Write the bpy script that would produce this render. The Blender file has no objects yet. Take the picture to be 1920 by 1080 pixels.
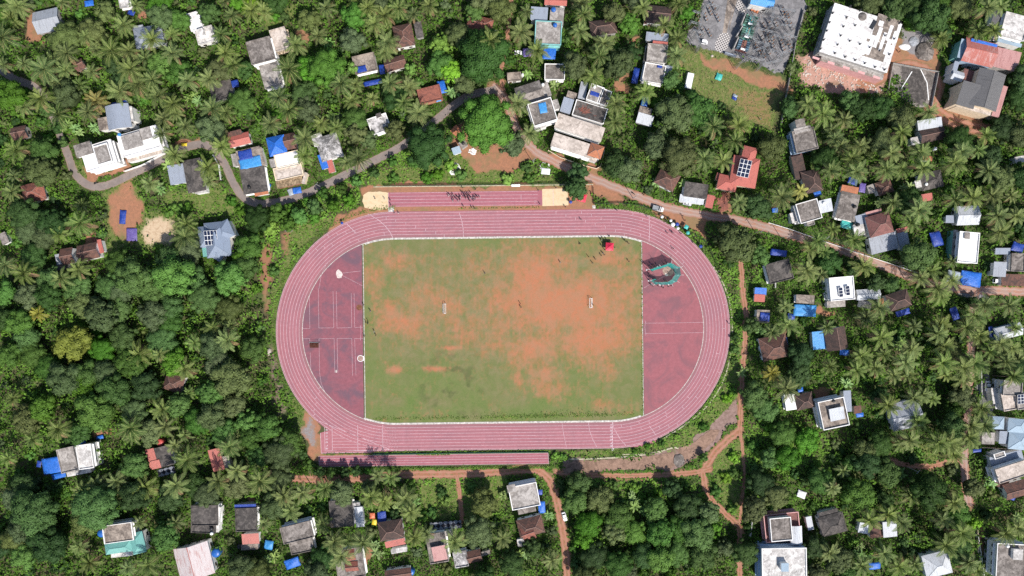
import bpy, math, random
import numpy as np
from math import sin, cos, pi, radians as R, hypot, atan2, sqrt
from mathutils import Vector
random.seed(11); rng = np.random.default_rng(11)
S = 0.2103; CH = 269.0                      # metres per photo pixel on the ground, height of the camera
sc = bpy.context.scene; COL = sc.collection; D = bpy.data

def W(px, py, h=0.0):                        # photo pixel seen at height h -> world point
    k = S*(CH-h)/CH
    return ((px-960)*k, (540-py)*k, h)
def W2(px, py, h=0.0): return W(px, py, h)[:2]

# ------------------------------------------------------------------ objects
def tag(o, label=None, cat=None, group=None, kind=None):
    if label: o['label'] = label
    if cat: o['category'] = cat
    if group: o['group'] = group
    if kind: o['kind'] = kind
    return o
def empty(name, loc, rz=0.0):
    o = D.objects.new(name, None); COL.objects.link(o); o.location = loc; o.rotation_euler = (0, 0, rz)
    o.empty_display_size = 0.5
    return o
def link(name, me, parent=None, loc=(0, 0, 0), rz=0.0):
    o = D.objects.new(name, me); COL.objects.link(o); o.location = loc; o.rotation_euler = (0, 0, rz)
    if parent: o.parent = parent
    return o
def copy_tree(o, parent=None):
    c = o.copy(); COL.objects.link(c)
    if parent: c.parent = parent
    for ch in list(o.children): copy_tree(ch, c)
    return c

class MB:
    def __init__(s): s.v = []; s.f = []; s.m = []
    def add(s, vs, fs, m=0):
        b = len(s.v); s.v += [tuple(p) for p in vs]
        for f in fs: s.f.append(tuple(i+b for i in f)); s.m.append(m)
    def prism(s, poly, z0, z1, m=0, mt=None, cap=True):
        n = len(poly)
        a = sum(poly[i][0]*poly[(i+1) % n][1]-poly[(i+1) % n][0]*poly[i][1] for i in range(n))
        if a < 0: poly = poly[::-1]
        b = len(s.v)
        s.v += [(x, y, z0) for x, y in poly]+[(x, y, z1) for x, y in poly]
        for i in range(n):
            j = (i+1) % n
            s.f.append((b+i, b+j, b+n+j, b+n+i)); s.m.append(m)
        if cap:
            s.f.append(tuple(b+n+i for i in range(n))); s.m.append(m if mt is None else mt)
            s.f.append(tuple(b+i for i in range(n-1, -1, -1))); s.m.append(m)
    def box(s, c, d, rz=0.0, m=0):
        cs, sn = cos(rz), sin(rz)
        p = [(c[0]+x*cs-y*sn, c[1]+x*sn+y*cs) for x, y in ((-d[0]/2, -d[1]/2), (d[0]/2, -d[1]/2), (d[0]/2, d[1]/2), (-d[0]/2, d[1]/2))]
        s.prism(p, c[2]-d[2]/2, c[2]+d[2]/2, m)
    def tube(s, p0, p1, r0, r1=None, n=6, m=0):
        if r1 is None: r1 = r0
        a, b = Vector(p0), Vector(p1); d = (b-a).normalized()
        u = d.orthogonal().normalized(); w = d.cross(u)
        vs = []
        for p, r in ((a, r0), (b, r1)):
            for i in range(n):
                t = 2*pi*i/n; vs.append(p+u*cos(t)*r+w*sin(t)*r)
        fs = [(i, (i+1) % n, n+(i+1) % n, n+i) for i in range(n)]+[tuple(range(n-1, -1, -1)), tuple(range(n, 2*n))]
        s.add(vs, fs, m)
    def lathe(s, prof, c=(0, 0, 0), n=12, m=0):
        vs = []
        for r, z in prof:
            for i in range(n):
                t = 2*pi*i/n; vs.append((c[0]+r*cos(t), c[1]+r*sin(t), c[2]+z))
        k = len(prof)
        fs = [(j*n+i, j*n+(i+1) % n, (j+1)*n+(i+1) % n, (j+1)*n+i) for j in range(k-1) for i in range(n)]
        fs += [tuple(range(n-1, -1, -1)), tuple((k-1)*n+i for i in range(n))]
        s.add(vs, fs, m)
    def mesh(s, name, mats, smooth=False):
        me = D.meshes.new(name); me.from_pydata(s.v, [], s.f)
        for m in (mats if isinstance(mats, (list, tuple)) else [mats]): me.materials.append(m)
        if s.f: me.polygons.foreach_set('material_index', s.m)
        if smooth: me.polygons.foreach_set('use_smooth', [True]*len(s.f))
        me.update(); return me
    def build(s, name, mats, parent=None, loc=(0, 0, 0), rz=0.0, smooth=False):
        return link(name, s.mesh(name, mats, smooth), parent, loc, rz)

def np_mesh(name, V, F, mats, attrs=None, midx=None, smooth=False, vn=None):
    me = D.meshes.new(name); nv, nf, k = len(V), len(F), F.shape[1]
    me.vertices.add(nv); me.vertices.foreach_set('co', np.ascontiguousarray(V, dtype=np.float32).ravel())
    me.loops.add(nf*k); me.loops.foreach_set('vertex_index', np.ascontiguousarray(F, dtype=np.int32).ravel())
    me.polygons.add(nf); me.polygons.foreach_set('loop_start', np.arange(0, nf*k, k, dtype=np.int32))
    for m in (mats if isinstance(mats, (list, tuple)) else [mats]): me.materials.append(m)
    if midx is not None: me.polygons.foreach_set('material_index', midx.astype(np.int32))
    if smooth: me.polygons.foreach_set('use_smooth', np.ones(nf, dtype=bool))
    for an, arr in (attrs or {}).items():
        if arr.ndim == 1:
            a = me.attributes.new(an, 'FLOAT', 'POINT'); a.data.foreach_set('value', arr.astype(np.float32))
        else:
            a = me.attributes.new(an, 'FLOAT_COLOR', 'POINT')
            a.data.foreach_set('color', np.concatenate([arr, np.ones((len(arr), 1))], 1).astype(np.float32).ravel())
    me.update(calc_edges=True); me.validate()
    if vn is not None:
        me.polygons.foreach_set('use_smooth', np.ones(nf, dtype=bool)); me.normals_split_custom_set_from_vertices(vn.astype(np.float32))
    return me

# ------------------------------------------------------------------ noise in numpy
_G = rng.random((64, 64))
def vnoise(x, y, seed=0):
    x = x+seed*17.3; y = y+seed*9.7
    xi = np.floor(x).astype(int); yi = np.floor(y).astype(int)
    fx = x-xi; fy = y-yi; fx = fx*fx*(3-2*fx); fy = fy*fy*(3-2*fy)
    g = lambda a, b: _G[a % 64, b % 64]
    return (g(xi, yi)*(1-fx)+g(xi+1, yi)*fx)*(1-fy)+(g(xi, yi+1)*(1-fx)+g(xi+1, yi+1)*fx)*fy
def fbm(x, y, o=4, seed=0):
    t = 0; a = 0.5; n = 0
    for i in range(o):
        t = t+a*vnoise(x*2**i, y*2**i, seed+i*3); n += a; a *= .5
    return t/n
def in_poly(X, Y, poly):
    r = np.zeros(X.shape, bool); n = len(poly)
    for i in range(n):
        x0, y0 = poly[i]; x1, y1 = poly[(i+1) % n]
        if y0 == y1: continue
        c = ((y0 > Y) != (y1 > Y)) & (X < (x1-x0)*(Y-y0)/(y1-y0)+x0)
        r ^= c
    return r
def seg_dist(X, Y, pl, closed=False):
    d = np.full(X.shape, 1e9); n = len(pl)
    for i in range(n if closed else n-1):
        x0, y0 = pl[i][:2]; x1, y1 = pl[(i+1) % n][:2]
        L2 = (x1-x0)**2+(y1-y0)**2+1e-9
        t = np.clip(((X-x0)*(x1-x0)+(Y-y0)*(y1-y0))/L2, 0, 1)
        d = np.minimum(d, np.hypot(X-x0-t*(x1-x0), Y-y0-t*(y1-y0)))
    return d
def sdf(X, Y, poly):                          # positive inside
    return np.where(in_poly(X, Y, poly), 1, -1)*seg_dist(X, Y, poly, True)
def smooth_pl(pl, it=2):
    for _ in range(it):
        q = [pl[0]]
        for a, b in zip(pl, pl[1:]):
            q += [(a[0]*.75+b[0]*.25, a[1]*.75+b[1]*.25), (a[0]*.25+b[0]*.75, a[1]*.25+b[1]*.75)]
        pl = q+[pl[-1]]
    return pl

# ------------------------------------------------------------------ materials
class NT:
    def __init__(s, name, rough=0.8, spec=0.3):
        s.mat = D.materials.new(name); s.mat.use_nodes = True; s.t = s.mat.node_tree
        s.b = s.t.nodes['Principled BSDF']; s.b.inputs['Roughness'].default_value = rough
        s.b.inputs['Specular IOR Level'].default_value = spec
    def n(s, typ, **k):
        nd = s.t.nodes.new(typ)
        for a, v in k.items(): setattr(nd, a, v)
        return nd
    def l(s, a, b): s.t.links.new(a, b)
    def val(s, inp, v):
        if hasattr(v, 'is_output') or isinstance(v, bpy.types.NodeSocket): s.l(v, inp)
        elif isinstance(v, tuple) and len(v) == 3 and inp.type == 'RGBA': inp.default_value = (*v, 1)
        else: inp.default_value = v
    def co(s, scale=(1, 1, 1), rot=0.0, kind='Object'):
        tc = s.n('ShaderNodeTexCoord'); mp = s.n('ShaderNodeMapping'); s.l(tc.outputs[kind], mp.inputs[0])
        mp.inputs['Scale'].default_value = scale; mp.inputs['Rotation'].default_value = (0, 0, rot)
        return mp.outputs[0]
    def noise(s, scale, detail=4, rough=.55, vec=None, dist=0.0):
        nd = s.n('ShaderNodeTexNoise'); s.l(vec if vec is not None else s.co(), nd.inputs['Vector'])
        nd.inputs['Scale'].default_value = scale; nd.inputs['Detail'].default_value = detail
        nd.inputs['Roughness'].default_value = rough; nd.inputs['Distortion'].default_value = dist
        return nd.outputs[0]
    def ramp(s, x, a, b, lo=0.0, hi=1.0):
        nd = s.n('ShaderNodeMapRange'); nd.interpolation_type = 'SMOOTHSTEP'; s.l(x, nd.inputs[0])
        for i, v in enumerate((a, b, lo, hi)): nd.inputs[i+1].default_value = v
        return nd.outputs[0]
    def mix(s, f, a, b, mode='MIX'):
        nd = s.n('ShaderNodeMix', data_type='RGBA', blend_type=mode)
        s.val(nd.inputs[0], f); s.val(nd.inputs[6], a); s.val(nd.inputs[7], b); return nd.outputs[2]
    def math(s, op, a, b=0.0):
        nd = s.n('ShaderNodeMath', operation=op); s.val(nd.inputs[0], a); s.val(nd.inputs[1], b); return nd.outputs[0]
    def attr(s, name, out='Fac'):
        nd = s.n('ShaderNodeAttribute', attribute_name=name); return nd.outputs[out]
    def base(s, c): s.val(s.b.inputs['Base Color'], c)
    def bump(s, h, dist=.05, strength=.5):
        nd = s.n('ShaderNodeBump'); nd.inputs['Distance'].default_value = dist; nd.inputs['Strength'].default_value = strength
        s.l(h, nd.inputs['Height']); s.l(nd.outputs[0], s.b.inputs['Normal'])
    def rnd(s): return s.n('ShaderNodeObjectInfo').outputs['Random']
    def wave(s, scale, vec, axis='X', dist=0.0):
        nd = s.n('ShaderNodeTexWave', bands_direction=axis); s.l(vec, nd.inputs[0])
        nd.inputs['Scale'].default_value = scale; nd.inputs['Distortion'].default_value = dist
        return nd.outputs['Fac']

M = {}
def sc3(c, k): return tuple(min(1, x*k) for x in c)
def plain(name, col, rough=.6, spec=.4, var=.25, metal=0.0):
    t = NT(name, rough, spec); n = t.noise(1.3, 5)
    t.base(t.mix(t.ramp(n, .3, .75), sc3(col, 1-var), sc3(col, 1+var*.5))); t.b.inputs['Metallic'].default_value = metal
    M[name] = t.mat; return t.mat
def concrete(name, col, stain, amt=.5, pale=None):
    t = NT(name, .9, .2); o = t.n('ShaderNodeObjectInfo').outputs['Location']
    tc = t.n('ShaderNodeTexCoord').outputs['Object']; ad = t.n('ShaderNodeVectorMath', operation='ADD'); t.l(tc, ad.inputs[0]); t.l(o, ad.inputs[1])
    v = ad.outputs[0]
    big = t.noise(.22, 6, .65, v, .6); mid = t.noise(1.1, 6, .7, v, .3); fine = t.noise(6, 4, .7, v)
    c = t.mix(t.ramp(big, .37+.1*amt, .60+.1*amt, 1-min(.95, .25+1.1*amt), 1), sc3(stain, .85), col)
    c = t.mix(t.ramp(mid, .48, .66), c, t.mix(.55, c, pale or sc3(col, 1.35)))
    c = t.mix(t.ramp(t.noise(.30, 7, .68, v, 1.6), .535-.07*amt, .625), c, t.mix(min(.92, .45+.8*amt), c, sc3(stain, .8))); c = t.mix(t.ramp(t.noise(.9, 6, .7, v, 2.2), .55, .64, 0, .2+.7*amt), c, sc3(stain, .6))
    c = t.mix(t.math('MULTIPLY', t.ramp(fine, .35, .7), .3), c, sc3(stain, .9))
    t.base(c); t.bump(fine, .04, .4); M[name] = t.mat
def tiles(name, col, dark, moss=(.05, .055, .03)):
    t = NT(name, .85, .25); v = t.co()
    br = t.n('ShaderNodeTexBrick'); t.l(v, br.inputs[0])
    br.inputs['Scale'].default_value = 1.0; br.inputs['Brick Width'].default_value = .45; br.inputs['Row Height'].default_value = .38
    br.inputs['Mortar Size'].default_value = .03
    br.inputs['Color1'].default_value = (*col, 1); br.inputs['Color2'].default_value = (*sc3(col, .72), 1); br.inputs['Mortar'].default_value = (*dark, 1)
    c = t.mix(t.ramp(t.noise(.4, 6, .7, v, 1.0), .43, .60), br.outputs[0], t.mix(.8, br.outputs[0], dark))
    c = t.mix(t.ramp(t.noise(1.7, 5, .7, v), .6, .75), c, t.mix(.6, c, moss))
    c = t.mix(t.ramp(t.noise(3.5, 3, .7, v), .62, .75, 0, .5), c, sc3(col, 1.6))
    t.base(c); t.bump(br.outputs[1], .04, .5); M[name] = t.mat
def sheet(name, col, stain, amt=.5, seam=.85, axis='X', rough=.45):
    t = NT(name, rough, .4); v = t.co()
    w = t.wave(1.05, v, axis); w2 = t.wave(5.2, v, axis)
    st = t.co((.9, .12, .3) if axis == 'X' else (.12, .9, .3))
    n = t.noise(1.6, 6, .7, st); n2 = t.noise(.35, 5, .6, v, .8)
    c = t.mix(t.ramp(n, .62-.25*amt, .82-.2*amt), col, stain)
    c = t.mix(t.ramp(n2, .5, .8, 0, .7), c, stain)
    c = t.mix(t.ramp(w, .86, 1, 0, .45), c, sc3(col, .55))
    c = t.mix(t.math('MULTIPLY', w2, .22), c, sc3(stain, .6))
    t.base(c); t.bump(w2, .05, .5); M[name] = t.mat
def tarp(name, col):
    t = NT(name, .45, .5); v = t.co(); n = t.noise(1.4, 5, .65, v, 1.5); n2 = t.noise(.7, 3, .5, v)
    t.base(t.mix(t.ramp(n, .35, .75), sc3(col, .7), t.mix(t.ramp(n2, .5, .8), sc3(col, 1.15), tuple(x*.8+.08 for x in col))))
    t.bump(n, .25, .7); M[name] = t.mat
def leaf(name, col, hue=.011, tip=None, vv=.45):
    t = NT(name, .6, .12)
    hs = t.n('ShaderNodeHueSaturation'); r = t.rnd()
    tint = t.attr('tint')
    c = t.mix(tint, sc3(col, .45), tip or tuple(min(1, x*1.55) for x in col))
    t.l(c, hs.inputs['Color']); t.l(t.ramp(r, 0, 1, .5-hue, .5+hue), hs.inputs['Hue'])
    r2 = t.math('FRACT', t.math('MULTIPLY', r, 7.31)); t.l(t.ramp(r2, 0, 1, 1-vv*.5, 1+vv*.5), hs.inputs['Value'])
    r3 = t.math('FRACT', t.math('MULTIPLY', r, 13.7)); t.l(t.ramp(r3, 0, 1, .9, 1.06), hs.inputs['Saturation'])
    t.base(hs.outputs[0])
    tr = t.n('ShaderNodeBsdfTranslucent'); t.l(hs.outputs[0], tr.inputs[0])
    ms = t.n('ShaderNodeMixShader'); ms.inputs[0].default_value = .22
    t.l(t.b.outputs[0], ms.inputs[1]); t.l(tr.outputs[0], ms.inputs[2])
    t.l(ms.outputs[0], t.t.nodes['Material Output'].inputs[0])
    M[name] = t.mat

concrete('conc_light', (.42, .385, .355), (.19, .168, .152), .45)
concrete('conc_grey', (.295, .26, .235), (.105, .09, .08), .5)
concrete('conc_dark', (.135, .118, .108), (.052, .047, .045), .5, (.21, .185, .165))
concrete('conc_brown', (.36, .30, .25), (.13, .105, .09), .5)
concrete('conc_white', (.68, .65, .62), (.27, .25, .235), .35)
concrete('conc_patchy', (.62, .59, .58), (.12, .115, .11), .55)
concrete('conc_cream', (.58, .50, .44), (.30, .25, .21), .35)
concrete('white_new', (.86, .85, .84), (.50, .46, .43), .15)
tiles('tile_brown', (.20, .095, .07), (.055, .04, .036)); tiles('tile_dark', (.115, .07, .058), (.04, .032, .03))
tiles('tile_red', (.36, .13, .09), (.14, .06, .05)); tiles('tile_orange', (.52, .20, .10), (.3, .12, .07))
tiles('tile_maroon', (.26, .115, .10), (.12, .06, .055))
sheet('sheet_grey', (.36, .38, .42), (.20, .20, .21)); sheet('sheet_white', (.58, .60, .63), (.33, .33, .34))
sheet('sheet_blue', (.33, .43, .52), (.22, .27, .31), .3); sheet('sheet_red', (.48, .14, .11), (.24, .09, .08), .4)
sheet('sheet_rust', (.42, .12, .09), (.55, .40, .38), .45); sheet('sheet_pink', (.50, .27, .25), (.34, .15, .14), .5)
sheet('sheet_dark', (.13, .125, .125), (.085, .08, .08), .4, axis='Y'); sheet('sheet_teal', (.16, .40, .36), (.10, .24, .22), .4)
sheet('sheet_stripe', (.62, .56, .55), (.42, .20, .18), .55); sheet('sheet_bluish', (.30, .335, .40), (.20, .21, .24), .4); sheet('sheet_slate', (.225, .275, .36), (.16, .18, .23), .4)
tarp('tarp_blue', (.02, .14, .55)); tarp('tarp_sky', (.05, .27, .60)); tarp('tarp_navy', (.015, .05, .30)); tarp('tarp_red', (.62, .02, .06))
tarp('tarp_teal', (.06, .45, .40)); tarp('tarp_yellow', (.75, .55, .03)); tarp('tarp_grey', (.35, .40, .45)); tarp('tarp_white', (.8, .8, .8)); tarp('tarp_orange', (.7, .18, .08)); tarp('tarp_purple', (.14, .10, .32))
plain('wall_white', (.78, .76, .73), .85, .2, .15); plain('wall_cream', (.72, .58, .42), .85, .2, .18); plain('wall_pink', (.62, .34, .33), .85, .2, .15)
plain('wall_grey', (.38, .36, .34), .9, .2, .3); plain('wall_teal', (.22, .48, .46), .8, .2, .2); plain('wall_laterite', (.34, .17, .11), .95, .1, .4); plain('wall_blue', (.34, .45, .58), .8, .2, .2)
plain('glass', (.02, .03, .04), .1, .6); plain('steel', (.30, .31, .32), .45, .5, .2, .4); plain('dark_steel', (.06, .06, .065), .5, .4); plain('rubber', (.015, .015, .016), .8, .2)
plain('white_paint', (.82, .82, .80), .5, .4, .08); plain('black_plastic', (.02, .02, .022), .5, .4); plain('blue_plastic', (.02, .12, .42), .4, .5); plain('red_plastic', (.5, .08, .07), .5, .4)
plain('porcelain', (.30, .16, .09), .3, .5); plain('fin_green', (.11, .22, .17), .5, .4); plain('fin_blue', (.10, .17, .23), .5, .4); plain('wood', (.17, .10, .06), .8, .2, .4); plain('bark', (.16, .125, .10), .95, .1, .4)
plain('tile_trim', (.27, .17, .14), .8, .2); plain('rubble', (.62, .50, .44), .95, .1, .5); plain('net_green', (.03, .30, .26), .7, .2); plain('car_white', (.8, .8, .8), .25, .5, .05); plain('car_dark', (.03, .032, .036), .25, .5, .1); plain('car_silver', (.45, .46, .48), .25, .6, .05)
plain('mat_brown', (.09, .035, .025), .9, .1, .5); plain('thatch', (.26, .19, .12), .95, .1, .6); plain('laterite_block', (.50, .20, .12), .95, .1, .35)
leaf('leaf_dark', (.044, .090, .024)); leaf('leaf_mid', (.074, .146, .032)); leaf('leaf_bright', (.092, .205, .030)); leaf('leaf_light', (.19, .34, .045))
leaf('leaf_vivid', (.088, .225, .016), .004, None, .1); leaf('leaf_olive', (.120, .152, .050)); leaf('leaf_grey', (.098, .140, .056)); leaf('leaf_yellow', (.24, .27, .045))
leaf('palm_leaf', (.084, .140, .036), .012, (.20, .265, .074)); leaf('palm_leaf_dark', (.060, .112, .032), .012, (.145, .21, .06)); leaf('palm_leaf_yellow', (.22, .21, .04), .015, (.42, .38, .08)); plain('palm_dead', (.24, .16, .085), .9, .1, .3)
plain('palm_rib', (.31, .34, .12), .6, .3, .2); leaf('banana_leaf', (.13, .25, .06), .02, (.28, .42, .13), .3)
leaf('weed_leaf', (.078, .178, .030), .0, (.168, .305, .055), 0); leaf('grass_leaf', (.12, .225, .045), .0, (.23, .34, .08), 0); leaf('dry_leaf', (.31, .255, .125), .0, (.44, .37, .20), 0)

concrete('slab_white', (.86, .85, .84), (.45, .41, .38), .15)
_t = M['slab_white'].node_tree; _b = _t.nodes['Principled BSDF']; _l = _b.inputs['Base Color'].links[0].from_socket
_br = _t.nodes.new('ShaderNodeTexBrick'); _tc = _t.nodes.new('ShaderNodeTexCoord'); _t.links.new(_tc.outputs['Object'], _br.inputs[0])
for _k, _v in (('Scale', 1.0), ('Brick Width', 3.0), ('Row Height', 2.1), ('Mortar Size', .05)): _br.inputs[_k].default_value = _v
_br.inputs['Color1'].default_value = (1, 1, 1, 1); _br.inputs['Color2'].default_value = (.86, .85, .84, 1); _br.inputs['Mortar'].default_value = (.38, .36, .35, 1)
_m = _t.nodes.new('ShaderNodeMix'); _m.data_type = 'RGBA'; _m.blend_type = 'MULTIPLY'; _m.inputs[0].default_value = 1; _t.links.new(_l, _m.inputs[6]); _t.links.new(_br.outputs[0], _m.inputs[7]); _t.links.new(_m.outputs[2], _b.inputs['Base Color'])
# ================================================================== layout data (photo pixels, 1920 x 1080)
ASPH = [[(-12, 120), (28, 150), (70, 162), (95, 205), (112, 250), (128, 292), (140, 328), (168, 351), (200, 349), (240, 330), (290, 306), (335, 280), (378, 268), (404, 278), (424, 312), (438, 345), (456, 372), (482, 383), (530, 378), (580, 361), (640, 332), (700, 302), (752, 276), (790, 248), (824, 220), (852, 196), (884, 176), (930, 168)]]
DUSTY = [[(922, 160), (944, 180), (957, 212), (973, 250), (1002, 285), (1050, 308), (1104, 332), (1150, 350), (1200, 370), (1250, 390), (1320, 404), (1392, 414), (1450, 430), (1520, 452), (1590, 472), (1645, 494), (1700, 517), (1770, 540), (1850, 545), (1940, 548)],
         [(1828, 545), (1824, 610), (1819, 680), (1816, 740), (1812, 800), (1808, 860), (1809, 900), (1818, 950)]]
DIRTR = [([(1389, 488), (1392, 540), (1399, 590), (1397, 650), (1391, 700), (1389, 770), (1387, 812)], 11),
         ([(1387, 808), (1362, 826), (1338, 850), (1326, 872), (1316, 888)], 16),
         ([(1334, 880), (1300, 886), (1240, 891), (1190, 892), (1120, 892), (1062, 888), (1040, 884)], 11),
         ([(1318, 886), (1322, 915), (1340, 944), (1366, 968), (1388, 990), (1386, 1030), (1388, 1095)], 12),
         ([(1388, 808), (1393, 850), (1396, 890), (1392, 940), (1386, 985)], 6),
         ([(548, 897), (610, 900), (690, 896), (760, 890), (830, 889), (900, 888), (960, 882), (1006, 880), (1030, 896), (1042, 930), (1052, 975), (1061, 1030), (1064, 1095)], 16),
         ([(856, 892), (862, 920), (866, 975)], 8), ([(944, 172), (938, 130), (950, 80), (957, 20), (960, -12)], 9),
         ([(1620, 160), (1690, 120), (1742, 132), (1760, 160), (1745, 205), (1800, 235), (1850, 245)], 26), ([(1664, 862), (1700, 872), (1740, 876), (1780, 866), (1806, 860)], 11)]
# ground masks: (channel, softness px, strength, polygon)
GM = [('dirt', 20, .85, [(196, 372), (248, 336), (266, 390), (256, 440), (240, 464), (206, 436)]), ('grass', 12, .8, [(190, 360), (260, 330), (275, 400), (325, 395), (335, 462), (200, 470)]), ('sand', 18, .72, [(268, 414), (296, 406), (324, 404), (329, 440), (318, 460), (270, 456)]),
      ('dirt', 16, 1, [(868, 232), (960, 250), (1000, 292), (950, 322), (900, 318), (858, 290), (845, 262)]), ('grass', 14, .9, [(820, 320), (850, 285), (900, 310), (960, 318), (1060, 338), (1060, 350), (790, 346)]),
      ('grass', 20, 1, [(1272, 96), (1330, 92), (1420, 140), (1468, 160), (1452, 250), (1398, 230), (1330, 190), (1280, 180)]), ('dirt', 14, .9, [(1310, 100), (1460, 146), (1490, 160), (1480, 175), (1400, 150), (1320, 122)]),
      ('dirt', 20, .46, [(1350, 150), (1462, 170), (1450, 240), (1400, 225)]), ('pink', 12, 1, [(1502, 104), (1545, 96), (1664, 140), (1650, 180), (1560, 178), (1504, 158)]),
      ('dirt', 10, 1, [(1678, 72), (1760, 95), (1762, 140), (1664, 124)]), ('gravel', 12, 1, [(1690, 50), (1752, 62), (1750, 112), (1704, 100)]),
      ('dirt', 10, 1, [(1740, 135), (1770, 150), (1752, 200), (1830, 220), (1850, 262), (1790, 240), (1742, 210)]),
      ('gravel', 6, 1, [(1330, -14), (1512, -14), (1470, 140), (1375, 104), (1288, 84)]),
      ('dirt', 10, 1, [(678, 350), (1110, 345), (1112, 400), (690, 402)]), ('dirt', 10, .8, [(640, 396), (740, 388), (740, 402), (600, 442)]), ('dirt', 8, .9, [(1064, 352), (1112, 340), (1112, 392), (1060, 392)]),
      ('dirt', 18, .62, [(486, 458), (512, 456), (508, 560), (494, 620), (486, 560)]), ('dirt', 16, .55, [(522, 436), (556, 428), (546, 474), (522, 484)]), ('slope', 18, .6, [(500, 640), (514, 640), (540, 790), (522, 780)]), ('grass', 12, .7, [(540, 420), (640, 400), (560, 470), (520, 560), (515, 640), (530, 720), (590, 790), (560, 800), (510, 660), (508, 560)]),
      ('dirt', 8, 1, [(562, 770), (590, 780), (602, 800), (602, 870), (576, 865)]), ('gravel', 18, .62, [(568, 776), (584, 784), (596, 806), (588, 838), (574, 832), (564, 806)]), ('dirt', 8, .9, [(595, 846), (700, 846), (700, 858), (595, 860)]),
      ('slope', 6, 1, [(1052, 866), (1120, 861), (1240, 850), (1290, 832), (1330, 808), (1362, 770), (1384, 752), (1386, 786), (1352, 822), (1318, 850), (1284, 872), (1200, 878), (1110, 884), (1056, 888)]),
      ('grass', 10, .8, [(1060, 842), (1230, 840), (1300, 800), (1352, 730), (1380, 640), (1392, 640), (1388, 745), (1330, 806), (1270, 840), (1060, 862)]),
      ('dirt', 10, .8, [(1140, 342), (1190, 360), (1320, 410), (1330, 450), (1290, 432), (1220, 396)]), ('dirt', 12, .8, [(1085, 310), (1150, 345), (1180, 378), (1120, 372)]),
      ('dirt', 8, .9, [(1030, 288), (1130, 318), (1120, 330), (1040, 305)]), ('dirt', 10, .8, [(1156, 130), (1182, 128), (1180, 172), (1150, 172)]), ('grass', 16, .9, [(780, 900), (858, 896), (864, 970), (800, 978)]),
      ('grass', 16, .9, [(868, 898), (945, 890), (950, 950), (872, 970)]), ('grass', 14, .9, [(1334, 850), (1388, 822), (1392, 930), (1380, 975), (1340, 930)]), ('grass', 12, .8, [(130, 300), (150, 345), (180, 345), (200, 335), (160, 320), (142, 290)]),
      ('dirt', 8, .9, [(45, 30), (70, 20), (85, 80), (50, 80)]), ('dirt', 8, .8, [(255, 20), (285, 25), (280, 38), (258, 34)]), ('dirt', 8, .8, [(560, 60), (582, 58), (580, 82), (566, 82)]), ('dirt', 8, .8, [(1340, 370), (1370, 345), (1372, 395), (1345, 405)]),
      ('dirt', 8, .9, [(155, 430), (190, 455), (190, 470), (165, 462)]), ('dirt', 6, .9, [(172, 805), (208, 803), (206, 812), (175, 822)]), ('dirt', 6, .8, [(320, 890), (340, 905), (320, 905)]), ('dirt', 6, .9, [(560, 895), (585, 893), (570, 915)]),
      ('dirt', 6, .9, [(455, 928), (480, 925), (480, 945), (458, 945)]), ('dirt', 6, .8, [(685, 1025), (694, 1025), (694, 1060), (685, 1060)]), ('dirt', 8, .9, [(700, 350), (560, 355), (540, 360), (600, 350)]), ('dirt', 8, .8, [(150, 318), (200, 322), (240, 300), (246, 312), (180, 345), (160, 338)]),
      ('dirt', 6, .9, [(330, 262), (380, 256), (384, 266), (340, 276)]), ('dirt', 7, .9, [(1525, 730), (1565, 730), (1555, 750), (1530, 750)]), ('dirt', 7, .8, [(1840, 1060), (1850, 990), (1838, 990)]), ('dirt', 8, .8, [(1180, 80), (1200, 70), (1200, 110), (1190, 110)]),
      ('grass', 12, .9, [(1700, 832), (1770, 830), (1765, 862), (1710, 858)]), ('grass', 14, .9, [(300, 370), (420, 345), (450, 400), (380, 400), (320, 395)]), ('grass', 14, .7, [(480, 30), (560, 0), (560, 45), (500, 55)]),
      ('grass', 12, .8, [(700, 330), (800, 300), (850, 335), (780, 350), (690, 352)]), ('grass', 10, .8, [(1845, 690), (1862, 690), (1858, 760), (1845, 760)]), ('gravel', 8, .9, [(1838, 690), (1846, 690), (1862, 765), (1862, 800), (1840, 790)]),
      ('dirt', 8, .9, [(1530, 575), (1570, 578), (1568, 590), (1530, 586)]), ('gravel', 10, .7, [(1780, 525), (1850, 540), (1850, 560), (1790, 555)])]
ALLR = [(p, 17) for p in ASPH]+[(DUSTY[0], 19), (DUSTY[1], 17)]+DIRTR

# ---- track frame: u to the picture's right, v down, turned a little
TX, TY, TR, TL = 943.1, 618.6, 175.1, 201.3; TA = R(.7)
def TP(u, v): return (TX+u*cos(TA)+v*sin(TA), TY-u*sin(TA)+v*cos(TA))
def stadium(off, n=64):
    r = TR+off; p = []
    for i in range(n+1):
        a = -pi/2+pi*i/n; p.append((TL+r*cos(a), r*sin(a)))
    for i in range(n+1):
        a = pi/2+pi*i/n; p.append((-TL+r*cos(a), r*sin(a)))
    return [TP(*q) for q in p]
TRK = stadium(49.6)
BLOCK = [(TRK, 2), ([(597, 797), (720, 797), (720, 851), (599, 852)], 2), ([(596, 853), (1030, 845), (1032, 876), (598, 877)], 0), ([(680, 352), (1068, 348), (1070, 392), (680, 396)], 4)]

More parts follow.
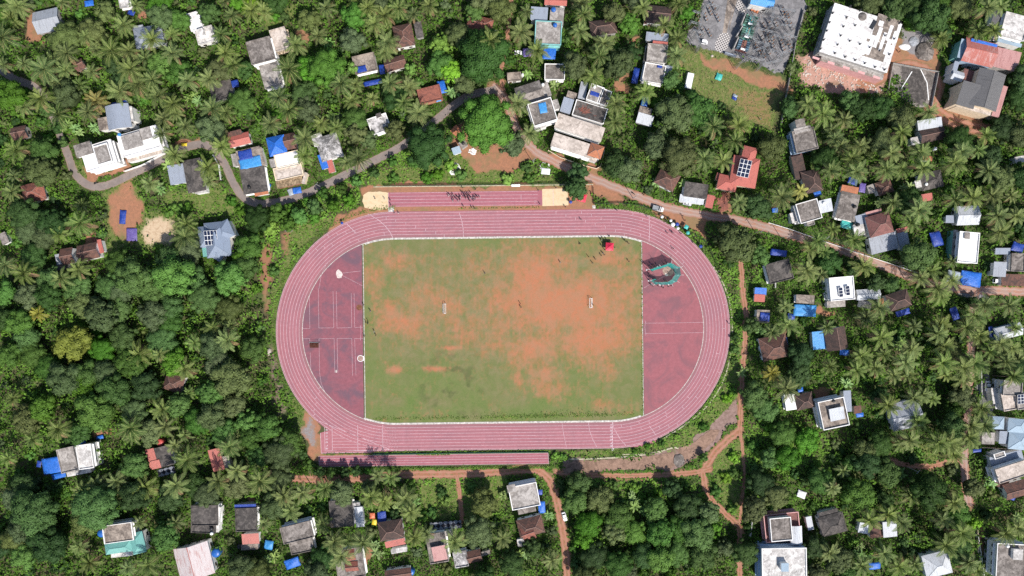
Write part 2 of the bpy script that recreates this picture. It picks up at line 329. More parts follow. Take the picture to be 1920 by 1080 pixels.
# ---- grid of the ground
gx = np.concatenate([[-4000, -1200, -420, -300], np.arange(-236, 236.1, .62), [300, 420, 1200, 4000]])
gy = np.concatenate([[-4000, -1200, -320, -200], np.arange(-144, 144.1, .62), [200, 320, 1200, 4000]])
GX, GY = np.meshgrid(gx, gy); PX = GX/S+960; PY = 540-GY/S
ch = {k: np.zeros(PX.shape) for k in ('dirt', 'grass', 'gravel', 'sand', 'pink', 'slope')}
jx = (fbm(PX/26, PY/26, 3, 3)-.5)*16; jy = (fbm(PX/26, PY/26, 3, 8)-.5)*16
def gmasks(px, py, cd, wob=True):
    for c, soft, st, poly in GM:
        x0 = min(q[0] for q in poly)-20; x1 = max(q[0] for q in poly)+20; y0 = min(q[1] for q in poly)-20; y1 = max(q[1] for q in poly)+20
        m = (px > x0) & (px < x1) & (py > y0) & (py < y1)
        if not m.any(): continue
        ax = px[m]+((fbm(px[m]/22, py[m]/22, 4, 3)-.5)*30 if wob else 0); ay = py[m]+((fbm(px[m]/22, py[m]/22, 4, 8)-.5)*30 if wob else 0)
        cd[c][m] = np.maximum(cd[c][m], st*np.clip(sdf(ax, ay, poly)/soft+.5, 0, 1))
gmasks(PX, PY, ch)
rd = np.full(PX.shape, 1e9)
for pl, w in [(p, 17) for p in DUSTY]+DIRTR: rd = np.minimum(rd, seg_dist(PX+jx*.5, PY+jy*.5, pl)-w/2)
ch['dirt'] = np.maximum(ch['dirt'], np.clip(.6-rd/8, 0, .6)*(rd < 9))
nv = len(gx)*len(gy); idx = np.arange(nv).reshape(len(gy), len(gx))
F = np.stack([idx[:-1, :-1], idx[:-1, 1:], idx[1:, 1:], idx[1:, :-1]], -1).reshape(-1, 4)
V = np.stack([GX, GY, np.zeros_like(GX)], -1).reshape(-1, 3)

t = NT('ground_soil', .95, .1); v = t.co()
n1 = t.noise(.12, 6, .6, v, .5); n2 = t.noise(.8, 6, .7, v, .3); n3 = t.noise(5, 4, .7, v)
c = t.mix(t.ramp(n1, .35, .65), (.075, .068, .036), (.065, .095, .03))
c = t.mix(t.ramp(n2, .55, .72), c, (.13, .075, .045))
def chan(ma, ch_, col, thr=.5):
    global c
    sp = t.n('ShaderNodeSeparateColor'); t.l(t.attr(ma, 'Color'), sp.inputs[0])
    x = t.math('ADD', sp.outputs[ch_], t.math('MULTIPLY', t.math('SUBTRACT', n2, .5), .9))
    c = t.mix(t.ramp(x, thr-.22, thr+.22), c, col)
gr = t.mix(t.ramp(n2, .4, .65), (.10, .145, .035), (.19, .185, .07)); gr = t.mix(t.ramp(n3, .4, .7, 0, .6), gr, (.06, .09, .025))
dt = t.mix(t.ramp(n2, .35, .65), (.34, .155, .09), (.25, .125, .075)); dt = t.mix(t.ramp(n3, .5, .75, 0, .7), dt, (.40, .25, .165)); dt = t.mix(t.ramp(n1, .48, .66, 0, .75), dt, (.20, .15, .075))
gv = t.mix(t.ramp(n3, .35, .65), (.16, .15, .155), (.27, .255, .26)); gv = t.mix(t.ramp(n2, .5, .7, 0, .6), gv, (.32, .29, .27))
sd = t.mix(t.ramp(n2, .4, .65), (.55, .42, .29), (.38, .27, .17))
pk = t.mix(t.ramp(n2, .35, .65), (.46, .27, .215), (.33, .185, .14)); pk = t.mix(t.ramp(n3, .55, .7), pk, (.55, .42, .36)); pk = t.mix(t.ramp(n1, .5, .65, 0, .6), pk, (.17, .13, .07))
sl = t.mix(t.ramp(n2, .35, .65), (.19, .125, .105), (.28, .19, .165)); sl = t.mix(t.ramp(n3, .55, .72, 0, .7), sl, (.12, .10, .07)); sl = t.mix(t.ramp(n1, .55, .68, 0, .7), sl, (.12, .125, .05))
chan('mask_a', 1, gr); chan('mask_b', 1, pk); chan('mask_b', 2, sl); chan('mask_a', 0, dt); chan('mask_a', 2, gv); chan('mask_b', 0, sd)
t.base(c); t.bump(n3, .06, .6); M['ground'] = t.mat
gm = np_mesh('ground', V, F, M['ground'], {'mask_a': np.stack([ch['dirt'], ch['grass'], ch['gravel']], -1).reshape(-1, 3), 'mask_b': np.stack([ch['sand'], ch['pink'], ch['slope']], -1).reshape(-1, 3)})
tag(link('ground', gm), kind='structure')

# ---- roads
t = NT('asphalt', .9, .2); v = t.co(); n = t.noise(.35, 6, .65, v, .4); n3 = t.noise(4, 4, .7, v)
c = t.mix(t.ramp(n, .35, .65), (.185, .152, .138), (.235, .195, .176)); c = t.mix(t.ramp(n3, .5, .7, 0, .4), c, (.15, .13, .125)); c = t.mix(t.ramp(t.noise(.15, 4, .6, v), .5, .72, 0, .7), c, (.25, .185, .155)); c = t.mix(t.ramp(t.math('ABSOLUTE', t.attr('across')), .72, 1.0, 0, .75), c, (.27, .18, .13)); c = t.mix(t.ramp(t.noise(.7, 3, .5, v), .62, .66, 0, .5), c, (.13, .115, .11)); t.base(c); M['asphalt'] = t.mat
t = NT('dusty_road', .95, .1); v = t.co(); n = t.noise(.3, 6, .65, v, .6); n3 = t.noise(3, 5, .7, v)
c = t.mix(t.ramp(n, .38, .62), (.30, .205, .17), (.34, .18, .13)); c = t.mix(t.ramp(n3, .5, .75, 0, .6), c, (.38, .29, .245)); ac = t.math('ABSOLUTE', t.attr('across')); c = t.mix(t.ramp(t.math('ABSOLUTE', t.math('SUBTRACT', ac, .42)), .02, .28, .55, 0), c, (.37, .285, .25)); c = t.mix(t.ramp(t.math('ADD', ac, t.math('MULTIPLY', t.math('SUBTRACT', n3, .5), .6)), .68, 1, 0, .8), c, (.30, .15, .10)); t.base(c); M['dusty'] = t.mat
t = NT('dirt_track', .95, .1); v = t.co(); n = t.noise(.5, 6, .65, v, .6); n3 = t.noise(3, 5, .7, v)
c = t.mix(t.ramp(n, .38, .62), (.30, .125, .075), (.34, .17, .115)); c = t.mix(t.ramp(n3, .52, .75, 0, .6), c, (.22, .12, .075)); ac = t.math('ABSOLUTE', t.attr('across')); c = t.mix(t.ramp(t.math('ABSOLUTE', t.math('SUBTRACT', ac, .48)), .02, .3, .6, 0), c, (.37, .20, .145)); c = t.mix(t.ramp(t.math('SUBTRACT', t.noise(.9, 5, .7, v, .4), t.math('MULTIPLY', ac, .5)), .42, .55, 0, .75), c, (.15, .14, .055)); c = t.mix(t.ramp(t.math('ADD', ac, t.math('MULTIPLY', t.math('SUBTRACT', n3, .5), .8)), .66, 1, 0, .85), c, (.17, .13, .065)); t.base(c); M['dirtr'] = t.mat
def strip(name, pl, w, mat, z, jit=.9, kind='structure', cross=2):
    pl = smooth_pl(pl, 2); pts = []
    for a, b in zip(pl, pl[1:]):
        L = hypot(b[0]-a[0], b[1]-a[1]); k = max(1, int(L/5))
        pts += [(a[0]+(b[0]-a[0])*i/k, a[1]+(b[1]-a[1])*i/k) for i in range(k)]
    pts.append(pl[-1]); mb = MB(); vs = []
    for i, p in enumerate(pts):
        a = pts[max(0, i-1)]; b = pts[min(len(pts)-1, i+1)]
        d = hypot(b[0]-a[0], b[1]-a[1]) or 1; nx, ny = -(b[1]-a[1])/d, (b[0]-a[0])/d
        wl = w/2+random.uniform(-jit, jit); wr = w/2+random.uniform(-jit, jit)
        for k in range(7): f = wl-(wl+wr)*k/6; vs.append(W(p[0]+nx*f, p[1]+ny*f)[:2]+(z,))
    n = len(pts); F = np.array([(7*i+k, 7*i+7+k, 7*i+8+k, 7*i+1+k) for i in range(n-1) for k in range(6)])
    me = np_mesh(name, np.array(vs), F[:, ::-1].copy(), mat, {'across': np.tile(np.linspace(-1, 1, 7), n)})
    return tag(link(name, me), kind=kind)
for i, p in enumerate(DIRTR): strip('dirt_path', p[0], p[1], M['dirtr'], .008+.003*i, 1.0)
for p in DUSTY[::-1]: strip('road', p, 16, M['dusty'], .048+.004*DUSTY.index(p), 1.2)
strip('road', ASPH[0], 15, M['asphalt'], .060, .5)

# ---- football field
fx = [(680.6, 457), (1203, 449.5), (1206.6, 780.5), (685, 789)]
F0 = [W(*q)[:2] for q in fx]
us = np.linspace(0, 1, 540); vs_ = np.linspace(0, 1, 360); U, VV = np.meshgrid(us, vs_)
def bil(k): return (F0[0][k]*(1-U)+F0[1][k]*U)*(1-VV)+(F0[3][k]*(1-U)+F0[2][k]*U)*VV
# the field fills the inside of the oval between the two straight edges: push rows out to the kerb
FX, FY = bil(0), bil(1); fpx = FX/S+960; fpy = 540-FY/S
def oval_v(px, top):                           # y of the inner kerb at px
    u = (px-TX); du = np.maximum(np.abs(u)-TL, 0); vv = np.sqrt(np.maximum(TR**2-du**2, 1))
    return TY-u*sin(TA)+(-vv if top else vv)
yt = oval_v(fpx, True)-1; yb = oval_v(fpx, False)+1
fpy = yt*(1-VV)+yb*VV
fpx = (680.6+(685-680.6)*VV)*(1-U)+(1203+(1206.6-1203)*VV)*U
FX = (fpx-960)*S; FY = (540-fpy)*S
BARE = [(1060, 570, 150, 62, 1.0), (1010, 520, 70, 60, .75), (1110, 640, 80, 50, .8), (930, 560, 60, 40, .55), (1000, 660, 55, 35, .85), (1020, 700, 45, 25, .6), (760, 605, 60, 35, .62), (730, 590, 35, 45, .6), (840, 570, 60, 40, .5), (790, 560, 50, 30, .5), (740, 490, 40, 20, .45), (700, 520, 30, 40, .4),
        (1150, 590, 45, 60, .7), (1165, 545, 40, 75, .62), (1090, 480, 90, 30, .4), (890, 500, 50, 30, .45), (950, 470, 50, 25, .3), (1040, 490, 60, 30, .6), (1130, 490, 50, 30, .55), (845, 652, 22, 5, .8), (740, 693, 14, 7, .95), (812, 691, 20, 5, .9), (940, 650, 60, 22, .5), (972, 712, 12, 18, .7), (1040, 730, 40, 22, .5), (1130, 760, 40, 15, .4), (870, 610, 90, 45, .42), (690, 470, 12, 12, .25), (1185, 500, 20, 60, .3), (1140, 690, 24, 30, .5)]
bare = np.zeros(fpx.shape)
for x, y, a, b, s in BARE: bare = np.maximum(bare, s*np.exp(-(((fpx-x)/a)**2+((fpy-y)/b)**2)**.85))
b0 = bare*.98+(fbm(fpx/40, fpy/26, 4, 2)-.5)*.42+(fbm(fpx/13, fpy/16, 4, 21)-.5)*.42+(fbm(fpx/4.2, fpy/5, 3, 33)-.5)*.5+(fbm(fpx/5, fpy/40, 3, 41)-.5)*.16
b0 = b0+(fbm(fpx/3, fpy/22, 3, 61)-.5)*.22
bare = np.clip((b0-.01)/.88, 0, 1)*(.75+.25*np.clip(fbm(fpx/70, fpy/50, 3, 55)*1.5-.1, 0, 1))
wet = np.exp(-(((fpx-845)/60)**2+((fpy-720)/60)**2))*np.clip((fbm(fpx/14, fpy/14, 3, 5)-.55)*5, 0, 1)
lush = np.maximum(np.clip((fpy-600)/170, 0, 1), np.clip(1-np.minimum(np.minimum(fpx-690, 1200-fpx)/60, (fpy-448)/40), 0, 1)*.7)*np.clip(fbm(fpx/40, fpy/40, 4, 9)*1.7-.3, 0, 1)*np.clip(1.15-bare, 0, 1)
t = NT('field_turf', .95, .1); v = t.co(); n1 = t.noise(.25, 6, .65, v, .6); n2 = t.noise(1.4, 6, .75, v, .3); n3 = t.noise(7, 4, .7, v)
g = t.mix(t.ramp(n1, .36, .64), (.126, .146, .052), (.192, .168, .084)); g = t.mix(t.ramp(n2, .42, .7, 0, .75), g, (.108, .14, .046)); g = t.mix(t.ramp(n3, .4, .75, 0, .6), g, (.20, .165, .09)); g = t.mix(t.ramp(t.noise(.6, 5, .7, t.co((1, .25, 1)), .4), .5, .75, 0, .5), g, (.21, .155, .085))
sp = t.n('ShaderNodeSeparateColor'); t.l(t.attr('turf', 'Color'), sp.inputs[0])
g = t.mix(t.math('MULTIPLY', sp.outputs[2], .75), g, t.mix(t.ramp(n2, .4, .6), (.078, .145, .032), (.115, .175, .045)))
b = t.mix(t.ramp(n1, .36, .64), (.385, .148, .078), (.34, .162, .092)); b = t.mix(t.ramp(n2, .45, .7, 0, .65), b, (.255, .15, .075)); b = t.mix(t.ramp(n3, .5, .75, 0, .4), b, (.39, .23, .145))
x = t.math('ADD', sp.outputs[0], t.math('MULTIPLY', t.math('SUBTRACT', n2, .5), .6)); x = t.math('ADD', x, t.math('MULTIPLY', t.math('SUBTRACT', n3, .5), .8))
c = t.mix(t.ramp(x, -.04, .86, 0, 1.0), g, b); c = t.mix(t.math('MULTIPLY', sp.outputs[1], .6), c, (.045, .06, .025)); t.base(c); t.bump(n3, .06, .5); M['turf'] = t.mat
idx = np.arange(fpx.size).reshape(fpx.shape)
F = np.stack([idx[1:, :-1], idx[1:, 1:], idx[:-1, 1:], idx[:-1, :-1]], -1).reshape(-1, 4)
tag(link('football_field', np_mesh('football_field', np.stack([FX, FY, np.full_like(FX, .02)], -1).reshape(-1, 3), F, M['turf'], {'turf': np.stack([bare, wet, lush], -1).reshape(-1, 3)})), kind='structure')

# ---- running track
def redmat(name, a, b, grey, amt):
    t = NT(name, .85, .2); v = t.co(); n1 = t.noise(.10, 6, .6, v, 1.2); n2 = t.noise(.8, 6, .7, v, .4); n3 = t.noise(9, 3, .7, v)
    c = t.mix(t.ramp(n2, .35, .68), a, b); c = t.mix(t.ramp(n1, .60-.18*amt, .78-.1*amt, 0, .85*amt), c, grey); c = t.mix(t.ramp(n3, .4, .75, 0, .25), c, sc3(a, .7))
    c = t.mix(t.ramp(t.noise(1, 5, .6, t.co((.05, .9, 1)), .3), .55, .8, 0, .3), c, grey)
    t.base(c); M[name] = t.mat
redmat('track_red', (.325, .124, .142), (.372, .152, .17), (.26, .115, .14), .55)
redmat('apron_left', (.215, .078, .095), (.27, .095, .115), (.125, .082, .105), 1.0); redmat('apron_right', (.265, .094, .106), (.31, .110, .124), (.17, .088, .102), .85)
redmat('runway_red', (.30, .105, .128), (.35, .13, .152), (.24, .105, .13), .6)
def ring(name, o0, o1, mat, z, sel=None):
    a, b = stadium(o0), stadium(o1); n = len(a); mb = MB()
    mb.add([W(*p)[:2]+(z,) for p in a]+[W(*p)[:2]+(z,) for p in b], [(i, (i+1) % n, n+(i+1) % n, n+i) for i in range(n) if sel is None or (sel(a[i]) and sel(a[(i+1) % n]))])
    return tag(mb.build(name, mat), kind='structure')
def flat(name, poly, mat, z, kind='structure', wob=0, sub=0):
    if sub:
        q = []
        for a, b in zip(poly, poly[1:]+poly[:1]):
            k = max(1, int(hypot(b[0]-a[0], b[1]-a[1])/sub)); q += [(a[0]+(b[0]-a[0])*i/k+random.uniform(-wob, wob), a[1]+(b[1]-a[1])*i/k+random.uniform(-wob, wob)) for i in range(k)]
        poly = q
    mb = MB(); p = [W(*q)[:2] for q in poly]
    mb.prism(p, z-.006, z); return tag(mb.build(name, mat), kind=kind)
offs = np.linspace(-.3, 49.3, 18); rows = [stadium(o, 96) for o in offs]; n = len(rows[0]); V = np.array([W(*p)[:2]+(.040,) for r_ in rows for p in r_])
arc = np.concatenate([[0], np.cumsum([hypot(a[0]-b[0], a[1]-b[1]) for a, b in zip(rows[8], rows[8][1:])])])*S
F = np.array([(k*n+i, (k+1)*n+i, (k+1)*n+(i+1) % n, k*n+(i+1) % n) for k in range(17) for i in range(n)])
t = NT('track_oval', .85, .2); v = t.co(); cb_ = t.n('ShaderNodeCombineXYZ'); la = t.attr('lane'); ar = t.attr('arc'); t.l(t.math('MULTIPLY', ar, .06), cb_.inputs[0]); t.l(t.math('MULTIPLY', la, 1.1), cb_.inputs[1])
n1 = t.noise(.08, 6, .6, v, 1.2); n2 = t.noise(.8, 6, .7, v, .4); n3 = t.noise(9, 3, .7, v); st = t.noise(1.0, 6, .65, cb_.outputs[0], .4)
c = t.mix(t.ramp(n2, .35, .68), (.318, .124, .142), (.365, .152, .17)); c = t.mix(t.ramp(st, .42, .68, 0, .75), c, (.248, .115, .132)); c = t.mix(t.ramp(n1, .45, .68, 0, .55), c, (.275, .128, .15)); c = t.mix(t.ramp(t.noise(1.0, 5, .6, t.co((.22, .03, 1)), .2), .52, .72, 0, .35), c, (.41, .17, .20)); c = t.mix(t.ramp(n3, .4, .75, 0, .25), c, (.2, .07, .09))
c = t.mix(t.ramp(t.math('SUBTRACT', la, t.math('MULTIPLY', n2, 1.2)), .2, 1.2, .5, 0), c, (.22, .12, .12)); c = t.mix(t.ramp(t.math('FRACT', t.math('MULTIPLY', la, .82)), .35, .65, 0, .12), c, (.22, .09, .11)); t.base(c); M['track_oval'] = t.mat
tag(link('running_track', np_mesh('running_track', V, F, M['track_oval'], {'lane': np.repeat((offs+.3)*S, n), 'arc': np.tile(arc, 18)})), kind='structure')
def dzone(left):
    pts = stadium(-.4, 96); xs = (680.6, 685) if left else (1203, 1206.6)
    edge = lambda y: xs[0]+(xs[1]-xs[0])*(y-457)/(789-457)
    return [p for p in pts if (p[0] < edge(p[1]) if left else p[0] > edge(p[1]))]
flat('track_apron', dzone(True), M['apron_left'], .030); flat('track_apron', dzone(False), M['apron_right'], .031)
flat('sprint_straight', [(600.5, 811.5), (632, 803), (720, 797), (740, 845), (720, 848), (602, 850.5)], M['track_red'], .046)
flat('track_corner', [(1180, 838), (1215, 826), (1234, 818), (1228, 832), (1222, 838)], M['track_red'], .036)
flat('practice_runway', [(598, 855), (1027, 849), (1029, 869.5), (598.5, 875)], M['runway_red'], .026)
flat('long_jump_runway', [(728, 361), (1017, 357), (1018, 385), (728.5, 388)], M['runway_red'], .028)
t = NT('sand', .95, .1); v = t.co(); n = t.noise(.7, 5, .65, v, .5); t.base(t.mix(t.ramp(n, .4, .72), (.60, .46, .30), t.mix(t.ramp(t.noise(.25, 3, .5, v), .55, .7), (.53, .39, .235), (.40, .27, .14)))); M['sand'] = t.mat
flat('sand_pit', [(681, 366), (690, 360), (712, 359), (727.5, 361), (727.5, 390), (714, 394), (700, 393), (684, 389), (680, 378)], M['sand'], .034, wob=.6, sub=4)
flat('sand_pit', [(1016.5, 354.5), (1064, 353), (1066, 385), (1017, 386.5)], M['sand'], .036)
plain('chalk', (.78, .70, .72), .9, .1, .12); plain('kerb_concrete', (.54, .50, .46), .9, .1, .45); plain('chalk_pink', (.60, .45, .48), .9, .1, .3)
# inner kerb slab: thick along the field, thin painted line round the aprons
mb = MB()
a, b = stadium(.2, 96), stadium(-3.2, 96); a2, b2 = stadium(.3, 96), stadium(-.75, 96); n = len(a)
for i in range(n):
    j = (i+1) % n; thick = 681 < a[i][0] < 1205 and 681 < a[j][0] < 1206
    p, q = (a, b) if thick else (a2, b2)
    mb.prism([W(*p[i])[:2], W(*p[j])[:2], W(*q[j])[:2], W(*q[i])[:2]], 0, .075 if thick else .055)
tag(mb.build('track_kerb', M['kerb_concrete']), kind='structure')
# painted lines
LM_ = MB(); ZL = .052
def pline(p, q, w=.10, z=ZL):
    a, b = W(*p)[:2], W(*q)[:2]; d = hypot(b[0]-a[0], b[1]-a[1]) or 1; nx, ny = -(b[1]-a[1])/d*w/2, (b[0]-a[0])/d*w/2
    LM_.add([(a[0]+nx, a[1]+ny, z), (b[0]+nx, b[1]+ny, z), (b[0]-nx, b[1]-ny, z), (a[0]-nx, a[1]-ny, z)], [(3, 2, 1, 0)])
def ppath(pts, w=.10, z=ZL):
    for p, q in zip(pts, pts[1:]): pline(p, q, w, z)
LN = 5.82
for k in range(1, 9):
    p = stadium(k*LN, 96); ppath(p+[p[0]], .10)
p = stadium(48.9, 96); ppath([q for q in p if not (q[0] < 730 and q[1] > 790)], .12)
def lane_of(px, py):
    u = (px-TX)*cos(TA)-(py-TY)*sin(TA); v = (px-TX)*sin(TA)+(py-TY)*cos(TA)
    uu = u-max(-TL, min(TL, u)); r = hypot(uu, v); return u, v, uu, r
for x, y in [(1042.5, 398), (1061, 403.6), (1079, 409), (1098, 415.5), (1116, 421), (1135, 427), (1090.5, 398), (1109, 403), (1127, 409), (1146, 414), (1165, 421), (1183, 430), (1201, 441), (1154, 432), (1171, 440), (1187, 400), (1205, 411), (1222, 423), (1239, 437), (1255, 453), (1270, 472), (1282, 492), (616, 443), (632.5, 439), (649, 436.5), (667, 437), (684, 435), (701.5, 436.5), (720.5, 440), (579.5, 474), (593.5, 468), (608.5, 463.5), (623.5, 459), (639.5, 455.5), (656, 453), (673, 451.5), (689, 451.5), (724, 408), (742, 415), (761, 420.5), (779.5, 426), (798, 431.5), (817, 437), (1324, 707), (1329, 722), (1306, 745), (1290.5, 745), (1280, 764), (1250, 781.5), (1248, 773.5), (1217, 791), (1198, 791.5), (1182.5, 799), (1202, 803), (1237, 802.5), (1253.5, 798.5), (1270, 795), (1165, 798), (1358, 571), (1356, 616), (1346, 663), (1347.5, 698), (833, 441), (594, 745), (592, 757), (590, 768), (589, 778), (597, 729), (600, 735)]:
    u, v, uu, r = lane_of(x, y); k = int((r-TR)/LN); c_ = (u-uu, 0)
    f0, f1 = (TR+k*LN)/r, (TR+(k+1)*LN)/r
    pline(TP(c_[0]+uu*f0, v*f0), TP(c_[0]+uu*f1, v*f1), .11)
ppath([(690, 401), (709, 412), (722, 423), (732, 436), (737, 447)], .16); ppath([(650, 420), (660, 429), (666.5, 438)], .16); ppath([(861, 399), (866, 414), (868.5, 430), (869, 444)], .14); ppath([(1217, 405), (1218, 430), (1217, 453)], .16)
ppath([(1103.5, 792), (1105, 806), (1111, 823), (1119, 838)], .13); ppath([(1149, 792), (1151, 803), (1162, 822), (1174, 836)], .13); ppath([(1218, 799), (1230, 816)], .14); ppath([(1054, 794), (1057, 815), (1062, 838)], .1)
pline((1148, 790), (1148.6, 840), .16)
# sprint start boxes
ppath([(601, 812), (602.3, 849.5), (699, 847)], .16); ppath([(608.4, 800), (609.5, 845.5), (735, 843)], .13)
for x, y0 in ((622.6, 800), (670.5, 797), (717.5, 797)): pline((x, y0), (x+.6, 844.5), .14)
for k in range(1, 9):
    y = 797.5+k*LN; x0 = 623
    u = sqrt(max(0, (TR+46.6)**2-(y-TY-2.2)**2)); xe = min(712, max(640, 741.8-u)) if k > 2 else 640
    if k > 2: pline((x0, y+.9), (xe, y+.6), .09)
    x = xe
    while x < 745: pline((x, y+.6), (x+2.2, y+.6), .07); x += 5
# lane numbers on the start and finish lines
SEG = {1: 'bc', 2: 'abged', 3: 'abgcd', 4: 'fgbc', 5: 'afgcd', 6: 'afgedc', 7: 'abc', 8: 'abcdefg'}
SL = {'a': ((0, 2), (1, 2)), 'b': ((1, 2), (1, 1)), 'c': ((1, 1), (1, 0)), 'd': ((0, 0), (1, 0)), 'e': ((0, 1), (0, 0)), 'f': ((0, 2), (0, 1)), 'g': ((0, 1), (1, 1))}
for k in range(1, 9):
    for bx, by in ((611.2, 797.3+(k-.5)*LN), (1144.4, 792.2+(k-.5)*LN)):
        for s_ in SEG[k]:
            (x0, y0), (x1, y1) = SL[s_]       # the top of each figure points along the running direction
            pline((bx+y0*1.5, by+(x0-.5)*2.3), (bx+y1*1.5, by+(x1-.5)*2.3), .20, ZL+.004)
# practice runway and long jump lines
for k in range(5): pline((598.2+(.1*k), 855.4+k*4.85), (1028, 849.5+k*4.9), .10)
pline((598, 855), (598.4, 875), .14); pline((1027.5, 849.5), (1029, 869.5), .14)
for k in range(5): pline((732, 362.2+k*6.1), (1008, 358.6+k*6.3), .10)
pline((728, 361), (728.5, 388), .14); pline((977, 366), (977, 374), .12); pline((1003, 375), (1003, 381), .12); pline((1037, 355), (1037.5, 386), .14)
# apron lines
for p in [[(580, 556), (581, 616), (567.5, 616)], [(598, 542), (602, 518), (612, 494)], [(597, 560), (598, 615), (626, 614.6), (624.5, 546)], [(630.5, 546), (632, 615), (659.5, 614), (658.7, 550)], [(664, 550), (665, 614), (681, 613.6)], [(567.5, 635), (581, 635), (581, 641)], [(581.7, 661), (582.7, 692)], [(609, 734), (602.5, 720), (599.5, 700), (598, 635), (626.5, 634.5), (627.7, 699)], [(633.5, 699), (632, 634.5), (659.7, 634.5), (661, 704)], [(667.5, 704), (665, 634.5), (681, 634.8)], [(676, 610), (676.8, 622), (676, 638)], [(597, 541), (597, 560)],
          [(1209, 606), (1320, 604.5)], [(1209, 625.5), (1320, 623.5)], [(1210.5, 601), (1209, 614), (1211, 629)], [(643, 512), (676, 508)], [(643, 517), (680, 536)], [(1207, 540), (1262, 508)]]: ppath(p, .075)
tag(LM_.build('lane_markings', M['chalk_pink']), kind='structure')
mb = MB()
for p, q in (((680.6, 458), (685, 788)), ((1203, 450.5), (1206.6, 779.5))):
    a, b = W(*p)[:2], W(*q)[:2]; mb.box(((a[0]+b[0])/2, (a[1]+b[1])/2, .035), (.26, hypot(a[0]-b[0], a[1]-b[1]), .07), atan2(b[1]-a[1], b[0]-a[0])-pi/2)
tag(mb.build('field_kerb', M['kerb_concrete']), kind='structure')
# drains and kerbs round the ground
def kerb(name, pl, w, h, mat, z=0):
    pl = smooth_pl(pl, 2); mb = MB(); vs = []
    for i, p in enumerate(pl):
        a = pl[max(0, i-1)]; b = pl[min(len(pl)-1, i+1)]; d = hypot(b[0]-a[0], b[1]-a[1]) or 1; nx, ny = -(b[1]-a[1])/d*w/2/S, (b[0]-a[0])/d*w/2/S
        for sgn in (1, -1):
            q = W(p[0]+nx*sgn, p[1]+ny*sgn); vs += [(q[0], q[1], z), (q[0], q[1], z+h)]
    fs = []
    for i in range(len(pl)-1):
        o = 4*i; fs += [(o+1, o+5, o+7, o+3), (o, o+4, o+5, o+1), (o+2, o+3, o+7, o+6)]
    e = 4*(len(pl)-1); fs += [(0, 1, 3, 2), (e, e+2, e+3, e+1)]
    mb.add(vs, fs); return mb.build(name, mat)
plain('kerb_old', (.46, .42, .30), .9, .1, .35)
for pl, w in (([(1338, 500), (1356, 530), (1370, 570), (1374, 615), (1370, 670), (1355, 720), (1330, 758), (1295, 790), (1255, 816), (1234, 828)], .5), ([(1066, 861), (1120, 860), (1180, 856), (1230, 849), (1264, 838), (1272, 841)], .55), ([(1167, 852), (1210, 851), (1240, 848)], .35), ([(700, 350.5), (860, 349), (1112, 346)], .3)):
    tag(kerb('drain_kerb', pl, w, .18, M['kerb_old']), kind='structure')
# ================================================================== buildings
LMK = []           # landmarks for labels: px, py, phrase
ROOFS = []         # roof outlines in photo pixels, to keep plants off
def rect(cx, cy, w, d, ang):
    a = R(ang); c_, s_ = cos(a), sin(a)
    return [(cx+x*c_-y*s_, cy+x*s_+y*c_) for x, y in ((-w/2, d/2), (w/2, d/2), (w/2, -d/2), (-w/2, -d/2))]
def inset(poly, k):
    cx = sum(p[0] for p in poly)/len(poly); cy = sum(p[1] for p in poly)/len(poly); out = []
    for x, y in poly:
        d = hypot(x-cx, y-cy); f = max(.1, (d-k*1.41)/d); out.append((cx+(x-cx)*f, cy+(y-cy)*f))
    return out
WIN_CACHE = {}
def win_mesh(w, h):
    k = (round(w, 1), round(h, 1))
    if k not in WIN_CACHE:
        mb = MB(); w, h = k
        mb.box((0, -.03, 0), (w, .06, h), m=0)
        for x in (-w/4, w/4): mb.box((x, -.075, 0), (w/2-.12, .03, h-.16), m=1)
        WIN_CACHE[k] = mb.mesh('window', [M['wood'], M['glass']])
    return WIN_CACHE[k]
def slab(mb, q, th, m=0):                     # a thick four-cornered slope
    mb.add([tuple(p) for p in q]+[(p[0], p[1], p[2]-th) for p in q], [tuple(range(len(q)))]+[tuple(range(2*len(q)-1, len(q)-1, -1))]+[(i, len(q)+i, len(q)+(i+1) % len(q), (i+1) % len(q)) for i in range(len(q))], m)
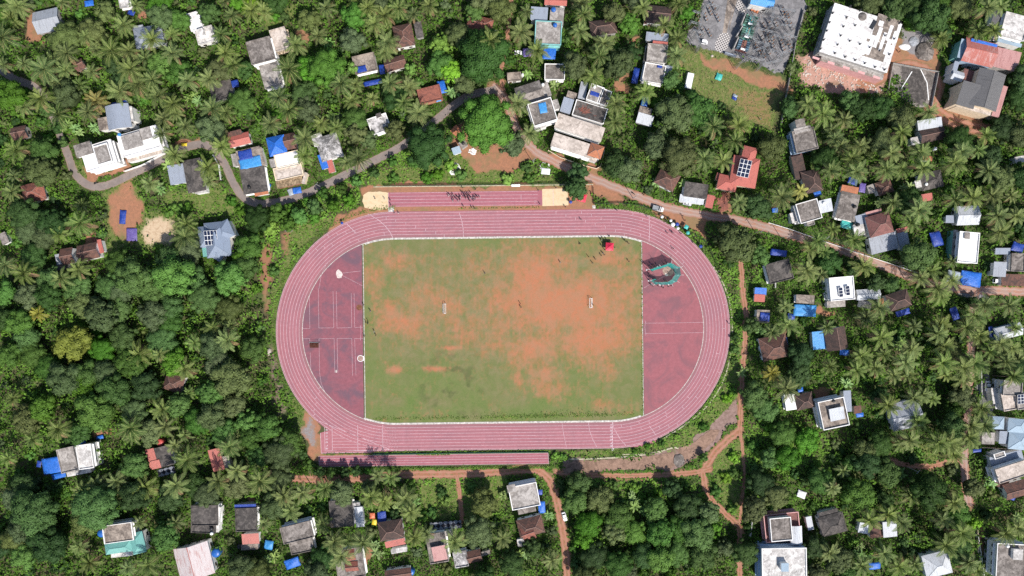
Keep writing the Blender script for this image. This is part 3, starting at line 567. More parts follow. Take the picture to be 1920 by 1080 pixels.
def house(ref, label, blocks, name='house', cat='house', lm=True):
    b0 = blocks[0]; p0 = W(b0[1], b0[2], b0[6]); th = -R(b0[5]); root = empty(name, (p0[0], p0[1], 0), th); tag(root, label, cat)
    if lm and ref: LMK.append((b0[1], b0[2], ref))
    ca, sa = cos(-th), sin(-th)
    loc = lambda x, y: ((x-p0[0])*ca-(y-p0[1])*sa, (x-p0[0])*sa+(y-p0[1])*ca)
    first = True
    for B in blocks:
        T, cx, cy, w, d, ang, h, rm, wm = B[:9]; o = B[9] if len(B) > 9 else ''
        pp = rect(cx, cy, w, d, ang); ROOFS.append(pp)
        P = [loc(*W(*q, h)[:2]) for q in pp]                       # 0 left-bottom 1 right-bottom 2 right-top 3 left-top
        wd = w*S*(CH-h)/CH; dp = d*S*(CH-h)/CH; z0 = 0.0
        if 'u' in o: z0 = float(o.split('u')[1].split()[0])        # an upper storey stands on the storey below
        wl = MB(); rf = MB()
        wp = inset(P, .18 if T in 'FX' else .4)
        ez = h-(.16 if T in 'FX' else .1)
        if T != 'O':
            wl.prism(wp, z0, ez); wo = wl.build('wall', M[wm], root)
        if T in 'FX':
            rf.prism(P, ez, h); ro = rf.build('roof', M[rm], root)
            if T == 'F':
                pa = MB(); I = inset(P, .28); n = 4; ph = .75 if 'p' not in o else 1.1
                pm = M['wall_white'] if 'w' in o else M[wm] if 'm' in o else M[rm]
                for i in range(4):
                    j = (i+1) % 4; pa.prism([P[i], P[j], I[j], I[i]], h, h+ph*.6)
                pa.build('parapet', pm, root)
        elif T in 'Gg':
            rise = (dp if T == 'G' else wd)*(.09 if 'f' in o else .2 if 'l' in o else .28)
            if T == 'G': e = [(P[0], P[1]), (P[3], P[2])]
            else: e = [(P[3], P[0]), (P[2], P[1])]
            (a0, a1), (c0, c1) = e
            m0 = ((a0[0]+c0[0])/2, (a0[1]+c0[1])/2, h+rise); m1 = ((a1[0]+c1[0])/2, (a1[1]+c1[1])/2, h+rise)
            slab(rf, [(*a0, h), (*a1, h), m1, m0], .12); slab(rf, [m0, m1, (*c1, h), (*c0, h)], .12)
            ro = rf.build('roof', M[rm], root)
            q = [(P[0], P[3]), (P[1], P[2])] if T == 'G' else [(P[3], P[2]), (P[0], P[1])]
            for (s0, s1), mm in zip(q, (m0, m1)):
                k = .12; cxm, cym = (P[0][0]+P[2][0])/2, (P[0][1]+P[2][1])/2
                f = lambda p: (p[0]+(cxm-p[0])*k, p[1]+(cym-p[1])*k); gb = MB()
                A, Bq, Cq = f(s0), f(s1), f(mm); A2 = (A[0]*.97+cxm*.03, A[1]*.97+cym*.03); B2 = (Bq[0]*.97+cxm*.03, Bq[1]*.97+cym*.03); C2 = (Cq[0]*.97+cxm*.03, Cq[1]*.97+cym*.03)
                gb.add([(*A, ez), (*Bq, ez), (*Cq, h+rise*.85), (*A2, ez), (*B2, ez), (*C2, h+rise*.85)], [(0, 1, 2), (5, 4, 3), (0, 3, 4, 1), (1, 4, 5, 2), (2, 5, 3, 0)])
                gb.build('gable', M[wm], root)
            rg = MB(); rg.tube((m0[0], m0[1], m0[2]+.02), (m1[0], m1[1], m1[2]+.02), .11, n=6)
            rg.build('ridge', M['tile_trim'] if 'tile' in rm else M['sheet_red' if 'stripe' in rm or 'rust' in rm else rm], ro)
        elif T == 'P':
            lng = max(wd, dp); sh = min(wd, dp); rise = sh*(.30 if 'l' not in o else .2)
            cxm, cym = (P[0][0]+P[2][0])/2, (P[0][1]+P[2][1])/2; k = max(0.02, (lng-sh*.92)/2)
            ux = ((P[1][0]-P[0][0])/wd, (P[1][1]-P[0][1])/wd); uy = ((P[3][0]-P[0][0])/dp, (P[3][1]-P[0][1])/dp)
            dr = ux if wd >= dp else uy
            r0 = (cxm-dr[0]*k, cym-dr[1]*k, h+rise); r1 = (cxm+dr[0]*k, cym+dr[1]*k, h+rise)
            q = [(*p, h) for p in P]
            if wd >= dp: fs = [[q[0], q[1], r1, r0], [q[2], q[3], r0, r1], [q[1], q[2], r1], [q[3], q[0], r0]]
            else: fs = [[q[1], q[2], r1, r0], [q[3], q[0], r0, r1], [q[0], q[1], r0], [q[2], q[3], r1]]
            for f in fs: slab(rf, f, .12)
            ro = rf.build('roof', M[rm], root)
            tr = M['tile_trim'] if 'tile' in rm else M[rm]
            near = lambda c_: min((r0, r1), key=lambda r: hypot(r[0]-c_[0], r[1]-c_[1]))
            rg = MB(); r = .10 if 'tile' in rm else .08
            rg.tube((r0[0], r0[1], r0[2]+.02), (r1[0], r1[1], r1[2]+.021), r)
            for c_ in q: rg.tube((c_[0], c_[1], c_[2]+.02), near(c_), r)
            rg.build('ridge', tr, ro)
        elif T in 'SO':
            rz = .1*min(wd, dp); q = [(*P[0], h), (*P[1], h), (*P[2], h+rz), (*P[3], h+rz)]
            slab(rf, q, .08); ro = rf.build('roof', M[rm], root)
            if T == 'O':
                for p in q:
                    pl = MB(); f = lambda a, c_: a*.94+c_*.06; cxm, cym = (P[0][0]+P[2][0])/2, (P[0][1]+P[2][1])/2
                    pl.tube((f(p[0], cxm), f(p[1], cym), 0), (f(p[0], cxm), f(p[1], cym), p[2]-.1), .06); pl.build('post', M['steel'], root)
        elif T == 'B':
            n = 8; vs = []; rise = wd*.13
            for i in range(n+1):
                f = i/n; z = h+rise*sin(pi*f)
                for A, C_ in ((P[0], P[1]), (P[3], P[2])): vs.append((A[0]+(C_[0]-A[0])*f, A[1]+(C_[1]-A[1])*f, z))
            nn = len(vs); vs += [(x, y, z-.08) for x, y, z in vs]
            rf.add(vs, [(2*i, 2*i+2, 2*i+3, 2*i+1) for i in range(n)]+[(nn+2*i, nn+2*i+1, nn+2*i+3, nn+2*i+2) for i in range(n)]+[(0, 1, nn+1, nn), (2*n, nn+2*n, nn+2*n+1, 2*n+1)])
            ro = rf.build('roof', M[rm], root, smooth=False)
        # windows and a sunshade on the walls that the photo can look at
        if T != 'O' and h-z0 >= 2.6 and 'n' not in o:
            cen = W(cx, cy, h); toc = (-cen[0], -cen[1]); tl = hypot(*toc) or 1
            for i in range(4):
                a, b = wp[i], wp[(i+1) % 4]; L = hypot(b[0]-a[0], b[1]-a[1])
                nx, ny = (b[1]-a[1])/L, -(b[0]-a[0])/L
                gxn = nx*cos(th)-ny*sin(th); gyn = nx*sin(th)+ny*cos(th)
                if (gxn*toc[0]+gyn*toc[1])/tl < .35 or L < 3: continue
                k = max(1, min(4, int(L/3.2))); rows = [z0+1.5]+([z0+4.6] if h-z0 > 6 else [])
                for zz in rows:
                    for j in range(k):
                        f = (j+.5)/k
                        wn = link('window', win_mesh(1.3, 1.2), root, (a[0]+(b[0]-a[0])*f, a[1]+(b[1]-a[1])*f, zz), atan2(b[1]-a[1], b[0]-a[0]))
                    if h > 3.2 and T in 'FX':
                        ss = MB(); ss.box(((a[0]+b[0])/2+nx*.3, (a[1]+b[1])/2+ny*.3, zz+.85), (L*.94, .6, .09), atan2(b[1]-a[1], b[0]-a[0])); ss.build('sunshade', M[wm], root)
            if first and 'e' not in o:
                a, b = wp[0], wp[1]; dr = MB(); dr.box((0, -.03, 1.0), (1.0, .06, 2.0)); mm = dr.build('door', M['wood'], root, (a[0]*.8+b[0]*.2, a[1]*.8+b[1]*.2, z0+.05), atan2(b[1]-a[1], b[0]-a[0]))
        first = False
    return root, loc
def part_at(h, name, mb, mat): return mb.build(name, mat, h[0])
def solar(h, cx, cy, w, d, ang, z, nx, ny, tilt=.10):
    p = [h[1](*W(*q, z)[:2]) for q in rect(cx, cy, w, d, ang)]
    mb = MB(); zs = [z, z, z+tilt*d*S, z+tilt*d*S]
    slab(mb, [(*p[i], zs[i]+.12) for i in range(4)], .1, 0)
    f = lambda u, v, k: tuple((p[0][i]*(1-u)+p[1][i]*u)*(1-v)+(p[3][i]*(1-u)+p[2][i]*u)*v for i in (0, 1))+(zs[0]*(1-v)+zs[2]*v+.12+k,)
    for i in range(nx):
        for j in range(ny):
            u0, u1, v0, v1 = (i+.06)/nx, (i+.94)/nx, (j+.05)/ny, (j+.95)/ny
            slab(mb, [f(u0, v0, .02), f(u1, v0, .02), f(u1, v1, .02), f(u0, v1, .02)], .015, 1)
    for q in range(4): mb.tube((p[q][0]*.9+p[(q+2) % 4][0]*.1, p[q][1]*.9+p[(q+2) % 4][1]*.1, z-.4), (p[q][0]*.9+p[(q+2) % 4][0]*.1, p[q][1]*.9+p[(q+2) % 4][1]*.1, zs[q]), .05)
    return mb.build('solar_panel', [M['white_paint'], M['solar']], h[0])
plain('solar', (.012, .018, .045), .15, .6, .2)
TANKS = {}
def tank(px, py, z, label, col='black_plastic', r=.62, hh=1.25, group=None):
    k = (col, r, hh); p = W(px, py, z+hh)
    if k not in TANKS:
        e = empty('water_tank', (p[0], p[1], z))
        b = MB(); b.lathe([(r*.95, 0), (r, .08), (r, hh*.3), (r*.97, hh*.33), (r, hh*.36), (r, hh*.62), (r*.97, hh*.65), (r, hh*.68), (r, hh*.8), (r*.75, hh*.95), (r*.4, hh)], n=14); b.build('tank_body', M[col], e, smooth=True)
        l = MB(); l.lathe([(r*.36, 0), (r*.36, .08), (r*.28, .12)], (0, 0, hh), 10); l.build('lid', M[col], e); TANKS[k] = e; o = e
    else:
        o = copy_tree(TANKS[k]); o.location = (p[0], p[1], z)
    tag(o, label, 'water tank', group)
    return o
def tarpaulin(label, cx, cy, w, d, ang, h, mat, hump=.5, poles=None, name='tarpaulin', cat='tarpaulin', nx=8):
    pp = rect(cx, cy, w, d, ang); c0 = W(cx, cy, h); th = -R(ang); n = nx; k = S*(CH-h)/CH; vs = []
    if h < 3: ROOFS.append(pp)
    ww, dd = w*k, d*k; sd = random.random()*50
    for j in range(n+1):
        for i in range(n+1):
            u, v = i/n, j/n; ex = 1+.05*(vnoise(np.array(v*3+sd), np.array(u*3+1.0))-.5)*(1 if 0 < u < 1 else 2)
            z = h+hump*(sin(pi*u)*sin(pi*v))**.7*.6*(1 if hump > 0 else 1)+float(vnoise(np.array(u*5+sd), np.array(v*5+sd*.7))-.5)*.35*min(1, abs(hump)+.3)
            vs.append(((u-.5)*ww*float(ex), (v-.5)*dd*float(ex), z))
    N = len(vs); vs += [(x, y, z-.03) for x, y, z in vs]; q = n+1
    fs = [(j*q+i, j*q+i+1, (j+1)*q+i+1, (j+1)*q+i) for j in range(n) for i in range(n)]
    fs += [tuple(N+x for x in f[::-1]) for f in fs]
    rim = [i for i in range(q)]+[j*q+n for j in range(1, q)]+[n*q+i for i in range(n-1, -1, -1)]+[j*q for j in range(n-1, 0, -1)]
    fs += [(rim[i], N+rim[i], N+rim[(i+1) % len(rim)], rim[(i+1) % len(rim)]) for i in range(len(rim))]
    mb = MB(); mb.add(vs, fs)
    if poles is None: poles = h >= 1.8
    if poles:
        e = empty(name, (c0[0], c0[1], 0), th); tag(e, label, cat); mb.build('sheet', M[mat], e, smooth=True)
        for sx in (-1, 1):
            for sy in (-1, 1):
                t_ = MB(); t_.tube((sx*ww*.46, sy*dd*.46, 0), (sx*ww*.46, sy*dd*.46, h+.05), .05); t_.build('pole', M['wood'], e)
        return e
    return tag(mb.build(name, M[mat], None, (c0[0], c0[1], 0), th, smooth=True), label, cat)

# T   cx   cy    w   d  ang  h   roof  wall  options
H = house
H('the grey mottled sheet house', 'grey mottled sheet roof house half under trees beside bare red soil', [('G', 89, 39, 48, 42, -13, 3.4, 'sheet_grey', 'wall_grey', 'l')])
H('', 'small white roofed house cut by the upper picture edge, blue tarpaulin at its corner', [('F', 233, 4, 18, 22, -8, 3.4, 'conc_white', 'wall_white', '')], lm=False)
H('the angular grey sheet roof', 'angular pale grey sheet roof house with palm shadow across it', [('P', 279, 69, 54, 40, -10, 3.6, 'sheet_bluish', 'wall_white', 'l'), ('S', 262, 60, 18, 24, -10, 3.0, 'sheet_grey', 'wall_white', 'n')])
H('the half finished white house', 'half finished white house with stepped bare roof terraces and a dark doorway', [('F', 366, 40, 24, 34, -16, 3.4, 'white_new', 'wall_white', ''), ('F', 385, 66, 34, 30, -16, 3.2, 'conc_white', 'wall_white', ''), ('X', 376, 60, 12, 14, -16, 5.2, 'conc_white', 'wall_white', 'u3.2 n')])
H('the black roofed cottage', 'black roofed cottage with pale mould patch and blue sheet on its corner', [('X', 415, 169, 42, 34, -14, 3.4, 'conc_dark', 'wall_grey')])
H('the arched grey roof', 'house under a smooth arched grey metal roof with blue back edge', [('B', 222, 219, 44, 46, -9, 6.4, 'sheet_bluish', 'wall_white'), ('F', 246, 214, 8, 28, -9, 5.6, 'conc_white', 'wall_white', ' n'), ('X', 193, 232, 18, 24, -9, 4.4, 'conc_brown', 'wall_white', 'n')])
H('the rusty brown roof', 'small dark brown roof house in the shade near the far left edge', [('G', 37, 249, 28, 24, -12, 3.2, 'tile_brown', 'wall_grey')])
H('', 'tiny brown roof nearly hidden between palms', [('G', 149, 122, 20, 20, -30, 3.0, 'tile_brown', 'wall_grey')], lm=False)
va = H('the stepped white villa', 'white two storey villa with grey water stained terrace and a grey box on its corner', [('F', 186, 292, 60, 46, -17, 6.6, 'white_new', 'wall_white', 'w'), ('F', 193, 289, 28, 36, -17, 7.6, 'conc_light', 'wall_white', 'wu6.6 n'), ('X', 156, 280, 32, 24, -17, 8.0, 'conc_grey', 'wall_white', 'u6.6 n')])
vb = H('the long white villa', 'long white two storey villa with two raised roof slabs beside the road', [('F', 262, 265, 76, 42, -16, 6.8, 'white_new', 'wall_white', 'w'), ('X', 247, 264, 36, 28, -16, 8.2, 'conc_light', 'wall_white', 'u6.8 n'), ('X', 273, 250, 20, 22, -16, 7.8, 'conc_light', 'wall_white', 'u6.8 n'), ('X', 270, 290, 66, 12, -16, 3.2, 'conc_cream', 'wall_white', 'n')])
tank(223, 252, 6.8, 'pale blue round tank on the back corner of the long white villa', 'tarp_sky', .7, .8)
H('the red sheet house', 'red sheet metal house with brown tiles behind, above the two blue roofs', [('G', 449, 262, 40, 22, -14, 3.4, 'sheet_red', 'wall_white', 'l'), ('S', 441, 252, 26, 14, -14, 3.5, 'tile_brown', 'wall_white', 'n')])
bh = H('the two tone blue roof', 'white house whose roof is covered in deep blue and sky blue sheeting', [('X', 468, 297, 46, 38, -13, 3.6, 'conc_brown', 'wall_white'), ('X', 441, 300, 12, 24, -13, 3.0, 'conc_light', 'wall_white', 'n'), ('X', 489, 294, 10, 36, -13, 3.2, 'conc_brown', 'wall_white', 'n')])
tarpaulin('deep blue tarpaulin over the back of the house with two blue sheets', 460, 290, 26, 18, -13, 3.9, 'tarp_navy', .2, False)
tarpaulin('bright sky blue tarpaulin over the front of the house with two blue sheets', 469, 305, 40, 20, -13, 3.8, 'tarp_sky', .2, False)
kh = H('the charcoal roof with tank', 'charcoal flat roof house with a lone round tank by the road', [('X', 476, 338, 46, 48, -9, 3.8, 'conc_dark', 'wall_white'), ('S', 490, 361, 26, 10, -11, 3.0, 'tile_orange', 'wall_white', 'n')])
tank(466, 351, 3.8, 'dark tank on a pale stand on the charcoal roof by the road', 'black_plastic', .6, 1.1)
tank(503, 347, 0, 'open blue water basin beside the charcoal roofed house', 'blue_plastic', .95, .7)
H('the blue grey and black roof', 'house half blue grey sheet and half black ridged roof inside the road bend', [('P', 364, 329, 34, 62, -11, 3.8, 'conc_dark', 'wall_white', 'l'), ('S', 332, 327, 30, 36, -9, 3.4, 'sheet_bluish', 'wall_white'), ('X', 376, 357, 22, 10, -11, 3.2, 'conc_white', 'wall_white', 'n')])
H('the round cornered red roof', 'red roofed cottage half in tree shade near the left edge', [('P', 63, 361, 42, 36, -14, 3.4, 'tile_red', 'wall_white')])
H('the twin brown tile roofs', 'pair of joined brown tiled roofs with red paved yard behind', [('G', 166, 472, 38, 30, -13, 3.8, 'tile_brown', 'wall_white'), ('G', 127, 480, 24, 30, -11, 3.8, 'tile_brown', 'wall_white'), ('S', 112, 486, 14, 20, -11, 3.0, 'sheet_grey', 'wall_grey', 'n'), ('S', 188, 462, 9, 26, -13, 2.6, 'sheet_red', 'wall_white', 'n'), ('X', 116, 500, 22, 12, -11, 2.8, 'conc_dark', 'wall_grey', 'n')])
sb = H('the blue grey solar house', 'blue grey hip roofed house with a solar array and a teal lean-to', [('P', 408, 449, 46, 66, -6, 5.4, 'sheet_slate', 'wall_white'), ('P', 387, 444, 30, 40, -6, 5.2, 'sheet_slate', 'wall_white', 'n'), ('P', 420, 432, 30, 34, -25, 5.6, 'sheet_slate', 'wall_white', 'n'), ('S', 388, 472, 16, 18, -6, 4.6, 'sheet_teal', 'wall_white', 'n'), ('P', 408, 474, 26, 26, 30, 5.0, 'sheet_slate', 'wall_white', 'n')])
solar(sb, 396, 446, 24, 27, -4, 7.4, 4, 3)
H('the white edge shed', 'small grey and white shed cut by the left edge of the picture', [('X', 7, 447, 14, 22, -25, 3.2, 'conc_grey', 'wall_white', 'n')], name='shed', cat='shed')
H('the blue pyramid roof', 'house with a bright blue pyramid roof beside brown tiles', [('P', 519, 273, 34, 36, -12, 4.0, 'tarp_blue', 'wall_grey'), ('G', 544, 265, 22, 30, -12, 3.6, 'tile_brown', 'wall_grey', 'n')])
H('the cream half built house', 'cream half built house with bright white slab and rough thatch front', [('F', 539, 300, 46, 28, -13, 4.0, 'white_new', 'wall_cream', 'm'), ('F', 541, 322, 54, 24, -13, 3.8, 'conc_cream', 'wall_cream', 'm n'), ('X', 514, 305, 16, 16, -13, 3.9, 'conc_light', 'wall_cream', 'n'), ('S', 543, 342, 50, 13, -13, 2.6, 'thatch', 'wall_laterite', 'n'), ('X', 571, 334, 6, 22, 15, 2.7, 'conc_cream', 'wall_cream', 'n')])
H('the patchy white roof', 'patchy white and black stained roof with blue and red lean-tos below', [('P', 617, 276, 42, 46, -18, 3.8, 'conc_patchy', 'wall_white', 'l'), ('S', 606, 303, 13, 28, -18, 3.0, 'tarp_blue', 'wall_white', 'n'), ('S', 620, 312, 12, 24, -16, 2.8, 'sheet_red', 'wall_white', 'n'), ('S', 596, 262, 20, 22, -18, 3.4, 'conc_patchy', 'wall_white', 'n')])
H('the tall grey concrete block', 'two storey grey concrete house with whitewashed lower front', [('F', 489, 95, 46, 44, -15, 6.6, 'conc_grey', 'wall_white', '')])
H('the roofless cream house', 'cream house with bare brown wall tops and blue gutter', [('F', 525, 74, 30, 42, -16, 4.6, 'conc_cream', 'wall_cream', '')])
H('the pale flat slab house', 'pale flat concrete house with a blue sheet on its lower corner', [('F', 508, 141, 34, 46, -15, 4.0, 'conc_light', 'wall_white', '')])
H('the concrete roof with tarpaulin', 'stained concrete roof with a purple blue tarpaulin over one corner', [('F', 684, 119, 42, 34, -13, 3.8, 'conc_brown', 'wall_white', '')])
H('the high brown tile house', 'brown tiled house with pale ridges and a white front, below a grove of palms', [('P', 757, 67, 36, 42, -11, 4.0, 'tile_brown', 'wall_white'), ('S', 785, 56, 14, 30, -11, 3.2, 'conc_dark', 'wall_grey', 'n')])
H('the shaded brown roof', 'dark brown tiled roof half hidden in tree shade', [('G', 741, 119, 40, 24, -17, 3.5, 'tile_brown', 'wall_white')])
H('the red brown patched roof', 'red brown patched roof by the road with blue sheeting at its end', [('F', 806, 177, 44, 28, -14, 3.6, 'tile_red', 'wall_laterite', '')])
H('the red hip roof', 'orange red tiled house half shaded by a large tree near the top', [('P', 900, 45, 48, 28, 12, 3.8, 'tile_red', 'wall_white'), ('X', 926, 60, 12, 8, 12, 3, 'conc_white', 'wall_white', 'n')])
H('the white patched roof', 'white and grey patched flat roof with a dark box on top, among palms', [('F', 711, 233, 38, 32, -20, 4.2, 'conc_patchy', 'wall_white', 'w'), ('X', 710, 216, 10, 8, -20, 5.6, 'conc_dark', 'wall_white', 'u4.2 n')])
H('the roadside shed', 'small flat concrete shed by the lane with a white tank', [('F', 964, 144, 26, 16, -4, 3.0, 'conc_brown', 'wall_white', '')], name='shed', cat='shed')
H('the red sheet terrace', 'red sheet roof cut by the upper picture edge', [('G', 1042, 2, 42, 16, 3, 4.2, 'sheet_red', 'wall_white', 'l')], lm=False)
th = H('the teal edged block', 'two storey teal edged concrete house with a grey annex and blue tanks', [('F', 1028, 62, 50, 44, 3, 7.0, 'conc_light', 'wall_teal', 'm'), ('S', 1011, 26, 32, 24, 4, 6.0, 'sheet_bluish', 'wall_white', ''), ('X', 1044, 31, 26, 34, 4, 6.2, 'conc_light', 'wall_white', ''), ('X', 1024, 83, 36, 6, 4, 4.6, 'white_new', 'wall_white', 'n')])
H('the square grey slab', 'square dark grey flat roof house with a white front ledge', [('F', 1040, 135, 38, 30, 1, 4.0, 'conc_grey', 'wall_white', 'w')])
H('the dark brown long roof', 'dark brown hipped roof half under trees near the top', [('P', 1131, 51, 50, 28, -8, 3.8, 'tile_dark', 'wall_grey')])
H('the grey double pitch roof', 'weathered grey double pitched roof with a long central ridge', [('G', 993, 176, 50, 38, -18, 4.0, 'conc_grey', 'wall_white', 'l'), ('X', 1024, 168, 14, 26, -18, 3.6, 'conc_light', 'wall_white', 'n')])
H('the scalloped grey terrace', 'two storey grey terrace roof with scalloped parapet and a blue sheet', [('F', 1017, 210, 46, 44, -17, 6.4, 'conc_grey', 'wall_white', 'm'), ('X', 1041, 196, 14, 18, -17, 6.3, 'conc_light', 'wall_white', 'n'), ('X', 1013, 237, 24, 8, -17, 5, 'conc_white', 'wall_white', 'n')])
H('the long grimy terrace', 'long grimy terrace roof with a heap of red tiles on it', [('F', 1106, 210, 62, 30, 17, 4.6, 'conc_dark', 'wall_white', 'm'), ('S', 1063, 198, 20, 28, 17, 4.2, 'sheet_bluish', 'wall_white', 'n')])
H('the terrace with blue sign', 'pale terrace roof with a bright blue banner lying on it', [('F', 1116, 176, 26, 32, 20, 6.0, 'conc_light', 'wall_white', 'm'), ('F', 1133, 183, 20, 30, 20, 5.6, 'conc_grey', 'wall_white', 'm n'), ('S', 1093, 170, 14, 32, 12, 4, 'sheet_grey', 'wall_grey', 'n'), ('X', 1072, 178, 18, 12, 18, 3.4, 'conc_brown', 'wall_grey', 'n')])
H('the long cream slab', 'long cream slab roof with grey stains, second of three parallel terraces', [('X', 1087, 239, 92, 28, 18, 5.2, 'conc_cream', 'wall_white')])
H('the orange pavilion roof', 'long cream building with an orange pyramid roof at its end', [('X', 1074, 273, 80, 26, 18, 6.4, 'conc_cream', 'wall_white'), ('P', 1117, 283, 27, 25, 18, 6.6, 'tile_orange', 'wall_white'), ('X', 1094, 293, 52, 7, 18, 3.4, 'conc_cream', 'wall_white', 'n')])
H('the dark verandah house', 'dark tiled house almost covered by a big palm beside the substation', [('G', 1234, 28, 46, 34, 6, 3.8, 'tile_dark', 'wall_white'), ('S', 1212, 28, 5, 34, 6, 3.4, 'sheet_red', 'wall_white', 'n')])
H('the slate blue lean to', 'slate blue sheet roof under a big palm crown', [('S', 1232, 70, 42, 16, 6, 3.4, 'sheet_bluish', 'wall_white')])
H('the cream flat block', 'cream flat roof with red strip along its back edge', [('F', 1232, 100, 38, 34, 5, 4.4, 'conc_light', 'wall_white', ''), ('S', 1238, 80, 28, 5, 6, 4.4, 'sheet_red', 'wall_white', 'n'), ('X', 1213, 98, 6, 34, 12, 3.6, 'conc_dark', 'wall_white', 'n')])
H('the pale split roof', 'pale split level roof with a tree growing against its side', [('F', 1226, 138, 40, 36, 11, 4.0, 'conc_light', 'wall_white', 'w'), ('S', 1252, 140, 12, 34, 11, 3.2, 'sheet_bluish', 'wall_white', 'n')])
H('the small white sheet hut', 'small white sheet hut with orange corner in the trees', [('S', 1209, 224, 30, 20, 16, 3.0, 'sheet_white', 'wall_grey', 'n'), ('X', 1210, 208, 24, 14, 16, 3.2, 'conc_brown', 'wall_grey', 'n')], name='shed', cat='shed')
# construction site
cb = H('the big white slab', 'very large white concrete slab building with rows of dark starter bars', [('X', 1614, 71, 133, 96, 17.5, 7.5, 'slab_white', 'wall_grey', 'e'), ('X', 1598, 127, 122, 10, 17.5, 5.2, 'conc_light', 'wall_pink', 'n')], 'unfinished_building', 'building')
def bar_at(px, py, z):                         # starter bars of a column
    x, y = cb[1](*W(px, py, z)[:2]); mb = MB()
    for dx in (-.13, .13):
        for dy in (-.2, 0, .2): mb.tube((x+dx, y+dy, z), (x+dx*1.15, y+dy*1.15, z+1.3), .045, n=4)
    mb.box((x, y, z+.12), (.5, .7, .24)); mb.build('starter_bar', M['dark_steel'], cb[0])
for q in [(1593, 13), (1612, 20), (1587, 33), (1561, 25), (1555, 42), (1581, 50), (1603, 48), (1550, 58), (1576, 67), (1544, 75), (1570, 84), (1593, 77), (1612, 83), (1538, 92), (1565, 100), (1584, 107), (1603, 113), (1621, 119), (1640, 126), (1658, 131), (1630, 89), (1649, 95), (1667, 102), (1659, 67), (1676, 73), (1667, 39), (1686, 44)]: bar_at(*q, 7.5)
def deck(px, py, w, d, ang, mat, z, nm):        # pieces lying on the big slab
    p = [cb[1](*W(*q, z)[:2]) for q in rect(px, py, w, d, ang)]; mb = MB(); mb.prism(p, z-.05, z); mb.build(nm, M[mat], cb[0])
deck(1660, 55, 42, 50, 17.5, 'conc_brown', 7.53, 'bare_slab'); deck(1641, 94, 42, 34, 17.5, 'conc_brown', 7.532, 'bare_slab')
for q in [(1646, 70, 7, 40), (1632, 84, 8, 38), (1655, 78, 6, 36), (1668, 62, 6, 30), (1664, 88, 7, 30), (1622, 90, 6, 26), (1676, 70, 5, 24), (1652, 44, 9, 10)]: deck(*q, 20, 'white_new', 7.56+.004*(q[0] % 7), 'white_board')
deck(1637, 46, 8, 18, 30, 'car_dark', 7.55, 'stair_opening')
for i in range(9): deck(1530+i*14.2, 109+i*4.5, 13, 4.2, 17.5, 'conc_brown' if i % 2 else 'wall_pink', 5.26, 'balcony_bay')
mb = MB(); x, y = cb[1](*W(1617, 31, 7.5)[:2]); mb.lathe([(1.7, 0), (1.3, .35), (.6, .75), (.1, .9)], (x, y, 7.5), 14); mb.build('gravel_heap', M['conc_grey'], cb[0])
H('the red and blue striped sheet roof', 'large rust red corrugated roof with peeling blue paint along its edges', [('G', 1836, 98, 60, 46, 13, 6.0, 'sheet_rust', 'wall_blue', 'l'), ('S', 1803, 91, 9, 36, 13, 5.6, 'sheet_blue', 'wall_teal', ' n'), ('S', 1845, 82, 50, 8, 14, 6.6, 'tarp_blue', 'wall_blue', 'n')], 'school_building', 'school')
H('the faded red annex', 'faded pinkish red sheet annex joined to the rust red roof', [('S', 1887, 112, 46, 36, 13, 5.0, 'sheet_pink', 'wall_grey', 'n')], 'school_building', 'school')
H('the long charcoal school roof', 'three storey school with a long charcoal gabled roof and cream galleries', [('g', 1852, 168, 52, 72, 16, 8.6, 'sheet_dark', 'wall_cream', 'f'), ('S', 1815, 178, 34, 46, 16, 8.4, 'sheet_dark', 'wall_cream', 'n'), ('X', 1826, 204, 66, 8, 16, 6.4, 'conc_cream', 'wall_cream', 'n'), ('X', 1822, 208, 66, 6, 16, 3.2, 'conc_cream', 'wall_cream', 'n'), ('S', 1874, 190, 14, 60, 16, 6.0, 'sheet_pink', 'wall_grey', 'n'), ('X', 1818, 142, 26, 22, 16, 5.4, 'tile_maroon', 'wall_cream', 'n')], 'school_building', 'school')
H('the grey porch gable', 'small pale grey gabled porch roof beside the charcoal school', [('G', 1795, 142, 22, 18, 18, 5.4, 'sheet_white', 'wall_white', 'n'), ('S', 1791, 127, 9, 24, 17, 5.4, 'sheet_bluish', 'wall_white', 'n')], 'porch', 'porch')
H('the white terrace by the palms', 'white stained terrace house near the upper right corner', [('F', 1902, 50, 46, 46, 15, 6.4, 'conc_white', 'wall_white', ''), ('S', 1869, 33, 16, 26, 15, 5.2, 'sheet_dark', 'wall_white', 'n'), ('S', 1893, 80, 46, 7, 15, 4.0, 'sheet_blue', 'wall_white', 'n')])
H('the upper grey roof with stair cabin', 'grey two storey house with a stair cabin and blue side wall', [('F', 1509, 263, 42, 42, -13, 6.4, 'conc_grey', 'wall_blue', ''), ('X', 1501, 232, 18, 18, -13, 6.6, 'conc_grey', 'wall_white', 'n'), ('X', 1505, 243, 32, 10, -13, 6.8, 'conc_light', 'wall_white', 'n')])
H('the white and brown pair', 'white walled house with a dark brown lower roof', [('S', 1743, 232, 46, 18, -10, 4.0, 'sheet_white', 'wall_white', ''), ('G', 1747, 252, 46, 26, -12, 3.6, 'tile_dark', 'wall_white', 'n'), ('X', 1716, 264, 16, 14, -12, 3, 'conc_white', 'wall_white', 'n')])
H('the dark hip by the dirt lane', 'dark brown hip roof with long shadowed annex', [('P', 1522, 340, 34, 42, -13, 4.0, 'tile_dark', 'wall_white'), ('S', 1498, 314, 22, 44, -13, 3.2, 'tile_dark', 'wall_grey', 'n'), ('X', 1494, 293, 22, 8, -12, 2.6, 'tile_maroon', 'wall_white', 'n')])
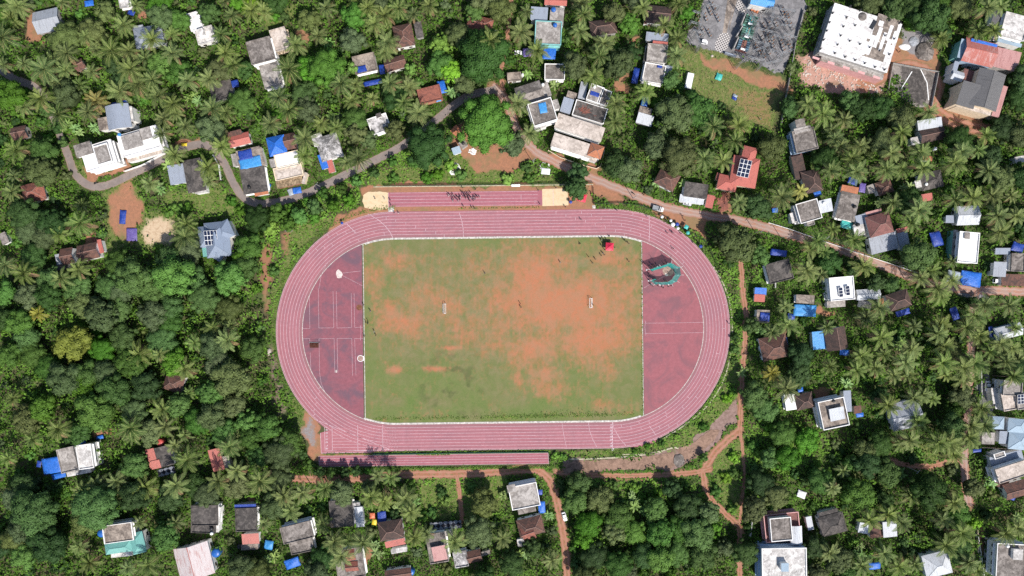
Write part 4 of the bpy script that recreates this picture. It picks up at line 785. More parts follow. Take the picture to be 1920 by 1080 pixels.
H('the walled grey terrace', 'two storey grey terrace house with white framed side pergola', [('F', 1516, 396, 42, 38, -16, 6.4, 'conc_grey', 'wall_white', 'w'), ('S', 1548, 386, 24, 24, -13, 5.6, 'sheet_white', 'wall_white', 'n'), ('X', 1489, 408, 12, 20, -16, 4, 'conc_white', 'wall_white', 'n'), ('F', 1519, 417, 14, 12, -16, 3.4, 'conc_light', 'wall_white', 'n')])
H('the long weathered slab', 'long weathered grey slab house with an orange tiled strip', [('X', 1590, 387, 36, 52, 13, 4.0, 'conc_grey', 'wall_white', ''), ('S', 1593, 356, 32, 14, 10, 3.8, 'tile_orange', 'wall_white', 'n')])
H('the smooth maroon hip roof', 'smooth maroon hip roofed house with grey sheet terrace in front', [('P', 1649, 421, 46, 40, -15, 5.4, 'tile_maroon', 'wall_white'), ('S', 1656, 456, 52, 32, -14, 3.8, 'sheet_grey', 'wall_white', ''), ('S', 1694, 452, 20, 34, -14, 3.0, 'sheet_bluish', 'wall_white', 'n'), ('S', 1692, 432, 22, 10, -14, 3.1, 'sheet_red', 'wall_white', 'n'), ('S', 1616, 411, 24, 18, -14, 3.8, 'sheet_bluish', 'wall_white', 'n'), ('X', 1611, 431, 20, 22, -10, 3.8, 'conc_white', 'wall_white', 'n'), ('S', 1638, 398, 30, 7, -14, 4.2, 'sheet_pink', 'wall_white', 'n')])
H('the small brown hip', 'small brown hip roof with white rear wall among palms', [('P', 1658, 351, 30, 26, -20, 3.6, 'tile_brown', 'wall_white'), ('X', 1634, 354, 14, 16, -20, 2.8, 'conc_light', 'wall_grey', 'n')])
H('the grey roof with white corner', 'dark grey roof with a white corner block and red lean-to', [('P', 1746, 338, 42, 32, -13, 3.8, 'conc_dark', 'wall_white', 'l'), ('X', 1722, 345, 12, 14, -13, 3.9, 'conc_white', 'wall_white', 'n'), ('S', 1738, 370, 20, 14, -10, 2.9, 'sheet_red', 'wall_white', 'n')])
H('the pale sheet gable', 'pale grey sheet gable roof half in palm shade', [('G', 1814, 404, 42, 36, -2, 4.0, 'sheet_white', 'wall_white', 'l'), ('S', 1781, 411, 16, 14, 0, 3.2, 'sheet_bluish', 'wall_white', 'n')])
H('the dazzling white block', 'dazzling white flat roofed long house with a grey hatch', [('F', 1815, 464, 38, 58, 5, 6.2, 'white_new', 'wall_white', 'w'), ('X', 1814, 442, 10, 12, 5, 6.9, 'conc_grey', 'wall_white', 'u6.2 n'), ('X', 1790, 458, 8, 54, 5, 4, 'conc_light', 'wall_teal', 'n')])
H('the courtyard terrace', 'grey terraces round a dark courtyard with red brick paving', [('S', 1874, 505, 24, 28, 2, 4.2, 'sheet_grey', 'wall_white', ''), ('F', 1908, 492, 26, 34, 2, 4.0, 'conc_grey', 'wall_white', ''), ('X', 1900, 525, 44, 22, 2, 3.0, 'tile_brown', 'wall_white', 'n'), ('S', 1880, 471, 28, 12, 0, 3.2, 'sheet_bluish', 'wall_white', 'n')])
H('the dark shaded terrace', 'dark terrace house half shaded by palms above the dirt lane', [('F', 1461, 509, 46, 38, -15, 4.2, 'conc_dark', 'wall_white', '')])
wh = H('the white solar villa', 'bright white villa with two slim solar panels on its roof', [('F', 1578, 541, 46, 44, -5, 6.4, 'white_new', 'wall_white', 'w'), ('X', 1568, 570, 34, 12, -4, 3.4, 'conc_light', 'wall_white', 'n')])
solar(wh, 1576, 548, 8, 18, -8, 6.9, 1, 3); solar(wh, 1589, 545, 8, 18, -8, 6.9, 1, 3)
H('the pale tilted sheet', 'pale tilted sheet roof beside the white villa with solar panels', [('G', 1628, 552, 44, 20, -4, 3.6, 'sheet_white', 'wall_white', 'l'), ('X', 1624, 571, 20, 14, 10, 3, 'conc_light', 'wall_white', 'n')])
H('the dark hip over blue sheet', 'dark brown hip roof with a blue sheet hanging below it', [('P', 1685, 563, 42, 32, -18, 3.8, 'tile_dark', 'wall_white'), ('S', 1653, 567, 8, 14, -10, 2.8, 'tile_orange', 'wall_white', 'n')])
H('the brown hip with red patch', 'brown hip roof with red and blue patched corner near the dirt lane', [('P', 1452, 651, 52, 44, -13, 4.0, 'tile_brown', 'wall_white'), ('S', 1475, 661, 12, 9, -13, 3.9, 'tarp_red', 'wall_white', 'n'), ('S', 1472, 641, 9, 16, -13, 3.9, 'tarp_blue', 'wall_white', 'n')])
H('the brown roof with blue wing', 'dark brown roof whose side wing is covered by a blue sheet', [('g', 1567, 635, 40, 42, -10, 4.0, 'tile_dark', 'wall_white'), ('S', 1535, 638, 24, 34, -6, 3.2, 'tarp_sky', 'wall_white', 'n')])
H('the white gabled cottage', 'brown hip cottage with a bright white wing beside a parapet house', [('P', 1508, 752, 34, 30, -13, 3.8, 'tile_dark', 'wall_white'), ('X', 1482, 754, 20, 30, -9, 3.8, 'white_new', 'wall_white', '')])
H('the white parapet house', 'white parapet house with a pale blue sheet on its sunken terrace', [('F', 1562, 775, 50, 54, -12, 6.4, 'conc_brown', 'wall_white', 'w p'), ('S', 1569, 776, 28, 24, -12, 7.4, 'sheet_white', 'wall_white', 'u6.4 n'), ('S', 1589, 752, 14, 40, -4, 3.4, 'sheet_bluish', 'wall_white', 'n')])
H('the palm shadowed sheet roof', 'broad grey sheet roof covered with palm shadows', [('G', 1697, 778, 56, 52, -12, 4.0, 'sheet_grey', 'wall_white', 'l')])
H('the tiny brown hut', 'tiny brown hut with a blue sheet, right of the white parapet house', [('S', 1608, 768, 14, 14, -6, 2.8, 'tile_brown', 'wall_grey', 'n')], name='shed', cat='shed')
ch_ = H('the cream solar house', 'cream terrace house with a solar panel, beside a parked car', [('F', 1898, 728, 36, 28, 4, 6.4, 'conc_light', 'wall_white', ''), ('F', 1893, 752, 30, 34, -10, 5.8, 'conc_cream', 'wall_white', ''), ('X', 1865, 742, 10, 30, -8, 3.4, 'conc_white', 'wall_white', 'n'), ('F', 1918, 752, 26, 30, -8, 6.2, 'conc_light', 'wall_white', 'n')])
solar(ch_, 1916, 748, 18, 18, -6, 7.0, 3, 3)
H('the pale blue gables', 'pale blue grey multi gabled house at the right edge', [('P', 1872, 793, 22, 24, 2, 4.0, 'sheet_blue', 'wall_white', 'l'), ('P', 1906, 798, 32, 26, 5, 5.2, 'sheet_blue', 'wall_white', 'l'), ('P', 1908, 826, 34, 34, 5, 5.0, 'sheet_blue', 'wall_white', 'l n'), ('X', 1853, 822, 24, 22, 2, 3.6, 'conc_light', 'wall_white', 'n'), ('S', 1881, 820, 16, 24, 2, 4.2, 'sheet_bluish', 'wall_white', 'n')])
H('the slanted cream terrace', 'two storey house with a slanted cream upper terrace and dark lower deck', [('F', 1898, 884, 62, 28, -18, 7.0, 'conc_cream', 'wall_white', ''), ('X', 1888, 862, 62, 24, -14, 4.2, 'sheet_bluish', 'wall_white', 'n'), ('F', 1873, 853, 22, 10, -18, 5.0, 'conc_light', 'wall_white', 'w n')])
H('the maroon corner roof', 'maroon tiled roof in shade below the slanted cream terrace', [('G', 1904, 918, 44, 30, -16, 3.8, 'tile_brown', 'wall_white'), ('S', 1878, 906, 22, 18, 25, 3.0, 'tile_brown', 'wall_white', 'n')])
H('the large mossy terrace', 'large mossy grey terrace house in the lower right corner', [('F', 1895, 1052, 56, 66, 3, 6.8, 'conc_grey', 'wall_white', 'w'), ('X', 1909, 1040, 18, 20, 3, 8.4, 'conc_white', 'wall_white', 'u6.8 n')])
H('the palm covered white sheet', 'white sheet roof almost hidden by palm crowns near the right edge', [('G', 1890, 622, 52, 24, -14, 3.8, 'sheet_white', 'wall_blue', 'l')])
H('the pink house', 'pink two storey house with a grey terrace and curved white sheet', [('F', 1466, 988, 66, 52, -6, 5.0, 'tile_maroon', 'wall_pink', 'm'), ('F', 1464, 992, 40, 44, -5, 7.4, 'conc_grey', 'wall_white', 'wu5'), ('B', 1493, 1003, 22, 34, -2, 6.8, 'sheet_white', 'wall_pink', 'u5 n')])
H('the white mould stained slab', 'white mould stained roof slab with blue stair cabin at the lower edge', [('F', 1470, 1060, 84, 66, -1, 8.4, 'conc_white', 'wall_blue', 'w'), ('X', 1472, 1064, 14, 16, 0, 10.6, 'sheet_blue', 'wall_white', 'u8.4 n')])
H('the charcoal cross hip', 'charcoal hip roofed house with a white side lean-to', [('P', 1561, 983, 48, 38, -15, 4.0, 'conc_dark', 'wall_white', 'l'), ('X', 1554, 965, 36, 16, -15, 3.8, 'conc_dark', 'wall_white', 'n'), ('S', 1518, 981, 11, 26, -12, 3.0, 'sheet_white', 'wall_white', 'n')])
H('the split pale roof', 'two pale sheet roofs with a brown gap between, under palms', [('S', 1668, 992, 26, 30, -6, 3.8, 'sheet_white', 'wall_white', ''), ('S', 1619, 990, 18, 20, 10, 3.4, 'sheet_white', 'wall_white', 'n'), ('X', 1643, 994, 24, 28, -4, 3, 'tile_brown', 'wall_white', 'n')])
H('the pale hip near the bottom', 'pale grey hip roof with palm crowns over it at the lower edge', [('P', 1757, 1058, 50, 44, -14, 4.2, 'sheet_white', 'wall_white', 'l')])
# lower left
H('the white terrace with blue sheets', 'pale concrete terrace house flanked by bright blue sheets', [('F', 127, 862, 32, 46, -13, 4.0, 'conc_light', 'wall_white', ''), ('F', 160, 856, 28, 46, -8, 6.4, 'conc_white', 'wall_white', 'w'), ('X', 148, 886, 46, 8, -11, 3.2, 'conc_white', 'wall_white', 'n')])
H('the red and grey roof', 'half red half grey roof with a black checkered gate below', [('S', 285, 859, 16, 36, -14, 3.8, 'sheet_red', 'wall_white', ''), ('X', 307, 856, 32, 38, -13, 3.8, 'conc_dark', 'wall_white', 'n'), ('S', 292, 871, 18, 16, -13, 3.9, 'sheet_red', 'wall_white', 'n')])
H('the maroon sheet strip', 'narrow maroon sheet roof with sunlit cream yard, palm shadow on it', [('S', 406, 862, 22, 42, -14, 3.6, 'sheet_red', 'wall_cream', 'n'), ('X', 425, 866, 12, 22, -14, 2.8, 'conc_cream', 'wall_cream', 'n')])
H('the glossy black roof', 'black flat roof house with a white side wall and tank', [('F', 384, 966, 50, 38, -1, 5.0, 'conc_dark', 'wall_white', ''), ('F', 382, 989, 46, 20, 2, 4.6, 'conc_dark', 'wall_white', ''), ('X', 408, 974, 8, 48, 4, 4, 'conc_white', 'wall_white', 'n')])
H('the dark roof with blue edge', 'dark stained concrete roof with blue back edge and red front shade', [('F', 462, 974, 40, 44, -2, 4.0, 'conc_dark', 'wall_white', ''), ('S', 460, 949, 40, 7, -2, 3.9, 'tarp_navy', 'wall_white', 'n'), ('S', 470, 1010, 32, 20, -3, 3.4, 'sheet_red', 'wall_white', 'n'), ('X', 468, 1026, 32, 10, -3, 2.8, 'conc_brown', 'wall_white', 'n')])
H('the teal patched house', 'large house with tan mottled terrace above teal sloping roofs', [('F', 222, 999, 56, 34, -8, 6.2, 'conc_brown', 'wall_white', 'w'), ('P', 222, 1026, 50, 22, -8, 5.0, 'sheet_teal', 'wall_white', 'l'), ('P', 258, 1018, 26, 40, -14, 5.0, 'sheet_teal', 'wall_white', 'l'), ('X', 228, 1040, 40, 8, -6, 3.0, 'conc_white', 'wall_white', 'n')])
H('the striped white sheet roof', 'wide white streaked sheet roof with a red ridge at the lower edge', [('g', 364, 1052, 66, 62, -14, 4.4, 'sheet_stripe', 'wall_white', 'l')])
H('the mould blotched roof', 'black and grey blotched flat roof with pale sheet on its side', [('X', 640, 963, 44, 50, -4, 4.0, 'conc_dark', 'wall_white', ''), ('S', 674, 969, 15, 38, -6, 3.4, 'sheet_white', 'wall_white', 'n'), ('X', 662, 950, 26, 14, -4, 3.2, 'conc_patchy', 'wall_white', 'n')])
H('the tall grey step roof', 'grey two level terrace house with a dark shaded back wall', [('F', 557, 998, 58, 32, -14, 6.2, 'conc_grey', 'wall_white', ''), ('F', 566, 1024, 44, 24, -12, 4.2, 'conc_grey', 'wall_white', '')])
H('the grey brown hip with red strip', 'dark grey brown hip roof with red sheet strip and white porch', [('P', 733, 994, 46, 36, -10, 4.2, 'tile_dark', 'wall_white'), ('S', 741, 1018, 38, 12, -12, 3.4, 'sheet_red', 'wall_white', 'n'), ('X', 748, 1032, 30, 9, -10, 3.0, 'conc_white', 'wall_white', 'n')])
H('the grey roof with red inset', 'grey terrace with two red tiled insets at the lower edge', [('F', 656, 1056, 52, 56, -9, 4.2, 'conc_grey', 'wall_white', ''), ('G', 657, 1040, 18, 22, -10, 4.5, 'tile_red', 'wall_white', 'n'), ('G', 660, 1062, 24, 18, -6, 4.5, 'tile_red', 'wall_white', 'n')])
H('the salmon pink sheet roof', 'grey house with a salmon pink sheet over its front terrace', [('F', 820, 1027, 36, 56, -9, 5.2, 'conc_grey', 'wall_white', ''), ('S', 824, 1037, 26, 28, -11, 6.4, 'sheet_pink', 'wall_white', 'n'), ('X', 841, 1000, 14, 10, -9, 4, 'conc_light', 'wall_white', 'n')])
H('the low brown wing', 'low brown tiled wing with a littered white terrace', [('F', 864, 1048, 26, 30, -10, 3.8, 'conc_patchy', 'wall_white', ''), ('G', 889, 1043, 28, 22, -14, 3.4, 'tile_brown', 'wall_white'), ('X', 911, 1037, 16, 8, -16, 2.6, 'conc_grey', 'wall_grey', 'n')])
H('the brown roof at the bottom edge', 'brown tiled roof cut by the lower picture edge beside a blue tank', [('G', 747, 1076, 50, 18, -8, 3.8, 'tile_brown', 'wall_white')])
hh_ = H('the white block by the path', 'two storey pale concrete block beside the red dirt path, blue sheets at its side', [('F', 983, 930, 54, 44, -11, 6.6, 'conc_light', 'wall_white', 'w'), ('X', 959, 916, 16, 14, -11, 7.4, 'conc_light', 'wall_white', 'u6.6 n'), ('X', 988, 957, 34, 10, -12, 4.2, 'conc_grey', 'wall_blue', 'n')])
H('the red tile house by the path', 'reddish brown tiled house with crossing gables beside the dirt path', [('P', 995, 987, 48, 34, -14, 3.9, 'tile_brown', 'wall_white'), ('G', 990, 998, 24, 30, -20, 4.2, 'tile_red', 'wall_white', 'n'), ('X', 981, 1017, 22, 14, -10, 2.6, 'conc_patchy', 'wall_white', 'n')])
ph = H('the red pagoda roof house', 'red sheet hip roofed house with a large solar array near the road', [('P', 1396, 322, 50, 56, 10, 5.6, 'sheet_red', 'wall_cream', 'l'), ('P', 1364, 343, 36, 28, 12, 4.8, 'sheet_red', 'wall_cream', 'l'), ('P', 1404, 292, 26, 34, 14, 5.4, 'sheet_red', 'wall_cream', 'l n'), ('S', 1350, 332, 14, 14, 12, 3.6, 'sheet_red', 'wall_cream', 'n')])
solar(ph, 1395, 316, 22, 32, 12, 7.6, 3, 4)
H('the diamond brown roof', 'brown tiled hip roof turned diagonally, above the road', [('P', 1251, 336, 40, 34, 28, 4.0, 'tile_brown', 'wall_white')])
H('the roadside grey shop', 'dark grey roofed shop with cream awning facing the road', [('X', 1305, 357, 44, 28, 8, 4.2, 'conc_dark', 'wall_white', ''), ('S', 1297, 374, 46, 14, 8, 3.2, 'sheet_white', 'wall_white', 'n'), ('S', 1331, 378, 14, 24, 12, 3.0, 'sheet_red', 'wall_white', 'n')], 'shop', 'shop')
H('the blue and red hut', 'small hut with blue and red sheets beside the dirt lane', [('S', 1424, 559, 20, 14, 3, 3.0, 'sheet_red', 'wall_white', 'n'), ('S', 1426, 546, 22, 13, 3, 3.1, 'tarp_blue', 'wall_white', 'n')], name='shed', cat='shed')
H('the brown slab with blue sheet', 'small brown slab house with a blue sheet over its roof', [('X', 1431, 593, 24, 24, 3, 3.4, 'conc_brown', 'wall_white', 'n')])
H('the palm yard cottage', 'small concrete topped store behind the blue awning', [('X', 1510, 561, 34, 16, 3, 3.4, 'conc_brown', 'wall_white', '')])
H('the utility hut', 'pale blue sheet hut beside a ring of white rubble', [('S', 856, 282, 16, 13, -20, 3.0, 'sheet_blue', 'wall_white', 'n')], 'shed', 'shed')
H('the pump house', 'small grey concrete pump house with a dark tank on its roof', [('X', 868, 270, 14, 13, -35, 3.2, 'conc_grey', 'wall_grey', 'n')], 'shed', 'shed')
H('the orange roof fragment', 'orange sheet roof mostly under a big round tree', [('S', 858, 248, 24, 16, 45, 3.2, 'tile_orange', 'wall_white', 'n')], 'shed', 'shed')
H('', 'small grey cabin roof under trees in the forest, brown tiled', [('P', 326, 718, 36, 32, 18, 3.6, 'tile_brown', 'wall_white')], lm=False); LMK.append((326, 718, 'the brown cabin in the forest'))
H('', 'white cabin between trees at the far right edge', [('X', 1912, 299, 18, 12, -10, 3.4, 'conc_white', 'wall_white', 'n')], lm=False)
H('', 'small red roof glimpsed between palms below the upper right trees', [('S', 1739, 297, 18, 9, 5, 3.2, 'tile_orange', 'wall_white', 'n')], lm=False)
H('the blue roofed substation office', 'substation control building with a bright blue and white roof at the upper edge', [('G', 1430, 1, 44, 22, 12, 5.0, 'tarp_sky', 'wall_white', 'l'), ('X', 1418, 10, 26, 5, 14, 3.6, 'conc_white', 'wall_white', 'n')], 'control_building', 'building')
# tarpaulins and tanks
TP_ = tarpaulin
TP_('purple blue tarpaulin on a corner of a stained concrete roof among palms', 678, 130, 18, 13, -14, 4.1, 'tarp_navy', .2, False)
TP_('blue tarpaulin strip in deep shade between two brown roofs', 716, 130, 10, 18, -8, 2.2, 'tarp_navy'); TP_('long dark blue tarpaulin in tree shade below the stained concrete roof', 699, 155, 34, 9, -12, 2.0, 'tarp_navy')
TP_('blue tarpaulin at the roadside end of the red brown patched roof', 829, 163, 14, 24, -14, 3.0, 'tarp_blue'); TP_('small blue sheet below the red brown patched roof', 822, 186, 11, 9, -14, 2.4, 'tarp_sky')
TP_('bright blue tarpaulin below the teal edged concrete block', 1030, 99, 24, 24, 3, 2.6, 'tarp_blue'); TP_('purple blue tarpaulin beside the white car under a palm', 991, 98, 20, 16, -5, 2.4, 'tarp_purple')
TP_('light blue tarpaulin spread on the scalloped grey terrace', 1018, 202, 14, 20, -12, 6.55, 'tarp_sky', .15, False); TP_('deep blue banner lying on a pale terrace above the long grimy one', 1115, 176, 17, 8, 18, 6.1, 'tarp_navy', .1, False)
TP_('small blue sheet at the edge of the pale split roof', 1237, 125, 9, 5, 10, 4.4, 'tarp_navy', .1, False); TP_('blue tarpaulin beside a palm below the pale split roof', 1209, 190, 12, 18, 10, 2.2, 'tarp_blue'); TP_('dark blue tarpaulin in shade along the pale split roof', 1192, 142, 12, 30, 12, 2.0, 'tarp_navy')
TP_('blue tarpaulin tent under trees right of the maroon hip roof', 1756, 448, 20, 28, -15, 2.6, 'tarp_navy', 1.2); TP_('large blue tarpaulin roof below the dazzling white block', 1820, 523, 38, 28, 8, 3.0, 'tarp_blue', .8); TP_('grey tarpaulin joined to the large blue one below the dazzling white block', 1788, 519, 24, 22, 12, 2.8, 'tarp_grey', .5)
TP_('blue tarpaulin over the corner of the courtyard terrace', 1908, 464, 22, 18, 20, 3.0, 'tarp_navy'); TP_('square blue awning beside the white solar villa', 1509, 582, 42, 22, 3, 3.0, 'tarp_sky', .3); TP_('dark blue sheet in shade beside the square blue awning', 1484, 594, 14, 12, 5, 2.4, 'tarp_navy')
TP_('blue sheet hanging below the dark hip roof by the lane', 1693, 586, 26, 11, -18, 2.6, 'tarp_navy'); TP_('blue sheet below the corner of the brown roof with blue wing', 1584, 661, 18, 11, 5, 2.4, 'tarp_blue'); TP_('small blue sheet above the white gabled cottage', 1501, 731, 10, 10, -8, 3.0, 'tarp_blue')
TP_('blue sheet in front of the tiny brown hut', 1612, 778, 14, 8, -8, 2.2, 'tarp_blue'); TP_('blue tarpaulin in trees near the right hand dirt road', 1790, 588, 14, 24, -20, 2.6, 'tarp_navy'); TP_('blue sheet over the brown slab by the dirt lane', 1434, 594, 18, 16, 5, 3.6, 'tarp_navy', .3, False)
TP_('large bright blue sheet on the shed of the pale lower left terrace', 96, 873, 32, 30, -10, 2.8, 'tarp_blue', .3); TP_('crumpled blue sheet below the large one of the lower left terrace', 110, 892, 26, 10, -14, 2.0, 'tarp_blue'); TP_('blue sheet above the lower left terrace house', 152, 829, 17, 15, -8, 3.0, 'tarp_blue')
TP_('blue scrap beside a patch of dirt above the lower left terrace', 187, 820, 14, 7, -14, .4, 'tarp_blue'); TP_('blue tarpaulin behind the grey brown hip with red strip', 716, 969, 16, 20, -6, 2.8, 'tarp_navy', .3); TP_('yellow sheet beside the blue tarpaulin behind the grey brown hip', 702, 979, 9, 11, 10, 2.2, 'tarp_yellow'); TP_('orange sheet near the yellow sheet behind the grey brown hip', 698, 967, 10, 11, 0, 2.2, 'tarp_orange')
TP_('blue tarpaulin in greenery below the tall grey step roof', 548, 1056, 28, 18, -18, 2.4, 'tarp_blue', .8); TP_('round crumpled blue tarpaulin at the end of the red front shade', 504, 1022, 16, 17, 10, 2.2, 'tarp_sky', .8); TP_('blue tarpaulin beside the white block by the dirt path', 1016, 951, 13, 22, -4, 2.6, 'tarp_blue', .6); TP_('small blue sheet at the upper corner of the white block by the path', 1013, 923, 8, 10, 0, 2.4, 'tarp_navy', .3)
TP_('blue tarpaulin among palms near the lower right', 1640, 1061, 22, 13, -4, 2.6, 'tarp_blue', .8); TP_('blue and grey plastic sheet on the dirt beside the asphalt road', 557, 357, 16, 12, -10, .35, 'tarp_blue', .5); TP_('grey plastic sheet beside the blue one on the roadside dirt', 545, 360, 10, 13, -20, .3, 'tarp_grey', .4)
TP_('crumpled blue sheet on bare red ground in the clearing', 230, 407, 12, 26, 4, .35, 'tarp_navy', .5); TP_('faded bluish sheet in shade at the foot of the clearing', 247, 440, 20, 24, 0, .4, 'tarp_purple', .4); TP_('yellow sheet on orange ground beside the long white villa', 345, 271, 11, 6, 0, .5, 'tarp_yellow', .2)
TP_('blue sheet at the side of the black roofed cottage', 439, 157, 16, 14, -10, 2.8, 'tarp_navy', .3); TP_('blue tarpaulin near the upper edge between trees', 167, 6, 17, 11, -8, 2.6, 'tarp_blue', .4); TP_('blue sheet in tree shade below the cut white house', 246, 24, 13, 9, 20, 2.2, 'tarp_navy', .4); TP_('blue back sheet of the arched grey roof', 224, 194, 30, 8, -12, 5.6, 'tarp_navy', .2, False)
TP_('blue sheet between the dark hip roofs above the road', 1533, 363, 14, 9, -20, 2.6, 'tarp_blue', .3); TP_('blue sheet behind the orange tiled strip', 1599, 340, 18, 12, 20, 2.6, 'tarp_navy', .3); TP_('dark blue sheets over the yard of the small brown hip', 1617, 352, 12, 18, 10, 2.4, 'tarp_purple', .3); TP_('teal sheet below the long weathered slab', 1587, 422, 22, 14, 15, 2.4, 'tarp_teal', .4)
TP_('blue basin like sheet beside the walled grey terrace', 1453, 394, 11, 9, 0, .8, 'tarp_blue', .4); TP_('blue sheet near the upper right corner of the dirt lane cottages', 1460, 474, 30, 12, 8, 2.4, 'tarp_navy', .3); TP_('blue sheet by the lane below the slanted terrace', 1896, 932, 16, 10, 20, 2.2, 'tarp_navy'); TP_('teal plastic sheet lying on the dry grass', 1348, 144, 12, 13, 20, .4, 'tarp_teal', .8)
TP_('blue sheet beside the palm covered white roof', 1858, 622, 8, 20, -8, 2.6, 'tarp_navy'); TP_('white scrap sheet in the trees above the charcoal cross hip', 1503, 927, 16, 13, 20, .8, 'tarp_white'); TP_('blue sheet at the lower end of the white mould stained slab', 1421, 1066, 8, 14, 0, 2.2, 'tarp_blue'); TP_('blue sheets in the yard of the slanted cream terrace', 1832, 845, 16, 6, -6, 1.6, 'tarp_navy', .3, False)
TP_('blue sheet left of the pale lower left terrace', 73, 870, 8, 12, 10, 2.2, 'tarp_navy', .3)
tank(1041, 46, 7.4, 'blue round tank on the teal edged concrete block', 'blue_plastic', .8, 1.2); tank(1038, 17, 6.2, 'blue round tank on the annex of the teal edged block', 'blue_plastic', .9, 1.0); tank(980, 139, 0, 'white round tank beside the roadside shed', 'white_paint', .6, 2.6); tank(1018, 158, 3.6, 'white round tank at the corner of the grey double pitch roof', 'white_paint', .6, 1.3); tank(1115, 162, 6.0, 'white tank on the terrace with the blue banner', 'white_paint', .6, 1.1)
tank(1604, 387, 4.0, 'dark tank on the long weathered slab', 'black_plastic', .65, 1.2); tank(1546, 380, 5.6, 'white tank on the sheet roof of the walled grey terrace', 'white_paint', .6, 1.2); tank(1610, 421, 3.8, 'black tank beside the smooth maroon hip roof', 'black_plastic', .7, 1.3); tank(395, 992, 4.6, 'black tank with a white neighbour on the glossy black roof', 'black_plastic', .7, 1.2); tank(396, 1001, 4.6, 'white tank at the corner of the glossy black roof', 'white_paint', .6, 1.0)
tank(188, 1001, 0, 'blue tank with white lid left of the teal patched house', 'blue_plastic', 1.6, 3.0); tank(403, 1038, 0, 'large blue tank beside the striped white sheet roof', 'blue_plastic', 1.8, 3.0); tank(770, 1074, 0, 'large blue tank at the lower edge beside a brown roof', 'blue_plastic', 1.4, 3.0); tank(298, 830, 0, 'red tank behind the half red half grey roof', 'red_plastic', 1.5, 2.6); tank(448, 1026, 0, 'grey tank in the yard of the dark roof with blue edge', 'black_plastic', 1.0, 1.6)
tank(868, 268, 3.2, 'dark tank on the grey pump house', 'black_plastic', .6, 1.0); tank(1738, 345, 3.8, 'white tank on the grey roof with white corner', 'white_paint', .6, 1.1); tank(1564, 752, 6.4, 'dark tank on the white parapet house', 'black_plastic', .6, 1.1); tank(1755, 278, 0, 'white tank in the palms below the white and brown pair', 'white_paint', .7, 2.0); tank(1891, 1025, 6.8, 'white tank on the large mossy terrace', 'white_paint', .6, 1.0)
